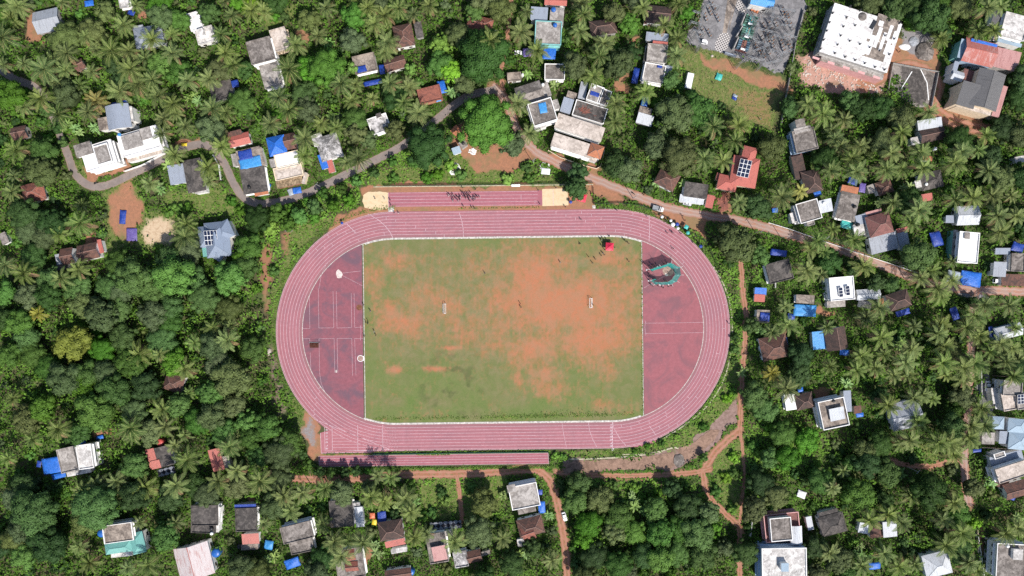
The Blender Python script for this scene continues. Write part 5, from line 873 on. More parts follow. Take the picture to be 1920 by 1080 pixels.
# ================================================================== things on and round the track
# -- people
plain('skin', (.16, .085, .055), .6, .3, .1); plain('hair', (.012, .010, .010), .7, .3, .2)
CL = {'dark': (.025, .028, .035), 'navy': (.02, .035, .10), 'white': (.75, .75, .73), 'maroon': (.20, .03, .04), 'blue': (.05, .14, .48), 'purple': (.16, .06, .25), 'green': (.05, .18, .09), 'yellow': (.6, .45, .06), 'pink': (.65, .2, .3), 'teal': (.06, .35, .34), 'grey': (.22, .22, .22), 'red': (.5, .05, .05)}
for k, v in CL.items(): plain('cloth_'+k, v, .9, .1, .2)
def body_mesh(pose):
    st = pose == 'sit'
    J = {}                                     # joint: (x, y, z, radius)
    hz = .95 if not st else .5
    J['pel'] = (0, 0, hz, .145); J['wst'] = (0, .01, hz+.16, .125); J['chs'] = (0, .0, hz+.38, .15); J['nck'] = (0, .01, hz+.53, .06); J['hd0'] = (0, .0, hz+.62, .085); J['hd1'] = (0, -.005, hz+.72, .10); J['hd2'] = (0, .0, hz+.80, .075)
    E = [('pel', 'wst'), ('wst', 'chs'), ('chs', 'nck'), ('nck', 'hd0'), ('hd0', 'hd1'), ('hd1', 'hd2')]
    J['nose'] = (0, -.115, hz+.70, .018); E.append(('hd1', 'nose'))
    for s, n in ((-1, 'l'), (1, 'r')):
        sw = {'stand': .03, 'walk': .24*s, 'sit': 0, 'run': .38*s}[pose]
        J[n+'sh'] = (s*.19, 0, hz+.46, .065); J[n+'el'] = (s*.25, sw*.5, hz+.2, .048); J[n+'wr'] = (s*.24, sw*.8-(.08 if pose != 'stand' else .02), hz-.02 if pose != 'run' else hz+.2, .033); J[n+'hn'] = (s*.235, sw*.8-.12, hz-.10 if pose != 'run' else hz+.24, .036)
        E += [('chs', n+'sh'), (n+'sh', n+'el'), (n+'el', n+'wr'), (n+'wr', n+'hn')]
        for fi in range(5):                    # four fingers and a thumb
            a = (fi-1.5)*.018 if fi < 4 else .035; ln = (.05, .06, .062, .05, .035)[fi]
            b = J[n+'hn']; J[n+'f%d' % fi] = (b[0]-s*a*.3, b[1]-a if fi < 4 else b[1]-.045, b[2]-ln if pose != 'run' else b[2]+ln*.4, .009); E.append((n+'hn', n+'f%d' % fi))
        J[n+'hp'] = (s*.09, 0, hz-.06, .10)
        if st:
            J[n+'kn'] = (s*.12, -.42, .5, .065); J[n+'an'] = (s*.12, -.45, .08, .042)
        else:
            J[n+'kn'] = (s*.10, -sw*.6-.03, .50, .065); J[n+'an'] = (s*.10, -sw*.9+.02, .09, .042)
        a = J[n+'an']; J[n+'to'] = (a[0]+s*.02, a[1]-.17, .045, .038)
        E += [('pel', n+'hp'), (n+'hp', n+'kn'), (n+'kn', n+'an'), (n+'an', n+'to')]
    ks = list(J); me = D.meshes.new('tmp'); me.from_pydata([J[k][:3] for k in ks], [(ks.index(a), ks.index(b)) for a, b in E], [])
    o = D.objects.new('tmp', me); COL.objects.link(o)
    o.modifiers.new('s', 'SKIN'); o.modifiers.new('u', 'SUBSURF').levels = 1
    for i, k in enumerate(ks):
        sv = me.skin_vertices[0].data[i]; sv.radius = (J[k][3], J[k][3]*(.75 if k in ('pel', 'wst', 'chs') else 1)); sv.use_root = k == 'pel'
    dg = bpy.context.evaluated_depsgraph_get(); m = D.meshes.new_from_object(o.evaluated_get(dg)); D.objects.remove(o); m.name = 'person'
    for q in ('skin', 'cloth_dark', 'cloth_navy', 'rubber'): m.materials.append(M[q])
    for p in m.polygons:
        x, y, z = p.center; ax = abs(x)
        if z > hz+.50: i = 0
        elif z < .075: i = 3
        elif ax > .215 and z < hz+.30 and not (st and y < -.1): i = 0
        elif z < hz+.02 or (st and y < -.12): i = 2
        else: i = 1
        p.material_index = i; p.use_smooth = True
    return m, hz
def hair_mesh(hz):
    mb = MB(); mb.lathe([(.112, -.02), (.118, .04), (.10, .10), (.06, .135), (.02, .145)], (0, .012, hz+.70), 10); return mb.mesh('hair', M['hair'], True)
BODY = {p: body_mesh(p) for p in ('stand', 'walk', 'sit', 'run')}
HAIR = {p: hair_mesh(BODY[p][1]) for p in BODY}
def person(px, py, rot, pose, shirt, trouser, label, group=None, z=0, hair=True):
    p = W(px, py); o = link('person', BODY[pose][0], None, (p[0], p[1], z), R(rot)); o.scale = (1.06,)*3
    tag(o, label, 'person', group)
    for i, m in ((1, 'cloth_'+shirt), (2, 'cloth_'+trouser)):
        o.material_slots[i].link = 'OBJECT'; o.material_slots[i].material = M[m]
    if hair: link('hair', HAIR[pose], o)
    return o
rr = random.Random(5)
# the pack on the upper practice runway
pack = []
while len(pack) < 40:
    x = rr.gauss(870, 17); y = rr.gauss(369.5, 3.2)
    if not (838 < x < 903 and 363 < y < 379) or any(hypot(x-a, y-b) < 2.3 for a, b in pack): continue
    pack.append((x, y))
for i, (x, y) in enumerate(pack):
    person(x, y, rr.uniform(0, 360), rr.choice(('stand', 'stand', 'walk')), rr.choice(('dark', 'dark', 'navy', 'grey', 'dark', 'navy', 'white') if i % 7 else ('white',)), rr.choice(('dark', 'navy', 'dark')), 'person among the dark clothed crowd packed together on the upper practice runway', 'crowd on the upper practice runway')
for x, y, sh, lb, po in [
    (867, 352, 'dark', 'person in dark clothes at the fence behind the runway crowd', 'stand'), (891.5, 355, 'dark', 'person walking on the dirt strip behind the runway crowd', 'walk'), (866, 361, 'navy', 'person at the back edge of the runway above the crowd', 'stand'), (882.5, 362, 'dark', 'second person at the back edge of the runway above the crowd', 'stand'),
    (869, 387, 'dark', 'lone person on the grass strip below the runway crowd', 'stand'), (885, 389.5, 'dark', 'person at the track edge below the runway crowd', 'walk'), (890, 390.5, 'navy', 'person standing close beside another below the runway crowd', 'stand'), (849.5, 378, 'white', 'white shirted person below the end of the runway crowd', 'stand'),
    (1009, 357, 'purple', 'person in purple beside the upper corner of the long jump pit', 'stand'), (1042, 352.5, 'dark', 'person at the fence above the long jump pit', 'walk'), (1012, 382.5, 'dark', 'person on the runway end beside the long jump pit', 'stand'), (1066, 377, 'dark', 'person beside the blue bag near the long jump pit', 'stand'), (1059.5, 388, 'dark', 'person below the lower corner of the long jump pit', 'walk'), (1133.5, 391, 'white', 'pale shirted person by the outer lane near the pad', 'walk'), (1156, 394.5, 'dark', 'person on the outermost lane past the pad', 'stand'), (1154, 393, 'navy', 'person beside another on the outermost lane past the pad', 'stand'),
    (1089, 412, 'dark', 'lone person in the middle lanes of the upper straight', 'run'), (1212, 405, 'white', 'person stepping on the outer lane at the upper bend', 'walk'), (1230, 403.5, 'grey', 'person on the bank above the upper bend', 'stand'), (909, 512, 'navy', 'lone person on the turf in the upper field', 'walk'), (1050.5, 492, 'white', 'person in white on the red patch of the upper field', 'stand'), (1103, 481.5, 'dark', 'first of three people standing in a triangle on the field', 'stand'), (1116, 486, 'dark', 'person on the far right of the triangle on the field', 'stand'), (1110.5, 493, 'dark', 'lowest person of the triangle on the field', 'walk'), (1087.5, 456.5, 'dark', 'person crouching on the turf by the upper field edge', 'sit'), (1178.5, 490, 'dark', 'lone person right of the red canopy on the field', 'walk'),
    (704, 373, 'dark', 'person standing in the middle of the left sand pit', 'stand'), (721.5, 373, 'white', 'person near the board end of the left sand pit', 'walk'), (732, 375.5, 'dark', 'person on the runway at the left pit', 'stand'), (732.8, 384, 'navy', 'second person on the runway at the left pit', 'stand'), (740, 399.5, 'dark', 'person crossing the kerb below the left pit', 'stand'), (748, 400, 'white', 'white shirted person on the outer lane below the left pit', 'walk'),
    (682.5, 572, 'dark', 'person at the field kerb beside the brown circle', 'stand'), (695, 583, 'blue', 'person in bright blue on the left field edge', 'stand'), (690.5, 602, 'dark', 'person in a trio at the left field edge', 'stand'), (686.5, 604, 'navy', 'person nearest the kerb in the trio at the left field edge', 'stand'), (691, 606, 'grey', 'lowest person of the trio at the left field edge', 'sit'), (684, 629.5, 'dark', 'person at the kerb below the take off arc', 'walk'), (702.5, 621.5, 'white', 'white shirted person on the left of the field', 'stand'), (705.5, 628.8, 'dark', 'dark clothed person beside the white shirted one on the field', 'stand'),
    (975.5, 569, 'dark', 'upper of two people in midfield', 'stand'), (976.8, 576, 'dark', 'lower of two people in midfield', 'walk'), (1112, 572, 'yellow', 'goalkeeper beside the right hand small goal', 'stand'), (1365.5, 606, 'blue', 'person in blue on the outside of the right bend', 'stand'),
    (1250.5, 437, 'dark', 'person on the outer lanes left of a pair at the bend', 'stand'), (1258.5, 435.5, 'dark', 'person in a pair on the outer lanes at the bend', 'walk'), (1261.5, 437, 'grey', 'second of the pair on the outer lanes at the bend', 'stand'), (1275.5, 438, 'navy', 'person on the outer lane below the umbrellas', 'stand'), (1261, 466, 'dark', 'lone runner mid lane on the upper right bend', 'run'), (1278.5, 405, 'dark', 'person walking along the dirt road verge', 'walk'), (1283, 413.5, 'dark', 'second person walking on the dirt road verge', 'walk'), (1276.5, 384.5, 'dark', 'person on the road in front of the grey shop', 'walk'), (1270, 381.5, 'maroon', 'person in maroon on the road in front of the grey shop', 'walk')]:
    person(x, y, rr.uniform(0, 360), po, sh, rr.choice(('dark', 'navy', 'grey')), lb)
for x, y in [(1124, 447), (1127, 451), (1131, 448), (1133, 453), (1130, 457), (1128, 461), (1134, 461), (1137, 449), (1142, 443), (1139, 453), (1146, 454), (1152, 464), (1133, 468)]:
    person(x+rr.uniform(-1, 1), y, rr.uniform(0, 360), rr.choice(('stand', 'stand', 'sit')), rr.choice(('dark', 'dark', 'navy', 'white')), 'dark', 'person in the group gathered around the red canopy on the field', 'people around the red canopy on the field')
for x, y, sh, lb in [(1127, 479, 'dark', 'person lowest in the trio below the red canopy'), (1130, 475, 'white', 'white shirted person in the trio below the red canopy'), (1133, 478, 'grey', 'grey shirted person in the trio below the red canopy'), (1169, 449, 'dark', 'person by the kerb right of the red canopy'), (1173.5, 453.5, 'dark', 'person bending right of the red canopy'), (1178.5, 457, 'pink', 'person in pink right of the red canopy')]: person(x, y, rr.uniform(0, 360), 'stand', sh, 'dark', lb)
for x, y in [(1216, 498), (1219, 495), (1222, 496), (1225, 500), (1220, 501), (1228, 499), (1231, 497), (1244, 494.5), (1250, 492.5), (1215, 507), (1216, 512), (1217, 517), (1218, 522), (1219, 528), (1220, 534), (1223, 536.5), (1234, 536.5), (1241, 538), (1243, 539.5), (1253, 537), (1257.5, 535.5), (1208, 494), (1204, 492)]:
    person(x+rr.uniform(-.6, .6), y, rr.uniform(0, 360), 'stand', rr.choice(('dark', 'navy', 'dark', 'grey', 'blue')), 'dark', 'person watching from just outside the teal throwing cage', 'spectators round the throwing cage')
for x, y, lb in [(1247, 527.5, 'thrower standing inside the teal cage near its lower net'), (1266, 511, 'person inside the teal cage at its right hand net')]: person(x, y, 200, 'stand', 'yellow' if x < 1250 else 'dark', 'dark', lb)
for x, y, sh in [(1247, 411, 'dark'), (1249, 414, 'purple'), (1254, 414, 'dark'), (1264, 425, 'dark'), (1266, 419, 'blue'), (1272, 424, 'dark'), (1276, 427, 'grey'), (1279, 430, 'navy'), (1283, 432, 'dark'), (1287, 433, 'dark'), (1293, 439, 'blue'), (1299, 444, 'green'), (1301, 449, 'dark'), (1306, 452, 'dark'), (1309, 455, 'navy'), (1298, 453, 'dark'), (1312, 460, 'blue'), (1317, 461, 'white'), (1315, 466, 'dark'), (1342, 503, 'dark'), (1346, 508, 'white'), (1349, 512, 'dark'), (1240, 409, 'dark'), (1318, 470, 'grey')]:
    person(x, y, rr.uniform(0, 360), rr.choice(('stand', 'sit', 'stand')), sh, 'dark', 'spectator on the grassy bank along the upper right bend', 'spectators on the bank of the upper right bend', .02)
def umbrella(px, py, r, mat, label):
    p = W(px, py, 2.0); e = tag(empty('umbrella', (p[0], p[1], 0)), label, 'umbrella')
    a = MB(); n = 8; vs = [(0, 0, 2.25)]
    for k, (q, z) in enumerate(((.5, 2.18), (.85, 2.03), (1, 1.93))): vs += [(r*q*cos(2*pi*i/n), r*q*sin(2*pi*i/n), z) for i in range(n)]
    fs = [(0, 1+i, 1+(i+1) % n) for i in range(n)]+[(1+k*n+i, 1+(k+1)*n+i, 1+(k+1)*n+(i+1) % n, 1+k*n+(i+1) % n) for k in range(2) for i in range(n)]
    a.add(vs, fs); a.build('canopy', M[mat], e); s = MB(); s.tube((0, 0, .9), (0, 0, 2.35), .015); s.tube((0, 0, .9), (.06, 0, .84), .02); s.build('handle', M['wood'], e)
for u in [(1241.5, 406.5, .62, 'tarp_white', 'white umbrella highest along the bank of the upper right bend'), (1258, 413.5, .6, 'tarp_white', 'white umbrella second along the spectators of the bend'), (1262, 421, .85, 'tarp_white', 'largest white umbrella beside the blue one at the bend'), (1270, 420.5, .8, 'tarp_navy', 'blue umbrella in the middle of the bend spectators'), (1271.5, 428, .6, 'tarp_white', 'white umbrella nearest the lane below the blue one'), (1290, 436.5, .75, 'tarp_teal', 'round teal umbrella below the square teal sheet'), (1314, 462, .7, 'tarp_navy', 'blue umbrella lowest along the bend spectators'), (1070, 378.5, .7, 'tarp_navy', 'blue umbrella on the dirt beside the right hand sand pit'), (641, 418, .6, 'tarp_navy', 'blue umbrella outside the upper left bend')]: umbrella(*u)
tarpaulin('square teal sheet shelter among the spectators of the bend', 1287, 425.5, 7.5, 7.5, 30, 2.2, 'tarp_teal', .3)
def canopy(px, py, w, label, ang):
    p = W(px, py, 2.4); e = tag(empty('canopy_tent', (p[0], p[1], 0), -R(ang)), label, 'tent'); h = w/2; mb = MB()
    vs = [(0, 0, 3.3)]+[(x*h*k, y*h*k, z) for k, z in ((.5, 2.75), (1, 2.4)) for x, y in ((-1, -1), (0, -1), (1, -1), (1, 0), (1, 1), (0, 1), (-1, 1), (-1, 0))]
    mb.add(vs, [(0, 1+i, 1+(i+1) % 8) for i in range(8)]+[(1+i, 9+i, 9+(i+1) % 8, 1+(i+1) % 8) for i in range(8)]); mb.build('canopy', M['tarp_red'], e)
    v = MB()
    for a, b in (((-h, -h), (h, -h)), ((h, -h), (h, h)), ((h, h), (-h, h)), ((-h, h), (-h, -h))): slab(v, [(*a, 2.39), (*b, 2.39), (*b, 2.12), (*a, 2.12)], .01)
    v.build('valance', M['tarp_red'], e)
    for x in (-1, 1):
        for y in (-1, 1):
            t_ = MB(); t_.tube((x*h*.97, y*h*.97, 0), (x*h*.97, y*h*.97, 2.4), .03); t_.build('pole', M['steel'], e)
    q = MB(); q.box((h*.3, -h*.4, .37), (1.4, .6, .74)); q.build('folding_table', M['tarp_white'], e)
canopy(1143, 462.5, 3.1, 'red canopy tent on the turf at the upper field edge', 4); canopy(1091.5, 370.5, 3.3, 'red canopy tent on the dirt between a tree and the pad', 14)
# -- throwing cage
t = NT('cage_net', .8, .2); t.base(t.mix(t.noise(2, 3), (.03, .40, .35), (.06, .58, .50))); ck = t.n('ShaderNodeBsdfTransparent'); ms = t.n('ShaderNodeMixShader'); ms.inputs[0].default_value = .22
tl = t.n('ShaderNodeBsdfTranslucent'); tl.inputs[0].default_value = (.06, .60, .52, 1); ad_ = t.n('ShaderNodeMixShader'); ad_.inputs[0].default_value = .5; t.l(t.b.outputs[0], ad_.inputs[1]); t.l(tl.outputs[0], ad_.inputs[2])
t.l(ad_.outputs[0], ms.inputs[1]); t.l(ck.outputs[0], ms.inputs[2]); t.l(ms.outputs[0], t.t.nodes['Material Output'].inputs[0]); M['cage_net'] = t.mat
cgp = [(1223, 509), (1217.5, 505.5), (1238, 499.5), (1258, 493), (1275.5, 501.5), (1277, 515.5), (1269.5, 527.5), (1259.5, 533), (1243, 534), (1226.5, 533), (1221, 526), (1229, 525)]
cg = empty('throwing_cage', W(1248, 515)); tag(cg, 'teal netted throwing cage open on its left side, in the right hand apron', 'throwing cage')
c0 = W(1248, 515); CH_ = 5.2; base = []
for q in cgp: x, y, _ = W(*q, CH_); base.append((x-c0[0], y-c0[1]))
for i, p in enumerate(base[1:-1]):
    t_ = MB(); t_.tube((*p, 0), (*p, CH_+1), .06); k = hypot(*p); t_.tube((*p, CH_+1), (p[0]*(1+.9/k), p[1]*(1+.9/k), CH_+1.1), .04); t_.box((p[0], p[1], .06), (.5, .5, .12)); t_.build('post', M['white_paint'], cg)
for a, b in zip(base, base[1:]):
    mb = MB(); n = 6; vs = []
    for i in range(n+1):
        f = i/n; sag = .35*sin(pi*f)
        for z, kk in ((0.1, .74), (CH_*.45, .80), (CH_-sag, 1)): vs.append(((a[0]+(b[0]-a[0])*f)*kk+random.uniform(-.08, .08), (a[1]+(b[1]-a[1])*f)*kk+random.uniform(-.08, .08), z))
    mb.add(vs, [(3*i+j, 3*i+3+j, 3*i+4+j, 3*i+1+j) for i in range(n) for j in range(2)]); mb.build('net', M['cage_net'], cg)
def disc(name, px, py, r, mat, z, label=None, cat=None, kind=None, rin=0):
    p = W(px, py); mb = MB(); n = 24
    vs = [(r*cos(2*pi*i/n), r*sin(2*pi*i/n), zz) for zz in (0, z) for i in range(n)]; fs = [(i, (i+1) % n, n+(i+1) % n, n+i) for i in range(n)]
    if rin:
        vs += [(rin*cos(2*pi*i/n), rin*sin(2*pi*i/n), zz) for zz in (0, z) for i in range(n)]; fs += [(n+i, n+(i+1) % n, 3*n+(i+1) % n, 3*n+i) for i in range(n)]+[(2*n+(i+1) % n, 2*n+i, 3*n+i, 3*n+(i+1) % n) for i in range(n)]
    else: fs.append(tuple(n+i for i in range(n)))
    mb.add(vs, fs); o = mb.build(name, M[mat], None, (p[0], p[1], 0)); return tag(o, label, cat, None, kind)
plain('circle_concrete', (.36, .24, .20), .9, .1, .4); plain('circle_brown', (.19, .085, .05), .9, .1, .4); plain('circle_pale', (.62, .52, .48), .9, .1, .3)
disc('throwing_circle', 1255.5, 508.5, 1.5, 'circle_concrete', .060, 'worn throwing circle inside the teal cage', 'throwing circle'); disc('chalk_patch', 1250, 514.5, .7, 'circle_pale', .050, kind='structure'); disc('chalk_patch', 1253, 507, 2.3, 'circle_concrete', .042, kind='structure')
disc('throwing_circle', 673.5, 576.5, 1.15, 'circle_brown', .055, 'plain brown throwing circle beside the left field kerb', 'throwing circle')
disc('throwing_circle', 676, 672, 1.12, 'circle_concrete', .06, 'white rimmed throwing circle below the brown one', 'throwing circle', rin=0); disc('circle_rim', 676, 672, 1.28, 'white_paint', .085, kind='structure', rin=1.12); flat('circle_pad', [(677.5, 667.5), (682.5, 668), (682.6, 676), (677.5, 676.5)], M['white_paint'], .054)
disc('throwing_circle', 636, 514, 1.25, 'circle_pale', .055, 'chalk dusted throwing circle with two sector lines', 'throwing circle'); flat('chalk_patch', [(631, 508), (635, 505), (640, 509), (642, 514), (640, 521), (634, 522), (630, 516)], M['circle_pale'], .040, wob=.8, sub=2)
# -- high jump mat and stands
p = W(590, 647.5); e = tag(empty('high_jump_mat', (p[0], p[1], 0)), 'brown high jump landing mat with uprights and crossbar', 'landing mat')
mb = MB(); mb.box((0, 0, .36), (3.3, 1.75, .62)); mb.build('mat', M['mat_brown'], e); mb = MB(); mb.box((0, 0, .69), (3.34, 1.79, .04)); mb.build('cover', M['mat_brown'], e)
for x in (-1.9, 1.9):
    mb = MB(); mb.tube((x, 1.25, 0), (x, 1.25, 1.9), .04); mb.box((x, 1.25, .03), (.6, .35, .06)); mb.build('upright', M['dark_steel'], e)
mb = MB(); mb.tube((-1.9, 1.25, 1.5), (1.9, 1.25, 1.5), .025); mb.build('crossbar', M['white_paint'], e)
# -- small goals
def goal(px, py, label, flip):
    p = W(px, py); e = tag(empty('football_goal', (p[0], p[1], 0), 0 if not flip else pi), label, 'goal'); w, h, dp = 3.7, 1.7, 1.3; f = MB(); r = .06
    for y in (-w/2, w/2): f.tube((0, y, 0), (0, y, h), r); f.tube((0, y, h), (-dp*.5, y, h), r); f.tube((0, y, .05), (-dp, y, .05), r); f.tube((-dp*.5, y, h), (-dp, y, .05), r)
    f.tube((0, -w/2, h), (0, w/2, h), r); f.tube((-dp, -w/2, .05), (-dp, w/2, .05), r); f.tube((-dp*.5, -w/2, h), (-dp*.5, w/2, h), r); f.build('frame', M['white_paint'], e)
    nt = MB()
    for i in range(13):
        y = -w/2+w*i/12; nt.tube((-dp*.5, y, h), (-dp, y, .05), .008, n=3)
    for i in range(6): nt.tube((-dp*.5-dp*.5*i/6, -w/2, h-(h-.05)*i/6), (-dp*.5-dp*.5*i/6, w/2, h-(h-.05)*i/6), .008, n=3)
    nt.build('net', M['white_paint'], e)
goal(836.5, 578.5, 'white small football goal left of midfield with bare frame', False); goal(1104.5, 568, 'white small football goal on bare red soil, goalkeeper beside it', True)
# -- odds and ends of the ground
mb = MB(); mb.box((0, 0, .38), (3.4, .95, .06)); e = tag(empty('officials_bench', W(967, 348)), 'long white officials bench by the fence above the runway', 'bench'); mb.build('top', M['white_paint'], e)
for x in (-1.4, 1.4):
    q = MB(); q.box((x, 0, .175), (.12, .7, .35)); q.build('leg', M['steel'], e)
def pad(px, py, w, d, label): p = W(px, py); mb = MB(); mb.box((0, 0, .06), (w, d, .12)); tag(mb.build('concrete_pad', M['kerb_concrete'], None, (p[0], p[1], 0)), label, 'concrete pad')
pad(733.3, 393, 2.2, 1.7, 'pale concrete pad between the left sand pit and the track'); pad(1113.5, 388, 1.2, 1.2, 'small concrete pad right of the long jump pit'); pad(1149, 843, .9, 1.2, 'white concrete block at the outer end of the finish line'); pad(630.5, 696, .55, 1.0, 'small white box on the left apron between two lines')
def boulder(px, py, rx, ry, h, mat, label, name='boulder', cat='boulder', seed=0):
    p = W(px, py); mb = MB(); n = 14; vs = []
    r_ = random.Random(seed)
    for z, k in ((0, 1), (.45, .95), (.8, .6), (1, .15)): vs += [(rx*k*cos(2*pi*i/n)*r_.uniform(.82, 1.15), ry*k*sin(2*pi*i/n)*r_.uniform(.82, 1.15), h*z*r_.uniform(.85, 1.1)) for i in range(n)]
    mb.add(vs, [(j*n+i, j*n+(i+1) % n, (j+1)*n+(i+1) % n, (j+1)*n+i) for j in range(3) for i in range(n)]+[tuple(3*n+i for i in range(n))])
    return tag(mb.build(name, M[mat], None, (p[0], p[1], 0)), label, cat)
boulder(505, 660, 1.0, 1.4, .9, 'conc_cream', 'pale cream boulder outside the left bend', seed=1); boulder(541, 431, 1.6, 1.0, .6, 'conc_grey', 'grey rock slab in weeds outside the upper left bend', seed=2)
boulder(1273, 863.5, 2.2, 2.6, .7, 'conc_grey', 'six sided grey slab at the end of the gravel bank', 'stone_slab', 'slab', 3)
boulder(1733, 97, 3.6, 3.9, 1.9, 'conc_grey', 'large dark grey gravel mound beside the big white slab', 'gravel_mound', 'gravel mound', 4); boulder(1713, 78, 1.9, 1.9, .8, 'sheet_grey', 'smaller bluish gravel mound beside the large one', 'gravel_mound', 'gravel mound', 5); boulder(1696, 88, 2.2, 1.4, .6, 'white_new', 'white lime heap between the big slab and the mounds', 'lime_heap', 'heap', 6)
boulder(1104, 205, 0, 0, 0, 'rubble', 'x', seed=1) if False else None
x, y, _ = W(1093, 206, 4.6); mb = MB(); r_ = random.Random(9)
for i in range(260):
    a, q = r_.uniform(0, 6.28), abs(r_.gauss(0, .5)); mb.box((2.9*q*cos(a)+.6, 1.5*q*sin(a), 4.66+.35*max(0, 1-q)*r_.random()), (.42, .24, .05), r_.uniform(0, 3.1), r_.randint(0, 1))
tag(mb.build('roof_tile_heap', [M['tile_red'], M['tile_brown']], None, (x, y, 0), -R(17)), 'heap of red roof tiles spread on the long grimy terrace', 'tile heap')
def rubble_ring(px, py, ri, ro, n, label, mat='white_new'):
    p = W(px, py); mb = MB(); r_ = random.Random(int(px))
    for i in range(n):
        a = r_.uniform(0, 6.28); q = r_.uniform(ri, ro); s_ = r_.uniform(.14, .42); mb.lathe([(s_, 0), (s_*.9, s_*.5), (s_*.3, s_*.8)], (q*cos(a), q*sin(a), 0), 6)
    return tag(mb.build('rubble_ring', M[mat], None, (p[0], p[1], 0)), label, 'rubble heap')
rubble_ring(852, 317, 1.2, 2.4, 190, 'ring of white rubble round a dry well in the clearing'); disc('dry_well', 852, 315, 1.0, 'circle_concrete', .5, 'round dry well inside the ring of white rubble', 'well', rin=.75)
rubble_ring(886, 284, 0, 1.5, 60, 'heap of white stones in the clearing near the pump house'); rubble_ring(1022, 314, 1.0, 2.0, 50, 'white stones round the grey plastic sheet by the road'); tarpaulin('grey plastic sheet over a heap beside the dusty road', 1023, 321, 17, 12, 5, .5, 'tarp_white', .5, False)
for q in ((1530, 128), (1560, 140), (1600, 160), (1540, 150), (1518, 118), (1575, 152), (1622, 158), (1585, 138), (1512, 142), (1640, 166)): rubble_ring(*q, 0, 2.8, 24, 'scattered pale brick rubble in the pink yard of the big white slab', 'conc_cream')['group'] = 'rubble in the pink yard'
# tent-like mounds by the hedge on the edge of the field: concrete slab end of the long drain
# -- vehicles
def vehicle(px, py, ang, L, Wd, paint, label, name='parked_car', cat='car', kind='car'):
    p = W(px, py, 1.0); e = tag(empty(name, (p[0], p[1], 0), -R(ang)), label, cat); P_ = M[paint]; h = Wd/2
    if kind == 'truck': prof = [(-.5, .55, 1, .95), (-.5, 1.15, 1, .95), (.16, 1.15, 1, .95), (.17, 1.9, .92, .8), (.40, 1.9, .92, .8), (.46, 1.15, 1, .95), (.5, 1.0, .9, .9), (.5, .5, .9, .9)]
    mb = MB()
    secs = [(-.5, .86, .45, .85), (-.46, .96, .35, .95), (-.3, 1, .3, 1.0), (.22, 1, .3, .98), (.42, .97, .35, .86), (.5, .82, .42, .7)]
    vs = []
    for f, k, z0, z1 in secs: vs += [(f*L, -h*k, z0), (f*L, -h*k, z1*.8), (f*L, -h*k*.86, z1), (f*L, h*k*.86, z1), (f*L, h*k, z1*.8), (f*L, h*k, z0)]
    n = len(secs); mb.add(vs, [(i*6+j, i*6+6+j, i*6+6+(j+1) % 6, i*6+(j+1) % 6) for i in range(n-1) for j in range(6)]+[tuple(range(5, -1, -1)), tuple((n-1)*6+j for j in range(6))]); mb.build('body', P_, e, smooth=False)
    cx0, cx1, ch = (-.34, .18, 1.5) if kind == 'car' else (.02, .30, 1.75) if kind == 'truck' else (-.46, .34, 1.85)
    g = MB(); b0 = [(cx0*L, .9), ((cx0+.1)*L if kind != 'van' else (cx0+.03)*L, .76), ((cx1-.13)*L, .76), (cx1*L, .9)]
    vs = []
    for s_ in (-1, 1): vs += [(b0[0][0], s_*h*.84, .94), (b0[1][0], s_*h*.74, ch-.05), (b0[2][0], s_*h*.74, ch-.05), (b0[3][0], s_*h*.84, .94)]
    g.add(vs, [(0, 1, 2, 3), (7, 6, 5, 4), (0, 4, 5, 1), (1, 5, 6, 2), (2, 6, 7, 3)]); g.build('window', M['glass'], e)
    r = MB(); x0, x1 = b0[1][0], b0[2][0]; r.box(((x0+x1)/2, 0, ch-.02), (x1-x0, h*1.5, .08)); r.build('roof', P_, e)
    if kind == 'truck':
        bed = MB(); bl, bw = L*.5, Wd*.98
        for c_, d_ in (((-.25*L, 0, .98), (bl, bw, .06)), ((-.25*L, bw/2-.03, 1.2), (bl, .06, .45)), ((-.25*L, -bw/2+.03, 1.2), (bl, .06, .45)), ((-.5*L, 0, 1.2), (.06, bw, .45))): bed.box(c_, d_)
        bed.build('cargo_bed', M['steel'], e)
    for x in (-.31, .31):
        for s_ in (-1, 1):
            w_ = MB(); w_.tube((x*L, s_*h*.98-s_*.1, .32), (x*L, s_*h*.98+s_*.06, .32), .32, n=14); wo = w_.build('wheel', M['rubber'], e)
            rm = MB(); rm.tube((x*L, s_*h*.98+s_*.06, .32), (x*L, s_*h*.98+s_*.075, .32), .18, n=10); rm.build('rim', M['steel'], wo)
    for s_ in (-1, 1):
        hl = MB(); hl.box((.488*L, s_*h*.6, .64), (.08, .3, .14)); hl.build('headlight', M['white_paint'], e)
        mr = MB(); mr.box((.14*L, s_*(h+.06), .98), (.12, .16, .1)); mr.build('mirror', P_, e)
    return e
vehicle(1234, 391, 13, 4.4, 1.85, 'car_white', 'white open backed pickup on the verge above the upper bend', 'pickup_truck', 'pickup', 'truck'); vehicle(973, 98.5, 5, 3.5, 1.6, 'car_white', 'white car beside purple tarpaulin near the top'); vehicle(1853, 724, 94, 4.1, 1.8, 'car_white', 'white car in the walled drive of the cream solar house')
vehicle(742, 898.5, 178, 4.6, 1.85, 'car_dark', 'dark car in shade on the dirt path below the practice runway'); vehicle(721, 898, 176, 2.9, 1.5, 'car_dark', 'small dark van behind the dark car on the shaded path', 'parked_van', 'van', 'van'); vehicle(1058.5, 969, 74, 3.6, 1.6, 'car_white', 'white car on the red dirt path beside the thicket'); vehicle(1289, 381, 12, 3.4, 1.6, 'car_silver', 'grey car under the awning edge of the grey shop'); vehicle(1871, 527, 4, 3.6, 1.7, 'car_white', 'white van beside the courtyard terrace', 'parked_van', 'van', 'van')
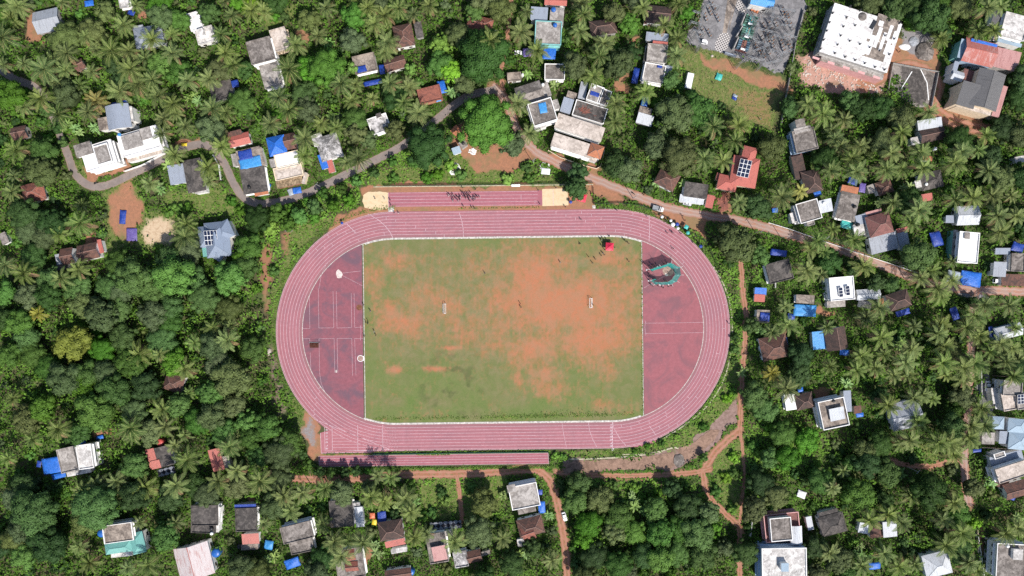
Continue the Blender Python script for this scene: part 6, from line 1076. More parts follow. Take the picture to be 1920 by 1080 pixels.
def motorbike(px, py, ang, label):
    p = W(px, py); e = tag(empty('motorcycle', (p[0], p[1], 0), -R(ang)), label, 'motorcycle')
    for x in (-.62, .62):
        w_ = MB(); w_.tube((x, -.05, .3), (x, .05, .3), .3, n=14); w_.build('wheel', M['rubber'], e)
    f = MB(); f.tube((-.62, 0, .3), (.1, 0, .6), .06); f.tube((.1, 0, .6), (.45, 0, .85), .06); f.tube((.62, 0, .3), (.42, 0, 1.0), .04); f.box((.05, 0, .45), (.45, .22, .35)); f.build('frame', M['dark_steel'], e)
    s_ = MB(); s_.box((-.28, 0, .8), (.7, .26, .12)); s_.build('seat', M['rubber'], e); k = MB(); k.lathe([(.16, 0), (.2, .1), (.14, .22)], (.2, 0, .72), 8); k.build('fuel_tank', M['car_dark'], e); hb = MB(); hb.tube((.4, -.36, 1.05), (.4, .36, 1.05), .025); hb.build('handlebar', M['steel'], e)
motorbike(181, 344, -20, 'motorcycle rounding the asphalt bend below the stepped white villa'); motorbike(1187, 363, 30, 'motorcycle on the dusty road above the track')
# -- poles and lines
POLES = [(684, 322), (603, 351), (1187, 372), (1416, 436), (1464, 446), (1000, 306), (1536, 448), (1681, 499), (1752, 528), (330, 292), (1808, 556), (1700, 875), (1846, 885)]
plain('pole_concrete', (.40, .38, .36), .9, .1, .2)
def pole(px, py, label):
    p = W(px, py); e = tag(empty('utility_pole', p), label, 'utility pole'); a = MB(); a.tube((0, 0, 0), (0, 0, 8), .13, .09); a.build('shaft', M['pole_concrete'], e); b = MB(); b.box((0, 0, 7.6), (1.8, .1, .1), .8); b.build('crossarm', M['steel'], e)
    for s_ in (-.8, 0, .8):
        i = MB(); i.lathe([(.05, 0), (.08, .08), (.05, .2)], (s_*cos(.8), s_*sin(.8), 7.65), 6); i.build('insulator', M['white_paint'], e)
PLB = ['concrete pole on the asphalt road verge, the one closer to the track', 'concrete pole by the plastic sheets on the asphalt road', 'concrete pole at the dirt verge above the upper bend', 'concrete pole beside the olive tree at the right bend', 'concrete pole on the lane below the walled grey terrace', 'concrete pole where the red dirt meets the dusty road', 'concrete pole in palms below the walled grey terrace', 'concrete pole beside the lane under the maroon hip house', 'concrete pole by the lane above the grey and blue tarpaulins', 'concrete pole at the road corner right of the long villa', 'concrete pole at the lane fork below the blue tarpaulins', 'concrete pole on the red soil bank in the lower right', 'concrete pole before the slanted cream terrace']
for q, lb in zip(POLES, PLB): pole(*q, lb)
def wire(a, b, label):
    A, B = W(*a), W(*b); mb = MB(); L = hypot(A[0]-B[0], A[1]-B[1])
    for off in (-.7, 0, .7):
        pr = None
        for i in range(11):
            f = i/10; q = (A[0]+(B[0]-A[0])*f+off*.6, A[1]+(B[1]-A[1])*f+off*.6, 7.8-1.2*4*f*(1-f))
            if pr: mb.tube(pr, q, .018, n=3)
            pr = q
    tag(mb.build('power_line', M['dark_steel']), label, 'power line')
wire(POLES[4], POLES[6], 'overhead wires over palms below the walled grey terrace'); wire(POLES[6], POLES[7], 'overhead wires beside the lane under the maroon hip house'); wire(POLES[7], POLES[8], 'overhead wires along the lane near the large blue tarpaulin'); wire(POLES[3], POLES[4], 'overhead wires over the lane right of the olive tree'); wire(POLES[0], POLES[1], 'overhead wires along the asphalt road verge')
# -- fences and walls
def fence(pl, h, mat, label, name='wire_fence', cat='fence', every=12, wall=False, th=.14):
    q0 = W(*pl[0]); e = tag(empty(name, q0), label, cat); pts = [(W(*q)[0]-q0[0], W(*q)[1]-q0[1]) for q in pl]; mb = MB()
    for a, b in zip(pts, pts[1:]): mb.box(((a[0]+b[0])/2, (a[1]+b[1])/2, h/2), (hypot(a[0]-b[0], a[1]-b[1])+(.0 if not wall else th*.5), th if wall else .03, h), atan2(b[1]-a[1], b[0]-a[0]))
    mb.build('wall_panel' if wall else 'mesh_panel', M[mat], e)
    d = 0
    for a, b in zip(pts, pts[1:]):
        L = hypot(a[0]-b[0], a[1]-b[1]); k = max(1, int(L/(every*S)))
        for i in range(k):
            x, y = a[0]+(b[0]-a[0])*i/k, a[1]+(b[1]-a[1])*i/k; t_ = MB(); t_.box((x, y, (h+.12)/2), (.22 if wall else .09, .22 if wall else .09, h+.12)); t_.build('post', M[mat if wall else 'steel'], e)
t = NT('mesh_fence', .7, .3); t.base((.05, .09, .06)); tr = t.n('ShaderNodeBsdfTransparent'); ms = t.n('ShaderNodeMixShader'); ms.inputs[0].default_value = .6; t.l(t.b.outputs[0], ms.inputs[1]); t.l(tr.outputs[0], ms.inputs[2]); t.l(ms.outputs[0], t.t.nodes['Material Output'].inputs[0]); M['mesh_fence'] = t.mat
t = NT('net_fence', .7, .3); t.base((.04, .27, .20)); M['net_fence'] = t.mat
fence([(720, 349), (820, 348), (930, 347), (1060, 344), (1112, 343)], 1.6, 'mesh_fence', 'low wire fence along the dirt above the practice runway', every=40); fence([(1112, 351), (1113, 383), (1160, 381), (1205, 386), (1240, 402), (1275, 424), (1322, 452), (1345, 500)], 1.5, 'mesh_fence', 'wire fence following the bank of the upper right bend', every=40)
fence([(700, 851), (780, 850), (880, 848.5), (1028, 847)], .9, 'net_fence', 'green netting between the home straight and the lower runway', 'net_fence', 'fence', 40); fence([(1836, 690), (1837, 745)], 1.4, 'wall_white', 'white garden wall beside the drive of the cream solar house', 'compound_wall', 'wall', 12, True)
fence([(236, 322), (270, 310), (318, 284)], 1.4, 'wall_white', 'white compound wall below the long white villa', 'compound_wall', 'wall', 14, True); fence([(402, 292), (412, 310), (416, 338)], 1.3, 'wall_white', 'white compound wall along the road bend', 'compound_wall', 'wall', 14, True); fence([(1440, 418), (1480, 430), (1530, 448), (1600, 472), (1660, 492), (1720, 512)], .9, 'wall_white', 'long low white wall on the upper side of the lane', 'compound_wall', 'wall', 30, True)
fence([(1028, 283), (1050, 296), (1085, 308), (1118, 317), (1126, 312), (1133, 282)], 1.2, 'wall_cream', 'cream compound wall round the orange pavilion building', 'compound_wall', 'wall', 14, True); fence([(1407, 945), (1408, 975), (1405, 1005)], 1.6, 'wall_white', 'white wall beside the pink house', 'compound_wall', 'wall', 12, True); fence([(1662, 174), (1672, 120), (1757, 136), (1744, 200)], 1.3, 'wall_grey', 'grey wall round the dark concrete yard by the school', 'compound_wall', 'wall', 20, True)
fence([(1505, 20), (1490, 80), (1478, 150), (1462, 240)], 1.5, 'wall_grey', 'grey wall between the substation and the big white slab', 'compound_wall', 'wall', 20, True); fence([(1452, 495), (1452, 540)], 1.4, 'wall_white', 'white wall at the corner of the dirt lane near the dark terrace', 'compound_wall', 'wall', 12, True); fence([(1838, 838), (1870, 840), (1920, 841)], 1.3, 'wall_cream', 'cream wall between the pale blue gables and slanted terrace', 'compound_wall', 'wall', 14, True)
fence([(1829, 1000), (1836, 1040), (1842, 1090)], 1.6, 'wall_white', 'pale wall beside the large mossy terrace', 'compound_wall', 'wall', 14, True); fence([(1830, 990), (1831, 1035)], 1.2, 'wall_cream', 'narrow cream wall in the palms of the lower right', 'compound_wall', 'wall', 12, True)
flat('concrete_yard', [(1672, 118), (1756, 137), (1740, 200), (1720, 202), (1672, 172)], M['conc_grey'], .05, wob=.5, sub=6); flat('concrete_yard', [(1690, 121), (1727, 128), (1742, 180), (1730, 200), (1690, 172)], M['conc_dark'], .056, wob=1, sub=5)
mb = MB()
for pl in ([(1710, 134), (1690, 166)], [(1726, 130), (1738, 155), (1741, 188)]):
    for a, b in zip(pl, pl[1:]): A, B = W(*a), W(*b); mb.box(((A[0]+B[0])/2, (A[1]+B[1])/2, .07), (hypot(A[0]-B[0], A[1]-B[1]), .3, .02), atan2(B[1]-A[1], B[0]-A[0]))
tag(mb.build('yard_markings', M['white_paint']), kind='structure')
flat('red_paving', [(168, 440), (176, 432), (195, 452), (193, 470), (182, 470)], M['tile_red'], .05); flat('red_paving', [(1338, 372), (1362, 356), (1366, 392), (1340, 402)], M['tile_red'], .05); flat('stone_bank', [(1052, 870), (1080, 864), (1150, 861), (1235, 853), (1262, 846), (1268, 868), (1258, 880), (1180, 880), (1100, 886), (1058, 888)], (lambda: (concrete('bank_stone', (.30, .19, .14), (.15, .095, .068), .3), M['bank_stone'])[1])(), .07, wob=.9, sub=4); flat('stone_bank', [(1268, 843), (1300, 830), (1332, 806), (1350, 806), (1342, 822), (1318, 846), (1300, 866), (1280, 860)], M['bank_stone'], .075, wob=.9, sub=4)
# -- container, nets, gates
p = W(1293, 151, 2.6); e = tag(empty('shipping_container', (p[0], p[1], 0), -R(12)), 'white shipping container on the dry grass beside the trees', 'container')
mb = MB(); mb.box((0, 0, 1.35), (2.44, 6.0, 2.5)); mb.build('body', M['white_paint'], e); mb = MB()
for i in range(19): mb.box((0, -2.8+i*.31, 2.62), (2.3, .12, .05))
mb.build('roof', M['tarp_white'], e)
for x in (-.6, .6):
    mb = MB(); mb.box((x, -3.03, 1.35), (1.15, .06, 2.4)); mb.build('door', M['steel'], e)
t = NT('checker_net', .7, .2); v = t.co((1, 1, 1), .78); ck = t.n('ShaderNodeTexChecker'); t.l(v, ck.inputs[0]); ck.inputs['Scale'].default_value = .72; t.val(ck.inputs[1], (.012, .012, .02)); t.val(ck.inputs[2], (.20, .21, .24)); t.base(ck.outputs[0]); M['checker_net'] = t.mat
t = NT('checker_pave', .8, .2); v = t.co((1, 1, 1), .3); ck = t.n('ShaderNodeTexChecker'); t.l(v, ck.inputs[0]); ck.inputs['Scale'].default_value = 1.7; t.val(ck.inputs[1], (.10, .095, .095)); t.val(ck.inputs[2], (.52, .48, .455)); t.base(ck.outputs[0]); M['checker_pave'] = t.mat
tarpaulin('dark checkered shade net behind the salmon pink roof', 836, 985, 58, 15, -5, 2.4, 'checker_net', .3, True, 'shade_net', 'shade net'); tarpaulin('black checkered gate canopy below the red and grey roof', 312, 884, 32, 14, -14, 2.6, 'checker_net', .1, True, 'shade_net', 'shade net')
# -- substation
flat('gravel_yard', [(1334, -8), (1511, -8), (1505, 40), (1468, 138), (1376, 104), (1289, 82)], (lambda: (concrete('gravel_pad', (.24, .23, .233), (.14, .135, .138), .3), M['gravel_pad'])[1])(), .05, wob=.6, sub=6)
flat('concrete_path', [(1365, -8), (1381, -8), (1366, 45), (1359, 80), (1352, 80)], M['conc_brown'], .06); flat('checker_paving', [(1351, 62), (1366, 62), (1369, 76), (1366, 88), (1352, 100), (1340, 92), (1341, 80)], M['checker_pave'], .066); flat('checker_paving', [(1382, 0), (1388, 0), (1398, 18), (1395, 28), (1380, 20)], M['checker_pave'], .066); flat('concrete_path', [(1366, 60), (1384, -8), (1380, -8), (1368, 45)], M['conc_brown'], .062)
GA = R(21)
def gantry(a, b, h, label):
    A, B = W(*a, h), W(*b, h); e = tag(empty('steel_gantry', (A[0], A[1], 0), atan2(B[1]-A[1], B[0]-A[0])), label, 'gantry'); L = hypot(A[0]-B[0], A[1]-B[1])
    for x in (0, L):
        c_ = MB(); w0, w1 = .5, .28
        for sx, sy in ((-1, -1), (1, -1), (1, 1), (-1, 1)): c_.tube((x+sx*w0, sy*w0, 0), (x+sx*w1, sy*w1, h), .06, n=4)
        for k in range(6):
            for (s0, s1) in (((-1, -1), (1, -1)), ((1, -1), (1, 1)), ((1, 1), (-1, 1)), ((-1, 1), (-1, -1))):
                wa, wb = w0+(w1-w0)*k/6, w0+(w1-w0)*(k+1)/6; c_.tube((x+s0[0]*wa, s0[1]*wa, h*k/6), (x+s1[0]*wb, s1[1]*wb, h*(k+1)/6), .035, n=3)
        c_.build('lattice_column', M['steel'], e)
    t_ = MB(); n = max(3, int(L/1.2))
    for sy in (-.28, .28):
        for z in (h, h-.5): t_.tube((0, sy, z), (L, sy, z), .05, n=4)
    for k in range(n):
        x0, x1 = L*k/n, L*(k+1)/n; t_.tube((x0, -.28, h), (x1, .28, h), .035, n=3); t_.tube((x0, -.28, h), (x1, -.28, h-.5), .03, n=3); t_.tube((x0, .28, h-.5), (x1, .28, h), .03, n=3)
    t_.build('lattice_beam', M['steel'], e)
    for k in range(3):
        i = MB(); x = L*(k+.5)/3; i.lathe([(.05, 0), (.14, .1), (.06, .2), (.14, .3), (.06, .4), (.14, .5), (.06, .6), (.14, .7), (.05, .9)], (x, 0, h-1.4), 8); i.build('insulator', M['porcelain'], e)
GL = ['upper', 'second', 'third', 'fourth', 'lowest']
for i, (a, b) in enumerate([((1444, 14), (1492, 20)), ((1420, 40), (1432, 28)), ((1464, 46), (1492, 48)), ((1398, 62), (1418, 74)), ((1412, 96), (1440, 84)), ((1458, 106), (1486, 92)), ((1388, 118), (1406, 104)), ((1430, 120), (1466, 112)), ((1306, 62), (1314, 84)), ((1322, 10), (1312, 46)), ((1396, 12), (1418, 40)), ((1470, 62), (1494, 70)), ((1452, 14), (1446, 46))]):
    gantry(a, b, 6.5+(i % 3)*.8, 'grey lattice gantry of the substation, '+['at its top right corner', 'between office and transformers', 'at the right hand fence upper part', 'beside the middle transformer', 'near the lower edge centre', 'in the lower right bay', 'by the lower left corner of transformers', 'at the bottom right fence', 'at the lower left corner', 'at the left fence', 'above the green transformers', 'at the right fence middle', 'below the blue roofed office'][i])
for k_, (a, b, w_) in enumerate([((1300, 20), (1320, 26), 'top left bay'), ((1296, 40), (1316, 46), 'second left bay'), ((1300, 56), (1322, 62), 'third left bay'), ((1326, 6), (1348, 12), 'bay left of the pale drive'), ((1420, 52), (1450, 60), 'bay right of the green transformers'), ((1414, 76), (1444, 84), 'bay right of the blue transformer'), ((1456, 30), (1482, 38), 'upper right bay'), ((1450, 64), (1478, 72), 'middle right bay'), ((1444, 92), (1472, 100), 'lower right bay inner side'), ((1404, 106), (1432, 114), 'lower central bay'), ((1438, 70), (1432, 100), 'long bay crossing downwards'), ((1424, 34), (1418, 62), 'cross bay by the upper transformer')]):
    gantry(a, b, 5.4, 'slim grey gantry of the substation in its '+w_)
def breaker(px, py, label, k=3):
    p = W(px, py); e = tag(empty('circuit_breaker', p, GA+random.uniform(-.1, .1)), label, 'switchgear', 'porcelain switchgear of the substation')
    for i in range(k):
        y = (i-(k-1)/2)*1.3; s_ = MB(); s_.box((0, y, .6), (.35, .35, 1.2)); s_.box((0, y, .08), (.8, .8, .16)); s_.build('stand', M['steel'], e); c_ = MB(); prof = [(.08, 1.2)]
        for j in range(7): prof += [(.2, 1.28+j*.22), (.1, 1.40+j*.22)]
        c_.lathe(prof, (0, y, 0), 8); c_.build('insulator', M['porcelain'], e)
    b = MB(); b.tube((0, -(k-1)*.65-.4, 2.85), (0, (k-1)*.65+.4, 2.85), .06); b.build('busbar', M['steel'], e)
for q in [(1430, 52), (1442, 50), (1436, 60), (1428, 76), (1438, 74), (1446, 72), (1422, 98), (1430, 104), (1438, 98), (1416, 92), (1466, 24), (1474, 30), (1470, 42), (1462, 78), (1472, 80), (1478, 86), (1466, 90), (1330, 24), (1322, 34), (1316, 58), (1328, 64), (1336, 14), (1306, 36), (1308, 62), (1344, 36), (1452, 46), (1448, 90), (1482, 52)]: breaker(*q, 'brown porcelain switchgear on a steel stand in the substation gravel yard')
def transformer(px, py, fin, label):
    p = W(px, py); e = tag(empty('power_transformer', p, -R(17)), label, 'transformer'); b = MB(); b.box((0, 0, 1.3), (1.7, 3.6, 2.4)); b.box((0, 0, .06), (4.4, 4.4, .12)); b.build('tank_body', M['tile_maroon' if fin == 'fin_blue' else 'sheet_teal'], e)
    for sx in (-1, 1):
        for k in range(4):
            f = MB(); f.box((sx*1.65, -1.35+k*.9, 1.4), (1.35, .5, 2.2)); f.build('radiator', M[fin], e)
    c_ = MB(); c_.tube((-.9, -2.0, 3.0), (.9, -2.0, 3.0), .4, n=12); c_.box((0, -1.9, 2.5), (.3, .3, .5)); c_.build('oil_conservator', M['white_paint'], e)
    for k in (-1, 0, 1):
        i = MB(); prof = [(.12, 2.5)]
        for j in range(5): prof += [(.2, 2.6+j*.18), (.11, 2.7+j*.18)]
        i.lathe(prof, (0, k*.9+.4, 0), 8); i.build('bushing', M['porcelain'], e)
transformer(1405, 41, 'fin_green', 'upper green finned power transformer of the substation'); transformer(1398, 65, 'fin_green', 'middle green finned power transformer of the substation'); transformer(1391, 88, 'fin_blue', 'lower blue finned power transformer with maroon body')
for i, (a, b) in enumerate([((1394, 30), (1386, 50)), ((1388, 54), (1377, 72)), ((1380, 76), (1372, 94))]): fence([a, b], 3.0, 'wall_grey', 'grey blast wall beside the '+['upper green', 'middle green', 'lower blue'][i]+' transformer', 'blast_wall', 'wall', 30, True, .35)
for i, q in enumerate([(1409, 19), (1411, 16), (1414, 22), (1416, 18), (1419, 23), (1421, 20)]): p = W(*q); mb = MB(); mb.tube((-.5, 0, .42), (.5, 0, .42), .42, n=12); tag(mb.build('cable_drum', M['tile_orange'], None, p, GA+i), 'red brown cable drum beside the blue roofed substation office', 'drum', 'cable drums by the substation office')
vehicle(1321, 78.5, 8, 2.6, 1.5, 'car_white', 'small cream van at the lower left corner of the substation', 'parked_van', 'van', 'van'); boulder(1335, 105, .6, .5, .4, 'conc_cream', 'pale block outside the lower fence of the substation', seed=8)
mb = MB(); mb.box((0, 0, .8), (4.6, .5, 1.6)); p = W(1368, 104); tag(mb.build('cable_shed', M['sheet_bluish'], None, p, -R(18)), 'blue grey cable trough at the lower substation edge', 'trough')
for i, (q, lb) in enumerate([((1377, 184), 'blue and white cloth bundle on the dry grass'), ((1378, 180), 'dark bundle beside the blue cloth on the dry grass')]): tarpaulin(lb, *q, 9, 6, 30, .4, ('tarp_navy', 'tarp_grey')[i], .6, False, 'cloth_bundle', 'bundle')
person(1337, 157, 40, 'stand', 'dark', 'dark', 'person on the dry grass near the teal plastic sheet'); person(1424, 224, 90, 'stand', 'white', 'dark', 'white shirted person at the lower end of the dry grass'); person(1684, 98, 0, 'stand', 'maroon', 'dark', 'person on the orange soil beside the big white slab')
# ================================================================== plants
# -- meshes
def cards(C, N, size, asp=.62, tint=None, fold=.25, r=rng, SN=None):
    n = len(C); t_ = r.normal(size=(n, 3)); t_ -= (t_*N).sum(1, keepdims=True)*N; t_ /= np.linalg.norm(t_, axis=1, keepdims=True)+1e-9
    b = np.cross(N, t_); s_ = size[:, None]
    V = np.stack([C-t_*s_*.5, C+b*s_*.5*asp-N*s_*fold*.4, C+t_*s_*.5-N*s_*fold*.2, C-b*s_*.5*asp-N*s_*fold*.4], 1).reshape(-1, 3)
    F = np.arange(4*n).reshape(n, 4)[:, ::-1].copy(); T = np.repeat(tint if tint is not None else r.random(n), 4)
    return V, F, T, np.repeat(SN if SN is not None else N, 4, axis=0)
def unit(n, r): v = r.normal(size=(n, 3)); return v/np.linalg.norm(v, axis=1, keepdims=True)
def nrm(v): return v/(np.linalg.norm(v, axis=1, keepdims=True)+1e-9)
def ball(c_, rad, r, nu=9, nv=5):                # dark inner mass of a leaf clump
    a = np.arange(nu)*2*pi/nu; V = []; F = []
    for k in range(nv+1):
        e = -.5+(pi/2+.5)*k/nv; V.append(np.stack([np.cos(a)*cos(e), np.sin(a)*cos(e), np.full(nu, sin(e)*.8)], 1))
    D_ = np.concatenate(V); V = c_+D_*(rad*(1+.12*r.normal(size=len(D_))))[:, None]
    for k in range(nv):
        for q in range(nu): F.append((k*nu+q, k*nu+(q+1) % nu, (k+1)*nu+(q+1) % nu, (k+1)*nu+q))
    return V, np.array(F), D_
def crown_mesh(Rr, seed, leaf_s, n_l, flat_=.62, dens=1.0):
    r = np.random.default_rng(seed); Cs, Ns, Ts, Ss, SNs = [], [], [], [], []; BV, BF, BN, BT, nb = [], [], [], [], 0
    lobes = []; e0, e1, e2 = r.uniform(0, 6.28), r.uniform(.08, .22), r.uniform(.05, .16); el_ = lambda a: 1+e1*cos(2*a+e0)+e2*cos(3*a+e0*2)
    for i in range(n_l):
        a = 2*pi*i*.618*1.0+r.normal()*.35; q = Rr*sqrt((i+.4)/n_l)*.80; lr = Rr*r.uniform(.22, .40)*(1.2 if i == 0 else 1)
        lobes.append((q*el_(a), a, lr))
    for i in range(int(n_l*1.5)): lobes.append((Rr*sqrt(r.random())*1.05, r.random()*2*pi, Rr*r.uniform(.10, .2)))
    for q, a, lr in lobes:
        z = Rr*flat_*sqrt(max(0.02, 1-(q/Rr/1.1)**2))*r.uniform(.78, 1.12); c_ = np.array([q*cos(a), q*sin(a), z]); lt = r.uniform(.36, .66)
        k = int(4*pi*lr*lr/(leaf_s**2)*1.15*dens); d = unit(k, r); d = d[d[:, 2] > -.4]; k = len(d)
        rad = lr*(1+.17*r.normal(size=k)); P = c_+d*rad[:, None]*np.array([1, 1, .8])
        nn = nrm(d+.42*r.normal(size=(k, 3))+np.array([0, 0, .25])); od = nrm(P*np.array([1, 1, 1.4]))
        Cs.append(P); Ns.append(nn); SNs.append(nrm(d*.6+od*.5+.22*r.normal(size=(k, 3)))); Ts.append(np.clip(lt+.13*r.normal(size=k), 0, 1)); Ss.append(leaf_s*r.uniform(.6, 1.35, k))
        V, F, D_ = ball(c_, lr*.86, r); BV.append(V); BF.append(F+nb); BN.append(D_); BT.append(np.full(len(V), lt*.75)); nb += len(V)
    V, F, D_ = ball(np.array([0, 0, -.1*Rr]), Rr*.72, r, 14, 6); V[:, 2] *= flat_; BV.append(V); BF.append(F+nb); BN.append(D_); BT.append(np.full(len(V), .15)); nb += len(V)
    V, F, T, N = cards(np.concatenate(Cs), np.concatenate(Ns), np.concatenate(Ss), .7, np.concatenate(Ts), .25, r, np.concatenate(SNs))
    F = np.concatenate([F]+[f+len(V) for f in BF]); V = np.concatenate([V]+BV); T = np.concatenate([T]+BT); N = np.concatenate([N]+BN)
    return np_mesh('crown', V, F, M['leaf_mid'], {'tint': T}, vn=N)
def trunk_mesh(h, r0, Rr, seed):
    r = random.Random(seed); mb = MB(); p = (0, 0, 0); k = 5
    for i in range(k):
        q = (p[0]+r.uniform(-.15, .15), p[1]+r.uniform(-.15, .15), h*(i+1)/k); mb.tube(p, q, r0*(1-.6*i/k), r0*(1-.6*(i+1)/k), 7); p = q
    for i in range(6):
        a = i*1.05+r.uniform(-.3, .3); z = h*r.uniform(.55, .85); q = Rr*r.uniform(.4, .65); mid = (q*.5*cos(a), q*.5*sin(a), z+(Rr*.35)*.6); e = (q*cos(a+.15), q*sin(a+.15), h+Rr*.25)
        mb.tube((0, 0, z), mid, r0*.4, r0*.25, 5); mb.tube(mid, e, r0*.25, r0*.08, 5)
    return mb.mesh('trunk', M['bark'])
TREE = {}                                       # size class -> list of (crown, trunk, base radius, trunk height)
for nm, Rr, ls, nl, hs, cnt in (('s', 2.3, .46, 6, 2.6, 4), ('m', 3.8, .52, 10, 4.6, 5), ('l', 6.2, .58, 18, 7.0, 4), ('x', 9.2, .64, 30, 8.5, 2)):
    TREE[nm] = [(crown_mesh(Rr, 100+i+len(TREE)*20, ls*(.85, 1.1, 1.0, 1.25, .95)[i], nl, (.62, .5, .72, .58, .66)[i]), trunk_mesh(hs, .09*Rr**.8+.05, Rr, i), Rr, hs) for i in range(cnt)]
TREE['fine'] = [(crown_mesh(6.2, 300+i, .36, 20, .5, 1.05), trunk_mesh(7, .35, 6.2, 31+i), 6.2, 7.0) for i in range(2)]
def palm_crown(seed):
    r = random.Random(seed); V = []; F = []; mi = []; T = []; nf = r.randint(20, 25); L0 = r.uniform(4.2, 5.5)
    def q4(a, b, c_, d, m, t0):
        k = len(V); V.extend((tuple(a), tuple(b), tuple(c_), tuple(d))); F.append((k, k+1, k+2, k+3)); mi.append(m); T.extend([t0]*4)
    for f in range(nf):
        az = f*2.399+r.uniform(-.2, .2); age = f/nf; dead = f >= nf-r.choice((1, 2, 3)); el = R(78-95*age**.9+r.uniform(-6, 6)); L = L0*(.75+.35*min(1, age*1.8))*r.uniform(.88, 1.08); droop = R(r.uniform(55, 95))*(.55+.6*age)
        n = 13; p = Vector((0, 0, 0)); dv = Vector((cos(az), sin(az), 0)); side = Vector((-sin(az), cos(az), 0)); bend = r.uniform(-.25, .25); tw = r.uniform(.1, .9); pts = []
        for i in range(n+1):
            s_ = i/n; e = el-droop*s_**1.4; d = (dv*cos(e)+Vector((0, 0, sin(e)))+side*bend*s_).normalized(); pts.append((p.copy(), d)); p = p+d*(L/n)
        for i in range(n):
            (a, d0), (b, d1) = pts[i], pts[i+1]; w = .085*(1-.7*i/n); up = side.cross(d0).normalized(); q4(a+side*w+up*.03, a-side*w+up*.03, b-side*w*.9+up*.03, b+side*w*.9+up*.03, 2 if dead else 1, .8)
            if i < 1: continue
            for h_ in (0, 1):
                s_ = (i+h_*.5)/n; c0 = a.lerp(b, h_*.5); ll = .95*(sin(pi*min(1, .14+.80*s_))**.8)*L/4.5; up = side.cross(d0).normalized()
                for sg in (-1, 1):
                    ld = (side*sg*(.9)+d0*(.45+.5*s_)+up*(-.15-.45*tw*r.uniform(.5, 1.3))+Vector((0, 0, -.18))).normalized(); wd = d0*.085*(1+.2*r.random()); t0 = min(1, max(0, .45+.3*(1-age)+r.uniform(-.3, .3)))
                    tip = c0+ld*ll*r.uniform(.85, 1.1)-Vector((0, 0, .18*ll)); md = c0+ld*ll*.5; q4(c0-wd*.6, md-wd, tip, md+wd, 2 if dead else 0, t0)
    V = np.array(V); F = np.array(F)
    return np_mesh('crown', V, F, [M['palm_leaf'], M['palm_rib'], M['palm_dead']], {'tint': np.array(T)}, np.array(mi))
PALM = [palm_crown(s) for s in range(10)]
def palm_trunk(h, seed):
    r = random.Random(seed); mb = MB(); lx, ly = r.uniform(-.9, .9), r.uniform(-.9, .9); k = 7; f = lambda t_: (lx*(1-(t_)**1.6)*-1+lx*0-0, ly*(1-t_**1.6)*-1, h*t_)
    for i in range(k): mb.tube(f(i/k), f((i+1)/k), .2*(1-.4*i/k), .2*(1-.4*(i+1)/k), 7)
    return mb.mesh('trunk', M['bark'])
PTR = [palm_trunk(1.0*h, i) for i, h in enumerate((6.5, 8.0, 9.5, 11.0))]; PTH = (6.5, 8.0, 9.5, 11.0)
cn = MB(); r_ = random.Random(4)
for i in range(9): a = i*.7; cn.lathe([(.03, -.13), (.11, -.06), (.13, .02), (.09, .1), (.02, .14)], (.26*cos(a), .26*sin(a), -.25-.12*(i % 3)), 6)
COCO = cn.mesh('coconut_bunch', M['leaf_yellow'], True)
def banana_mesh(seed):
    r = random.Random(seed); V = []; F = []; T = []
    for c_ in range(2):
        ox, oy = (0, 0) if c_ == 0 else (r.uniform(.7, 1.2), r.uniform(-.8, .8))
        for f in range(9):
            az = f*2.4+r.uniform(-.3, .3)+c_; el = R(r.uniform(15, 65)); L = r.uniform(1.7, 2.5); n = 6; p = Vector((ox, oy, 2.2-.5*c_)); dv = Vector((cos(az), sin(az), 0)); sd = Vector((-sin(az), cos(az), 0)); k0 = len(V)
            for i in range(n+1):
                s_ = i/n; e = el-R(85)*s_**1.3; w = .34*sin(pi*min(.97, .12+.85*s_))**.7*r.uniform(.8, 1.1); lift = Vector((0, 0, .10))
                V.extend((tuple(p+sd*w+lift), tuple(p), tuple(p-sd*w+lift))); T.extend((.6, .95, .45)); p = p+(dv*cos(e)+Vector((0, 0, sin(e))))*(L/n)
            for i in range(n):
                o = k0+3*i; F += [(o, o+1, o+4, o+3), (o+1, o+2, o+5, o+4)]
    me = np_mesh('leaf', np.array(V), np.array(F), M['banana_leaf'], {'tint': np.array(T)}); return me
BAN = [banana_mesh(i) for i in range(4)]
bs = MB(); bs.tube((0, 0, 0), (0, 0, 2.3), .15, .1, 8); BST = bs.mesh('stem', M['leaf_olive'])

# -- where plants may stand (photo pixels, ground level)
q_ = 2; OX, OY = -80, -80; gw, gh = (1920+160)//q_, (1080+160)//q_
cx_ = OX+(np.arange(gw)+.5)*q_; cy_ = OY+(np.arange(gh)+.5)*q_; QX, QY = np.meshgrid(cx_, cy_)
hard = np.zeros(QX.shape, bool); near = np.zeros(QX.shape, bool)
for poly, pad in BLOCK: d = sdf(QX, QY, poly); hard |= d > -pad; near |= d > -pad-3
for pl, w in ALLR: d = seg_dist(QX, QY, pl); hard |= d < w/2-.5; near |= d < w/2+2
roof = np.zeros(QX.shape, bool); roofn = np.zeros(QX.shape, bool)
for pp in ROOFS:
    x0 = min(p[0] for p in pp); x1 = max(p[0] for p in pp); y0 = min(p[1] for p in pp); y1 = max(p[1] for p in pp)
    m = (QX > x0-14) & (QX < x1+14) & (QY > y0-14) & (QY < y1+14)
    if m.any(): d = sdf(QX[m], QY[m], pp); roof[m] |= d > -.5; roofn[m] |= d > -5
for q in [(1334, -8, 1511, 138), (1666, 116, 1756, 200)]: pass
yards = [[(1334, -8), (1511, -8), (1505, 40), (1468, 138), (1376, 104), (1289, 82)], [(1670, 116), (1758, 137), (1744, 204), (1718, 204)]]
for p in yards: d = sdf(QX, QY, p); hard |= d > -1; near |= d > -2
qch = {k: np.zeros(QX.shape) for k in ch}; gmasks(QX, QY, qch)
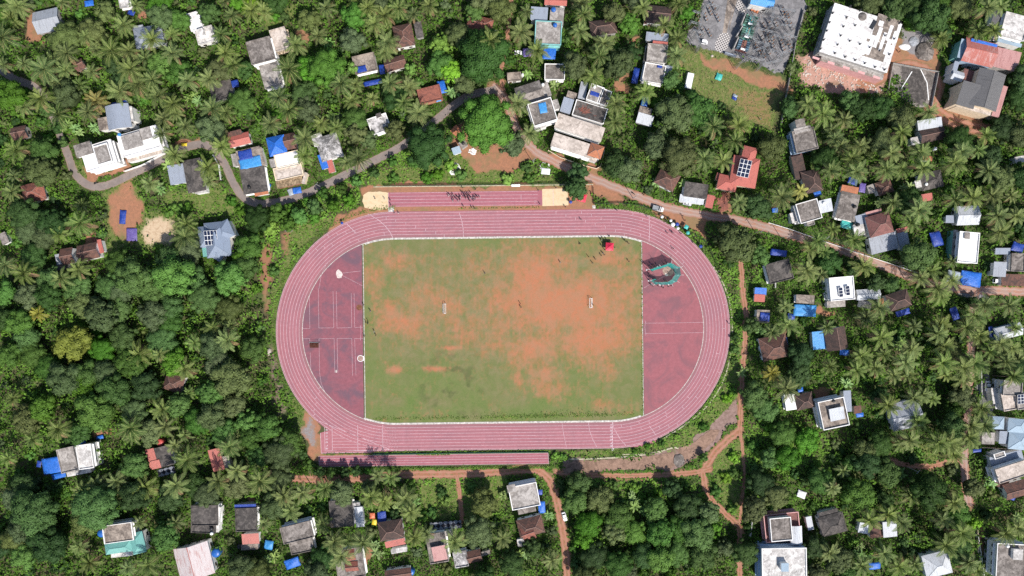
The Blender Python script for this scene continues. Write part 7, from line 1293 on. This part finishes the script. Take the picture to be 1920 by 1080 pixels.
open_ = np.maximum.reduce([qch['dirt'], qch['sand'], qch['gravel'], qch['pink'], qch['slope']]); grassy = qch['grass']
def cell(x, y): return min(gh-1, max(0, int((y-OY)/q_))), min(gw-1, max(0, int((x-OX)/q_)))
RECS = []                                        # plants that still need a label
TONES = {'leaf_dark': 'dark green', 'leaf_mid': 'mid green', 'leaf_bright': 'fresh green', 'leaf_vivid': 'vivid green', 'leaf_light': 'pale lime', 'leaf_olive': 'olive', 'leaf_grey': 'grey green', 'leaf_yellow': 'yellowish'}
def set_mat(o, i, m): o.material_slots[i].link = 'OBJECT'; o.material_slots[i].material = M[m]
trees_xy = []
tr_ = random.Random(77)
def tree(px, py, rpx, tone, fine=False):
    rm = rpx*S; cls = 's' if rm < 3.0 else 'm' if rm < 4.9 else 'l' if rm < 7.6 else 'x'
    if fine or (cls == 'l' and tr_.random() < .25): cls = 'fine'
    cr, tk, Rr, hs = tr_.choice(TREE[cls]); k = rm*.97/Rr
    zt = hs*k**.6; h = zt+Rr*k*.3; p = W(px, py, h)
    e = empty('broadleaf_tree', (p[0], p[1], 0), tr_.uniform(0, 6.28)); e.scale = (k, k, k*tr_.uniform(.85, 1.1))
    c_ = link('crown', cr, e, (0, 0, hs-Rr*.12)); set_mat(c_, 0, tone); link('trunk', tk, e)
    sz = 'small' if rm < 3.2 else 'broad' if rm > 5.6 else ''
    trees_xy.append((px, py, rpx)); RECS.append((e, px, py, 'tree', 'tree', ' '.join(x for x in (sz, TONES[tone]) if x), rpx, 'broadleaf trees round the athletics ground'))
def palm(px, py, tone=None, k=None):
    i = tr_.randrange(4); k = k or tr_.choice((tr_.uniform(.68, .9), tr_.uniform(.88, 1.12), tr_.uniform(.95, 1.18))); h = PTH[i]*k; p = W(px, py, h)
    e = empty('coconut_palm', (p[0], p[1], 0), tr_.uniform(0, 6.28)); e.scale = (k,)*3
    tone = tone or tr_.choice(('palm_leaf', 'palm_leaf', 'palm_leaf', 'palm_leaf_dark'))
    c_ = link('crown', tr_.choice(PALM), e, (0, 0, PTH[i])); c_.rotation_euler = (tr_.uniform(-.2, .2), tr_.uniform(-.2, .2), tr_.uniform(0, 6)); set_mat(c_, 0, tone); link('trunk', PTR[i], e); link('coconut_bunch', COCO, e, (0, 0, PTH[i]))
    trees_xy.append((px, py, 17)); RECS.append((e, px, py, 'palm', 'coconut palm', {'palm_leaf': 'light green', 'palm_leaf_dark': 'dark green', 'palm_leaf_yellow': 'yellowed'}[tone], 18, 'coconut palms round the athletics ground'))
def banana(px, py):
    k = tr_.uniform(.9, 1.3); p = W(px, py, 2.5*k); e = empty('banana_plant', (p[0], p[1], 0), tr_.uniform(0, 6.28)); e.scale = (k,)*3; link('leaf', tr_.choice(BAN), e); link('stem', BST, e)
    trees_xy.append((px, py, 9)); RECS.append((e, px, py, 'banana plant', 'banana plant', 'broad leaved', 9, 'banana plants among the houses'))
def shrub(px, py, rpx, tone):
    rm = rpx*S; cr, tk, Rr, hs = tr_.choice(TREE['s']); k = rm/Rr; p = W(px, py, .8*k)
    e = empty('shrub', (p[0], p[1], 0), tr_.uniform(0, 6.28)); e.scale = (k, k, k*.8); c_ = link('foliage', cr, e, (0, 0, .45)); set_mat(c_, 0, tone)
    st = link('stem', SST, e); trees_xy.append((px, py, rpx)); RECS.append((e, px, py, 'shrub', 'shrub', TONES[tone], rpx, 'shrubs round the athletics ground'))
SST = (lambda mb: (mb.tube((0, 0, 0), (0, 0, .8), .07, .04), mb.mesh('stem', M['bark']))[1])(MB())
# palms read off the photograph, tile by tile (offset, then points at four times photo scale)
PAL = {(0, 0): '1020 40 1690 12 1740 120 1890 80 930 190 1140 300 1290 260 650 280 720 380 840 380 970 385 1090 440 1290 400 1660 260 1690 400 1750 490 180 480 130 50 90 140 690 540 980 520 1140 600 1040 640 400 470 500 400 420 620 600 640 1410 610 900 690 310 740 180 800 440 860 660 840 1190 720 1300 780 1320 850 1600 820 1700 850 1230 890 1390 950 1220 1000 1570 590 20 280 470 20 30 490 330 520 490 530',
       (480, 0): '60 80 530 60 770 20 1070 60 1180 110 960 120 840 60 470 270 300 340 250 520 990 320 970 390 640 630 745 635 720 760 870 740 1010 630 1150 660 1110 770 1220 850 170 730 250 830 110 930 490 930 600 960 370 1040 1760 310 1300 40 890 180',
       (960, 0): '980 60 1250 30 1140 190 540 110 510 240 70 240 110 90 190 380 690 330 660 420 530 560 610 575 1240 290 1230 420 1000 690 780 780 770 920 40 780 130 1000 520 30 1510 950 1700 940 1670 1060',
       (1440, 0): '1640 60 1740 50 1570 230 1690 230 1200 840 300 780 410 860 570 900 480 980 500 1045 1630 1020 1290 290 1000 1000',
       (0, 270): '100 240 90 360 610 460 600 600 450 670 1130 300 1400 600 1390 700 590 940 180 970 460 1010 40 910 1560 180 1570 280 130 50 1660 20 1310 80',
       (480, 270): '360 90 680 140 770 110', (960, 270): '1440 110 1580 130 1700 440',
       (1440, 270): '540 20 690 20 630 110 470 200 660 210 930 70 1000 190 880 195 1140 60 1160 180 1400 150 1450 60 1570 50 1650 200 100 400 480 640 640 720 930 440 1070 590 1130 500 1400 420 1530 400 1680 390 1820 390 1720 540 1860 540 320 780 420 810 290 950 400 980 370 730 710 920 1230 950 1380 880 1370 1020 1740 660',
       (1440, 540): '130 140 150 280 30 330 730 220 1090 290 850 370 440 290 830 150 1290 60 1620 130 1800 130 1290 270 1270 345 1070 460 1320 440 700 510 870 500 1030 560 800 600 1310 560 1330 650 1040 650 940 655 660 620 460 590 50 660 1540 560 1660 480 1740 420 1850 300 1830 450 1780 550 1830 660 1880 540 1600 900 1160 800 900 880 1090 830 1230 830 1520 1030 1620 1030 140 760 1460 680 1580 350 1120 1000',
       (1440, 810): '990 80 1060 60 1280 80 1350 80 1390 170 1500 80 560 290 480 420 1070 480 1280 530 1390 530 900 620 760 660 1000 680 1310 660 1450 760 870 910 460 900 700 1000 980 1010 1100 990 1330 850 1780 760 1870 720 1500 980 1570 1040',
       (0, 540): '1600 300 1730 280 1710 390 1460 410 1050 500 1200 500 1420 790 1220 910 100 830 980 1050 1240 1040 440 1060 1390 610',
       (0, 810): '1000 30 250 60 60 200 740 400 880 370 620 440 1100 420 1320 400 1310 100 1410 210 1780 40 1780 290 1640 370 1320 680 1050 680 600 860 680 980 960 1020 1110 1000 1390 20 1720 110',
       (480, 810): '30 370 210 480 350 460 520 420 260 590 60 690 860 490 960 520 1120 500 1160 600 500 690 590 820 700 810 800 830 1190 790 640 930 1490 820 1850 800 1280 760', (960, 810): '300 960'}
YEL = {(180, 190), (232, 42), (34, 125), (1490, 368), (1450, 620), (110, 215)}
np_ = 0
for (ox, oy), s_ in PAL.items():
    v_ = [int(x) for x in s_.split()]
    for x, y in zip(v_[::2], v_[1::2]): palm(ox+x/4, oy+y/4)
palm(1828, 592); palm(1812, 614); palm(1832, 632); palm(1806, 690); palm(1834, 686); palm(1816, 820); palm(1796, 830); palm(1724, 522); palm(1756, 540); palm(708, 892, None, .74); palm(733, 895, None, .74); palm(180, 190, 'palm_leaf_yellow'); palm(1501, 358, 'palm_leaf_yellow', .8); palm(72, 588, 'palm_leaf_yellow', .8); palm(1447, 700, 'palm_leaf_yellow', .85)
for x, y in [(612, 80), (845, 172), (990, 140), (1040, 160), (1230, 345), (1225, 288), (1280, 345), (1650, 378), (1705, 350), (1590, 720), (1610, 1025), (1690, 890), (970, 1045), (985, 1040), (1220, 957), (1185, 932), (1027, 965), (942, 930), (355, 185), (365, 180), (372, 190), (128, 232), (140, 240), (175, 238), (115, 238), (150, 248), (700, 1020), (705, 1035), (745, 955), (500, 1055), (515, 1045), (1450, 950), (1240, 250), (1190, 950), (1690, 640), (1615, 1040), (1390, 700), (300, 350), (315, 310), (760, 950), (780, 940), (1905, 970), (1860, 905), (590, 200), (620, 215), (1210, 960), (1425, 620), (1440, 850), (1460, 830), (740, 200)]: banana(x, y)
for a in [(907, 100, 46, 'leaf_dark'), (910, 232, 50, 'leaf_vivid'), (803, 272, 40, 'leaf_dark'), (826, 82, 21, 'leaf_light'), (846, 132, 22, 'leaf_light'), (614, 127, 34, 'leaf_vivid'), (660, 128, 13, 'leaf_light'), (770, 130, 14, 'leaf_light'), (1277, 292, 36, 'leaf_olive'), (1268, 212, 34, 'leaf_grey'), (1312, 205, 32, 'leaf_mid'), (1180, 320, 24, 'leaf_grey'), (1085, 320, 20, 'leaf_dark'), (1080, 352, 23, 'leaf_dark'), (1380, 455, 36, 'leaf_olive'), (1362, 430, 18, 'leaf_dark'), (1424, 478, 20, 'leaf_mid'), (960, 268, 24, 'leaf_grey'), (1258, 148, 18, 'leaf_mid'), (1180, 45, 22, 'leaf_bright'), (1150, 25, 22, 'leaf_olive'), (1215, 100, 0, 0), (1160, 120, 28, 'leaf_grey'), (1185, 95, 20, 'leaf_dark'), (1288, 22, 16, 'leaf_bright'), (1745, 30, 34, 'leaf_dark'), (1680, 15, 26, 'leaf_mid'), (1715, 40, 20, 'leaf_bright'), (1770, 60, 16, 'leaf_dark'), (1690, 225, 26, 'leaf_olive'), (1655, 200, 24, 'leaf_dark'), (1595, 190, 22, 'leaf_mid'), (1480, 200, 20, 'leaf_mid'), (1720, 480, 30, 'leaf_mid'), (1785, 660, 22, 'leaf_olive'), (1810, 745, 24, 'leaf_olive'), (1790, 770, 20, 'leaf_mid'), (1740, 920, 34, 'leaf_dark'), (1825, 915, 20, 'leaf_olive'), (1828, 980, 12, 'leaf_light'), (1610, 925, 28, 'leaf_bright'), (1660, 935, 18, 'leaf_dark'), (1600, 870, 18, 'leaf_mid'), (1445, 860, 20, 'leaf_mid'), (1620, 840, 20, 'leaf_olive'), (1410, 610, 17, 'leaf_mid'), (1500, 705, 24, 'leaf_dark'), (1470, 815, 24, 'leaf_bright'), (1440, 770, 24, 'leaf_mid'), (1650, 745, 20, 'leaf_dark'),
          (1085, 905, 22, 'leaf_mid'), (1078, 940, 24, 'leaf_mid'), (1125, 940, 26, 'leaf_olive'), (1105, 985, 26, 'leaf_bright'), (1160, 970, 26, 'leaf_mid'), (1150, 1000, 22, 'leaf_olive'), (1190, 1000, 24, 'leaf_bright'), (1230, 960, 24, 'leaf_mid'), (1260, 915, 18, 'leaf_dark'), (1290, 950, 26, 'leaf_dark'), (1330, 960, 22, 'leaf_grey'), (1310, 1000, 30, 'leaf_mid'), (1335, 990, 20, 'leaf_bright'), (1240, 1000, 26, 'leaf_bright'), (1270, 1040, 26, 'leaf_mid'), (1320, 1045, 28, 'leaf_mid'), (1115, 1045, 26, 'leaf_dark'), (1160, 1060, 26, 'leaf_mid'), (1210, 1045, 24, 'leaf_dark'), (1360, 1030, 18, 'leaf_grey'), (1400, 1040, 24, 'leaf_mid'), (1180, 1075, 18, 'leaf_grey'), (1095, 1015, 18, 'leaf_bright'),
          (908, 945, 26, 'leaf_olive'), (895, 1000, 30, 'leaf_grey'), (905, 930, 18, 'leaf_dark'), (740, 965, 12, 'leaf_dark'), (520, 850, 30, 'leaf_grey'), (480, 855, 22, 'leaf_dark'), (500, 800, 26, 'leaf_mid'), (960, 1060, 24, 'leaf_dark'), (1000, 1030, 20, 'leaf_mid'), (640, 925, 24, 'leaf_grey'), (560, 405, 17, 'leaf_bright'), (588, 388, 15, 'leaf_mid'), (625, 385, 13, 'leaf_bright'), (520, 400, 18, 'leaf_mid'), (605, 362, 13, 'leaf_mid'), (505, 425, 16, 'leaf_light'), (540, 420, 16, 'leaf_bright'), (655, 375, 14, 'leaf_bright'), (590, 410, 12, 'leaf_bright'), (130, 645, 34, 'leaf_yellow'), (240, 680, 30, 'leaf_mid'), (120, 710, 32, 'leaf_grey'), (215, 730, 30, 'leaf_dark'), (270, 725, 28, 'leaf_dark'), (300, 640, 28, 'leaf_mid'), (285, 590, 28, 'leaf_grey'), (190, 590, 30, 'leaf_grey'), (150, 570, 24, 'leaf_olive'), (400, 650, 26, 'leaf_grey'), (430, 710, 36, 'leaf_olive'), (240, 700, 18, 'leaf_light'), (80, 765, 24, 'leaf_bright'), (180, 770, 34, 'leaf_mid'), (250, 770, 24, 'leaf_grey'), (400, 780, 26, 'leaf_grey'), (460, 790, 22, 'leaf_bright'), (60, 960, 40, 'leaf_mid'), (180, 950, 40, 'leaf_mid'), (250, 930, 28, 'leaf_dark'), (90, 1020, 34, 'leaf_dark'), (310, 1005, 26, 'leaf_mid'), (250, 520, 34, 'leaf_mid'), (330, 520, 36, 'leaf_bright'), (430, 520, 30, 'leaf_bright'), (380, 560, 28, 'leaf_mid'), (450, 480, 18, 'leaf_bright'), (75, 320, 30, 'leaf_olive'), (40, 400, 30, 'leaf_dark'), (90, 415, 28, 'leaf_dark'), (50, 430, 26, 'leaf_grey'), (210, 120, 22, 'leaf_dark'), (225, 150, 20, 'leaf_dark'), (195, 20, 20, 'leaf_olive'), (300, 30, 24, 'leaf_grey'), (390, 25, 22, 'leaf_mid'), (120, 70, 30, 'leaf_olive'), (170, 60, 26, 'leaf_olive'), (20, 180, 30, 'leaf_bright'), (470, 10, 20, 'leaf_light'), (450, 190, 26, 'leaf_mid'), (455, 130, 20, 'leaf_mid'), (395, 240, 26, 'leaf_grey'), (580, 35, 22, 'leaf_olive'), (660, 75, 24, 'leaf_grey'), (575, 205, 24, 'leaf_grey'), (740, 245, 20, 'leaf_olive'), (665, 250, 22, 'leaf_olive'), (690, 262, 18, 'leaf_grey'), (860, 65, 24, 'leaf_olive'), (940, 20, 24, 'leaf_olive'), (890, 20, 20, 'leaf_mid'), (545, 390, 11, 'leaf_bright'), (640, 353, 12, 'leaf_mid'), (668, 340, 12, 'leaf_bright'), (702, 324, 11, 'leaf_mid'), (735, 302, 11, 'leaf_bright'), (575, 378, 9, 'leaf_bright'), (600, 886, 12, 'leaf_dark'), (622, 887, 11, 'leaf_mid'), (645, 887, 12, 'leaf_dark'), (668, 885, 11, 'leaf_mid'), (690, 885, 9, 'leaf_bright'), (640, 915, 17, 'leaf_dark'), (690, 916, 16, 'leaf_grey'), (765, 916, 15, 'leaf_mid'), (1320, 858, 9, 'leaf_mid'), (1830, 568, 14, 'leaf_mid'), (1645, 530, 18, 'leaf_dark'), (1672, 532, 16, 'leaf_mid'), (1604, 500, 19, 'leaf_dark'), (84, 202, 15, 'leaf_mid'), (104, 240, 13, 'leaf_dark'), (116, 268, 11, 'leaf_mid'), (1812, 675, 12, 'leaf_dark')]:
    if a[2]: tree(*a, fine=a[:2] in ((803, 272), (1277, 292), (910, 232), (614, 127)))
for a in [(1078, 893, 11, 'leaf_dark'), (1378, 632, 9, 'leaf_dark'), (1379, 655, 10, 'leaf_mid'), (1376, 675, 8, 'leaf_mid'), (1374, 735, 9, 'leaf_bright'), (1042, 856, 9, 'leaf_light'), (1056, 857, 8, 'leaf_bright'), (1214, 836, 7, 'leaf_bright'), (1240, 832, 8, 'leaf_mid'), (1190, 846, 6, 'leaf_bright')]: shrub(*a)
n_named = len(trees_xy)
def free(x, y, r):
    m = cell(x, y); k = int(r*.55/q_)
    s_ = (slice(max(0, m[0]-k), m[0]+k+1), slice(max(0, m[1]-k), m[1]+k+1))
    return not (hard[m] or near[s_].mean() > .12 or roofn[s_].any() or open_[s_].max() > .45)
FOREST = [[(-30, 470), (495, 470), (515, 640), (560, 800), (560, 900), (-30, 900)], [(1060, 898), (1300, 892), (1380, 1000), (1380, 1100), (1068, 1100)]]
in_forest = np.zeros(QX.shape, bool)
for p in FOREST: in_forest |= in_poly(QX, QY, p)
def fill(n, rmin, rmax, fn, sep, tries=26000, grass_ok=.5, pred=None):
    c_ = 0
    for k in range(tries):
        if c_ >= n: break
        x, y = tr_.uniform(-24, 1944), tr_.uniform(-24, 1106); m = cell(x, y); r = rmax-(rmax-rmin)*(k/tries)**.6
        if pred and not pred(m, x, y): continue
        if grassy[m] > grass_ok or TD[m] > -(4+r*1.7) or not free(x, y, r): continue
        if any((x-a)**2+(y-b)**2 < (sep*(r+q))**2 for a, b, q in trees_xy): continue
        fn(x, y, r, m); c_ += 1
    return c_
TD = sdf(QX, QY, TRK); verge = np.zeros(QX.shape)
for p in ([(476, 420), (560, 385), (640, 342), (760, 280), (850, 300), (850, 346), (690, 352), (680, 398), (610, 420), (545, 500), (512, 600), (490, 560)], [(1112, 386), (1210, 396), (1300, 440), (1350, 520), (1375, 480), (1392, 560), (1396, 700), (1384, 760), (1300, 836), (1050, 862), (1040, 846), (1210, 840), (1330, 740), (1366, 620), (1330, 500), (1260, 420), (1180, 392)], [(780, 898), (945, 890), (950, 970), (790, 980)], [(1334, 850), (1388, 822), (1394, 930), (1382, 980), (1340, 930)], [(300, 340), (460, 350), (470, 400), (330, 410)], [(1272, 96), (1330, 92), (1470, 160), (1452, 250), (1398, 232), (1330, 190), (1280, 180)], [(820, 240), (1000, 300), (1070, 345), (830, 348)], [(1396, 790), (1500, 795), (1560, 822), (1556, 872), (1470, 890), (1398, 870)], [(1100, 900), (1290, 896), (1350, 960), (1240, 980), (1120, 960)]): verge = np.maximum(verge, np.clip(sdf(QX, QY, p)/8+.6, 0, 1))
yard = in_poly(QX, QY, [(1272, 92), (1330, 88), (1478, 150), (1456, 250), (1398, 232), (1330, 186), (1300, 186)])
inn = lambda x, y: -10 < x < 1930 and -10 < y < 1090
npalm = sum(1 for q in RECS if q[3] == 'palm'); ntree = sum(1 for q in RECS if q[3] == 'tree')
def ftone(x, y, m):
    z = float(fbm(np.array(x/120), np.array(y/120), 2, 4)); u = tr_.random()
    if verge[m] > .3: return tr_.choice(('leaf_bright', 'leaf_mid', 'leaf_bright', 'leaf_light'))
    if in_forest[m]: return tr_.choice(('leaf_mid', 'leaf_dark', 'leaf_grey', 'leaf_mid', 'leaf_mid', 'leaf_bright', 'leaf_olive'))
    if x > 1380: return tr_.choice(('leaf_dark', 'leaf_dark', 'leaf_mid', 'leaf_olive'))
    return tr_.choice(('leaf_mid', 'leaf_olive', 'leaf_grey', 'leaf_dark', 'leaf_bright'))
fill(max(0, 292-npalm), 15, 17, lambda x, y, r, m: palm(x, y), .72, 5000, .4, lambda m, x, y: not in_forest[m] and (x > 1400 or y < 260 or y > 900) and inn(x, y))
fill(max(0, 296-ntree), 10, 26, lambda x, y, r, m: tree(x, y, r, ftone(x, y, m)), .54, 30000, .55, lambda m, x, y: inn(x, y) and (verge[m] < .5 or in_forest[m] or x > 1396))
fill(285, 6, 13, lambda x, y, r, m: shrub(x, y, r, ftone(x, y, m) if grassy[m] < .3 and verge[m] < .4 else tr_.choice(('leaf_bright', 'leaf_bright', 'leaf_mid', 'leaf_light'))), .7, 26000, 1.1, lambda m, x, y: inn(x, y) and not (yard[m] and tr_.random() < .96))
print('PLANTS', len(RECS), npalm, ntree)
# -- undergrowth and grass: nobody could count these
def scatter(n, seed):
    r = np.random.default_rng(seed); return r.uniform(-70, 1990, n), r.uniform(-70, 1150, n), r
def lookup(A, x, y): return A[np.clip(((y-OY)/q_).astype(int), 0, gh-1), np.clip(((x-OX)/q_).astype(int), 0, gw-1)]
AM = np.minimum(np.clip(-TD/9, 0, 4.2), 4.2)
for pl, w in ALLR: AM = np.minimum(AM, np.clip((seg_dist(QX, QY, pl)-w/2)/5, .5, 9))
rb = roof.copy()
for k in range(9):
    z = rb.copy(); z[1:] |= rb[:-1]; z[:-1] |= rb[1:]; z[:, 1:] |= rb[:, :-1]; z[:, :-1] |= rb[:, 1:]; rb = z; AM = np.minimum(AM, np.where(rb, .7+k*.38, 9))
AM = np.maximum(np.where(verge > .5, np.minimum(AM, 1.7), AM), .5); AM = np.where(in_forest & (AM > 3.5), 6.0, AM)
x, y, r = scatter(430000, 5)
blk = lookup(hard, x, y) | lookup(roof, x, y); op = lookup(open_, x, y)+1.1*(fbm(x/8, y/8, 3, 6)-.5); gs = lookup(grassy, x, y)+.5*(fbm(x/14, y/14, 2, 2)-.5)
vig = np.clip(1-sdf(x, y, [(470, 300), (1110, 300), (1420, 420), (1420, 900), (480, 900)])/-40, 0, 1)
keep = ~blk & ~lookup(yard, x, y) & (op < .42) & (r.random(len(x)) > np.clip(gs*1.1, 0, .82)); x, y, gs, vig = x[keep], y[keep], gs[keep], vig[keep]
hh = np.clip(fbm(x/17, y/17, 4, 12)*2-.5, .04, 1.3); AMP = lookup(AM, x, y)*np.clip(1.25-gs, .3, 1); hh *= AMP
n = len(x); P = np.stack([(x-960)*S, (540-y)*S, hh*r.uniform(.75, 1.05, n)+.06], 1)
HT = lambda a, b: np.clip(fbm(a/17, b/17, 4, 12)*2-.5, .04, 1.3)*AMP
G3 = np.stack([-(HT(x+1.5, y)-HT(x-1.5, y))/(3*S), (HT(x, y+1.5)-HT(x, y-1.5))/(3*S), np.ones(n)], 1); G3 = nrm(G3)
N = nrm(G3+.4*r.normal(size=(n, 3))); SN = nrm(G3+.25*r.normal(size=(n, 3)))
V, F, T, VN = cards(P, N, r.uniform(.5, 1.15, n), .75, np.clip(.20+.18*hh/2.3+.6*(fbm(x/30, y/30, 3, 7)-.4)+.12*vig+.42*lookup(verge, x, y)+.11*r.normal(size=n), 0, 1), .2, r, SN)
tag(link('undergrowth', np_mesh('undergrowth', V, F, M['weed_leaf'], {'tint': T}, vn=VN)), kind='stuff')
x, y, r = scatter(330000, 6)
gs = lookup(grassy, x, y)+.4*(fbm(x/12, y/12, 2, 9)-.5); blk = lookup(hard, x, y) | lookup(roof, x, y); yd = lookup(yard, x, y); keep = ~blk & (yd | (gs > .4)) & (lookup(open_, x, y)+.5*(fbm(x/7, y/7, 3, 31)-.5) < .5); dry = yd[keep] & (fbm(x[keep]/20, y[keep]/20, 3, 14) > .30); xs, ys = [x[keep]], [y[keep]]
# weeds along the lower and right edges of the field, the outer kerb and the netting
for (x0, y0), (x1, y1), w, k in [((700, 788), (1190, 779), 5, 900), ((900, 787), (1140, 780), 9, 700), ((1203, 460), (1205, 775), 2, 260), ((700, 849), (1030, 846), 2.2, 900), ((780, 853), (845, 853), 3, 300), ((690, 880), (1030, 878), 3.5, 2600), ((600, 880), (690, 882), 4, 700), ((860, 392), (1010, 390), 2, 150), ((604, 852), (700, 852), 2, 300)]:
    f = r.random(k); xs.append(x0+(x1-x0)*f+r.normal(size=k)); ys.append(y0+(y1-y0)*f-np.abs(r.normal(size=k))*w*.6+w*.2*r.normal(size=k))
f = r.random(3600)*(pi*1.02)-pi/2; q = TR+51+np.abs(r.normal(size=3600))*5; xr = TX+TL+q*np.cos(f); yr = TY+q*np.sin(f); ok = xr < 1500; xs.append(xr[ok]); ys.append(yr[ok])
f = r.random(2600)*pi+pi/2; q = TR+51+np.abs(r.normal(size=2600))*4; xl = TX-TL+q*np.cos(f); yl = TY+q*np.sin(f); ok = yl < 770; xs.append(xl[ok]); ys.append(yl[ok])
x = np.concatenate(xs); y = np.concatenate(ys); n = len(x); P = np.stack([(x-960)*S, (540-y)*S, r.uniform(.04, .42, n)], 1); N = .5*r.normal(size=(n, 3)); N[:, 2] += .9; N = nrm(N); SN = .25*r.normal(size=(n, 3)); SN[:, 2] += 1; SN = nrm(SN)
V, F, T, VN = cards(P, N, r.uniform(.25, .6, n), .55, np.clip(.1+.8*fbm(x/16, y/16, 3, 3)+.12*r.normal(size=n), 0, 1), .2, r, SN)
isd = np.zeros(n, bool); isd[:len(dry)] = dry; mi_ = isd.astype(int)
tag(link('grass', np_mesh('grass', V, F, [M['grass_leaf'], M['dry_leaf']], {'tint': T}, mi_, vn=VN)), kind='stuff')
print('CARDS', n, len(hh))

# ================================================================== labels of the plants
LMK += [(852, 317, 'the ring of white rubble'), (703, 375, 'the left hand sand pit'), (1040, 370, 'the right hand sand pit'), (1273, 863, 'the six sided grey slab'), (1293, 151, 'the shipping container'), (505, 660, 'the pale cream boulder'), (520, 470, 'the bare patches by the bend'), (610, 850, 'the end of the practice runway'), (862, 935, 'the narrow path between two plots'), (1360, 900, 'the triangle of grass between paths'), (1390, 640, 'the dirt lane at the right bend'), (1205, 892, 'the dirt path under the bank'), (1385, 1050, 'the path at the lower edge'), (1060, 1040, 'the red path at the lower edge'),
        (235, 405, 'the crumpled blue ground sheet'), (1400, 190, 'the dry grass clearing'), (1713, 160, 'the dark concrete yard'), (1740, 868, 'the curved red dirt track'), (1816, 650, 'the right hand dirt road'), (480, 383, 'the asphalt junction'), (750, 277, 'the shaded asphalt road'), (187, 808, 'the little dirt patch'), (0, 560, 'the left edge of the forest'), (0, 850, 'the lower left forest edge'), (150, 640, 'the yellowish tree'), (480, 720, 'the brown strip beside the bend'), (420, 600, 'the three palms in the forest'), (1430, 1, 'the blue roofed substation office')]
def dirw(dx, dy):
    a = math.degrees(atan2(-dy, dx)) % 360; return ('right', 'upper right', 'above', 'upper left', 'left', 'lower left', 'below', 'lower right')[int((a+22.5)//45) % 8]
ORD = ['', 'second', 'third', 'fourth', 'fifth', 'sixth', 'seventh', 'eighth', 'ninth', 'tenth', 'eleventh', 'twelfth', 'thirteenth', 'fourteenth', 'fifteenth', 'sixteenth', 'seventeenth', 'eighteenth', 'nineteenth', 'twentieth']
G_ = {}
for rec in RECS:
    e, px, py = rec[:3]; lx, ly, ref = min(LMK, key=lambda l: (l[0]-px)**2+(l[1]-py)**2)
    G_.setdefault((ref, dirw(px-lx, py-ly), rec[4], rec[5]), []).append((hypot(px-lx, py-ly), rec))
for (ref, dw, noun, adj), lst in G_.items():
    lst.sort(key=lambda p: p[0])
    for i, (_, rec) in enumerate(lst):
        o = ORD[i] if i < len(ORD) else 'outermost'
        if i == 0 and len(lst) > 1: o = 'first'
        wh_ = {'above': 'above', 'below': 'below', 'left': 'left of', 'right': 'right of'}.get(dw, dw+' of')
        tag(rec[0], ' '.join(x for x in (o, adj, noun, wh_, ref) if x), rec[3], rec[7])

# ================================================================== light, sky, camera
SUN_AZ = atan2(-.84, .54); SUN_EL = R(50)
sun = D.lights.new('sun', 'SUN'); sun.energy = 4.5; sun.angle = R(.5); sun.color = (1, .955, .89); so = D.objects.new('sun', sun); COL.objects.link(so)
so.rotation_euler = Vector((-cos(SUN_EL)*cos(SUN_AZ), -cos(SUN_EL)*sin(SUN_AZ), -sin(SUN_EL))).to_track_quat('-Z', 'Y').to_euler()
w = D.worlds.new('World'); sc.world = w; w.use_nodes = True; nt = w.node_tree; sk = nt.nodes.new('ShaderNodeTexSky'); sk.sky_type = 'NISHITA'; sk.sun_disc = False; sk.sun_elevation = SUN_EL; sk.sun_rotation = pi/2-SUN_AZ
nt.links.new(sk.outputs[0], nt.nodes['Background'].inputs[0]); nt.nodes['Background'].inputs[1].default_value = .11
cam = D.cameras.new('camera'); cam.sensor_width = 36; cam.lens = 36*CH/(1920*S); cam.clip_end = 12000; cam.clip_start = 1
co_ = D.objects.new('camera', cam); COL.objects.link(co_); co_.location = (0, 0, CH); sc.camera = co_
sc.view_settings.view_transform = 'Standard'; sc.view_settings.look = 'None'; sc.view_settings.exposure = .45; sc.view_settings.gamma = 1
sc.cycles.max_bounces = 5; sc.cycles.diffuse_bounces = 2; sc.cycles.transparent_max_bounces = 6; sc.cycles.use_denoising = False
sc.render.film_transparent = False
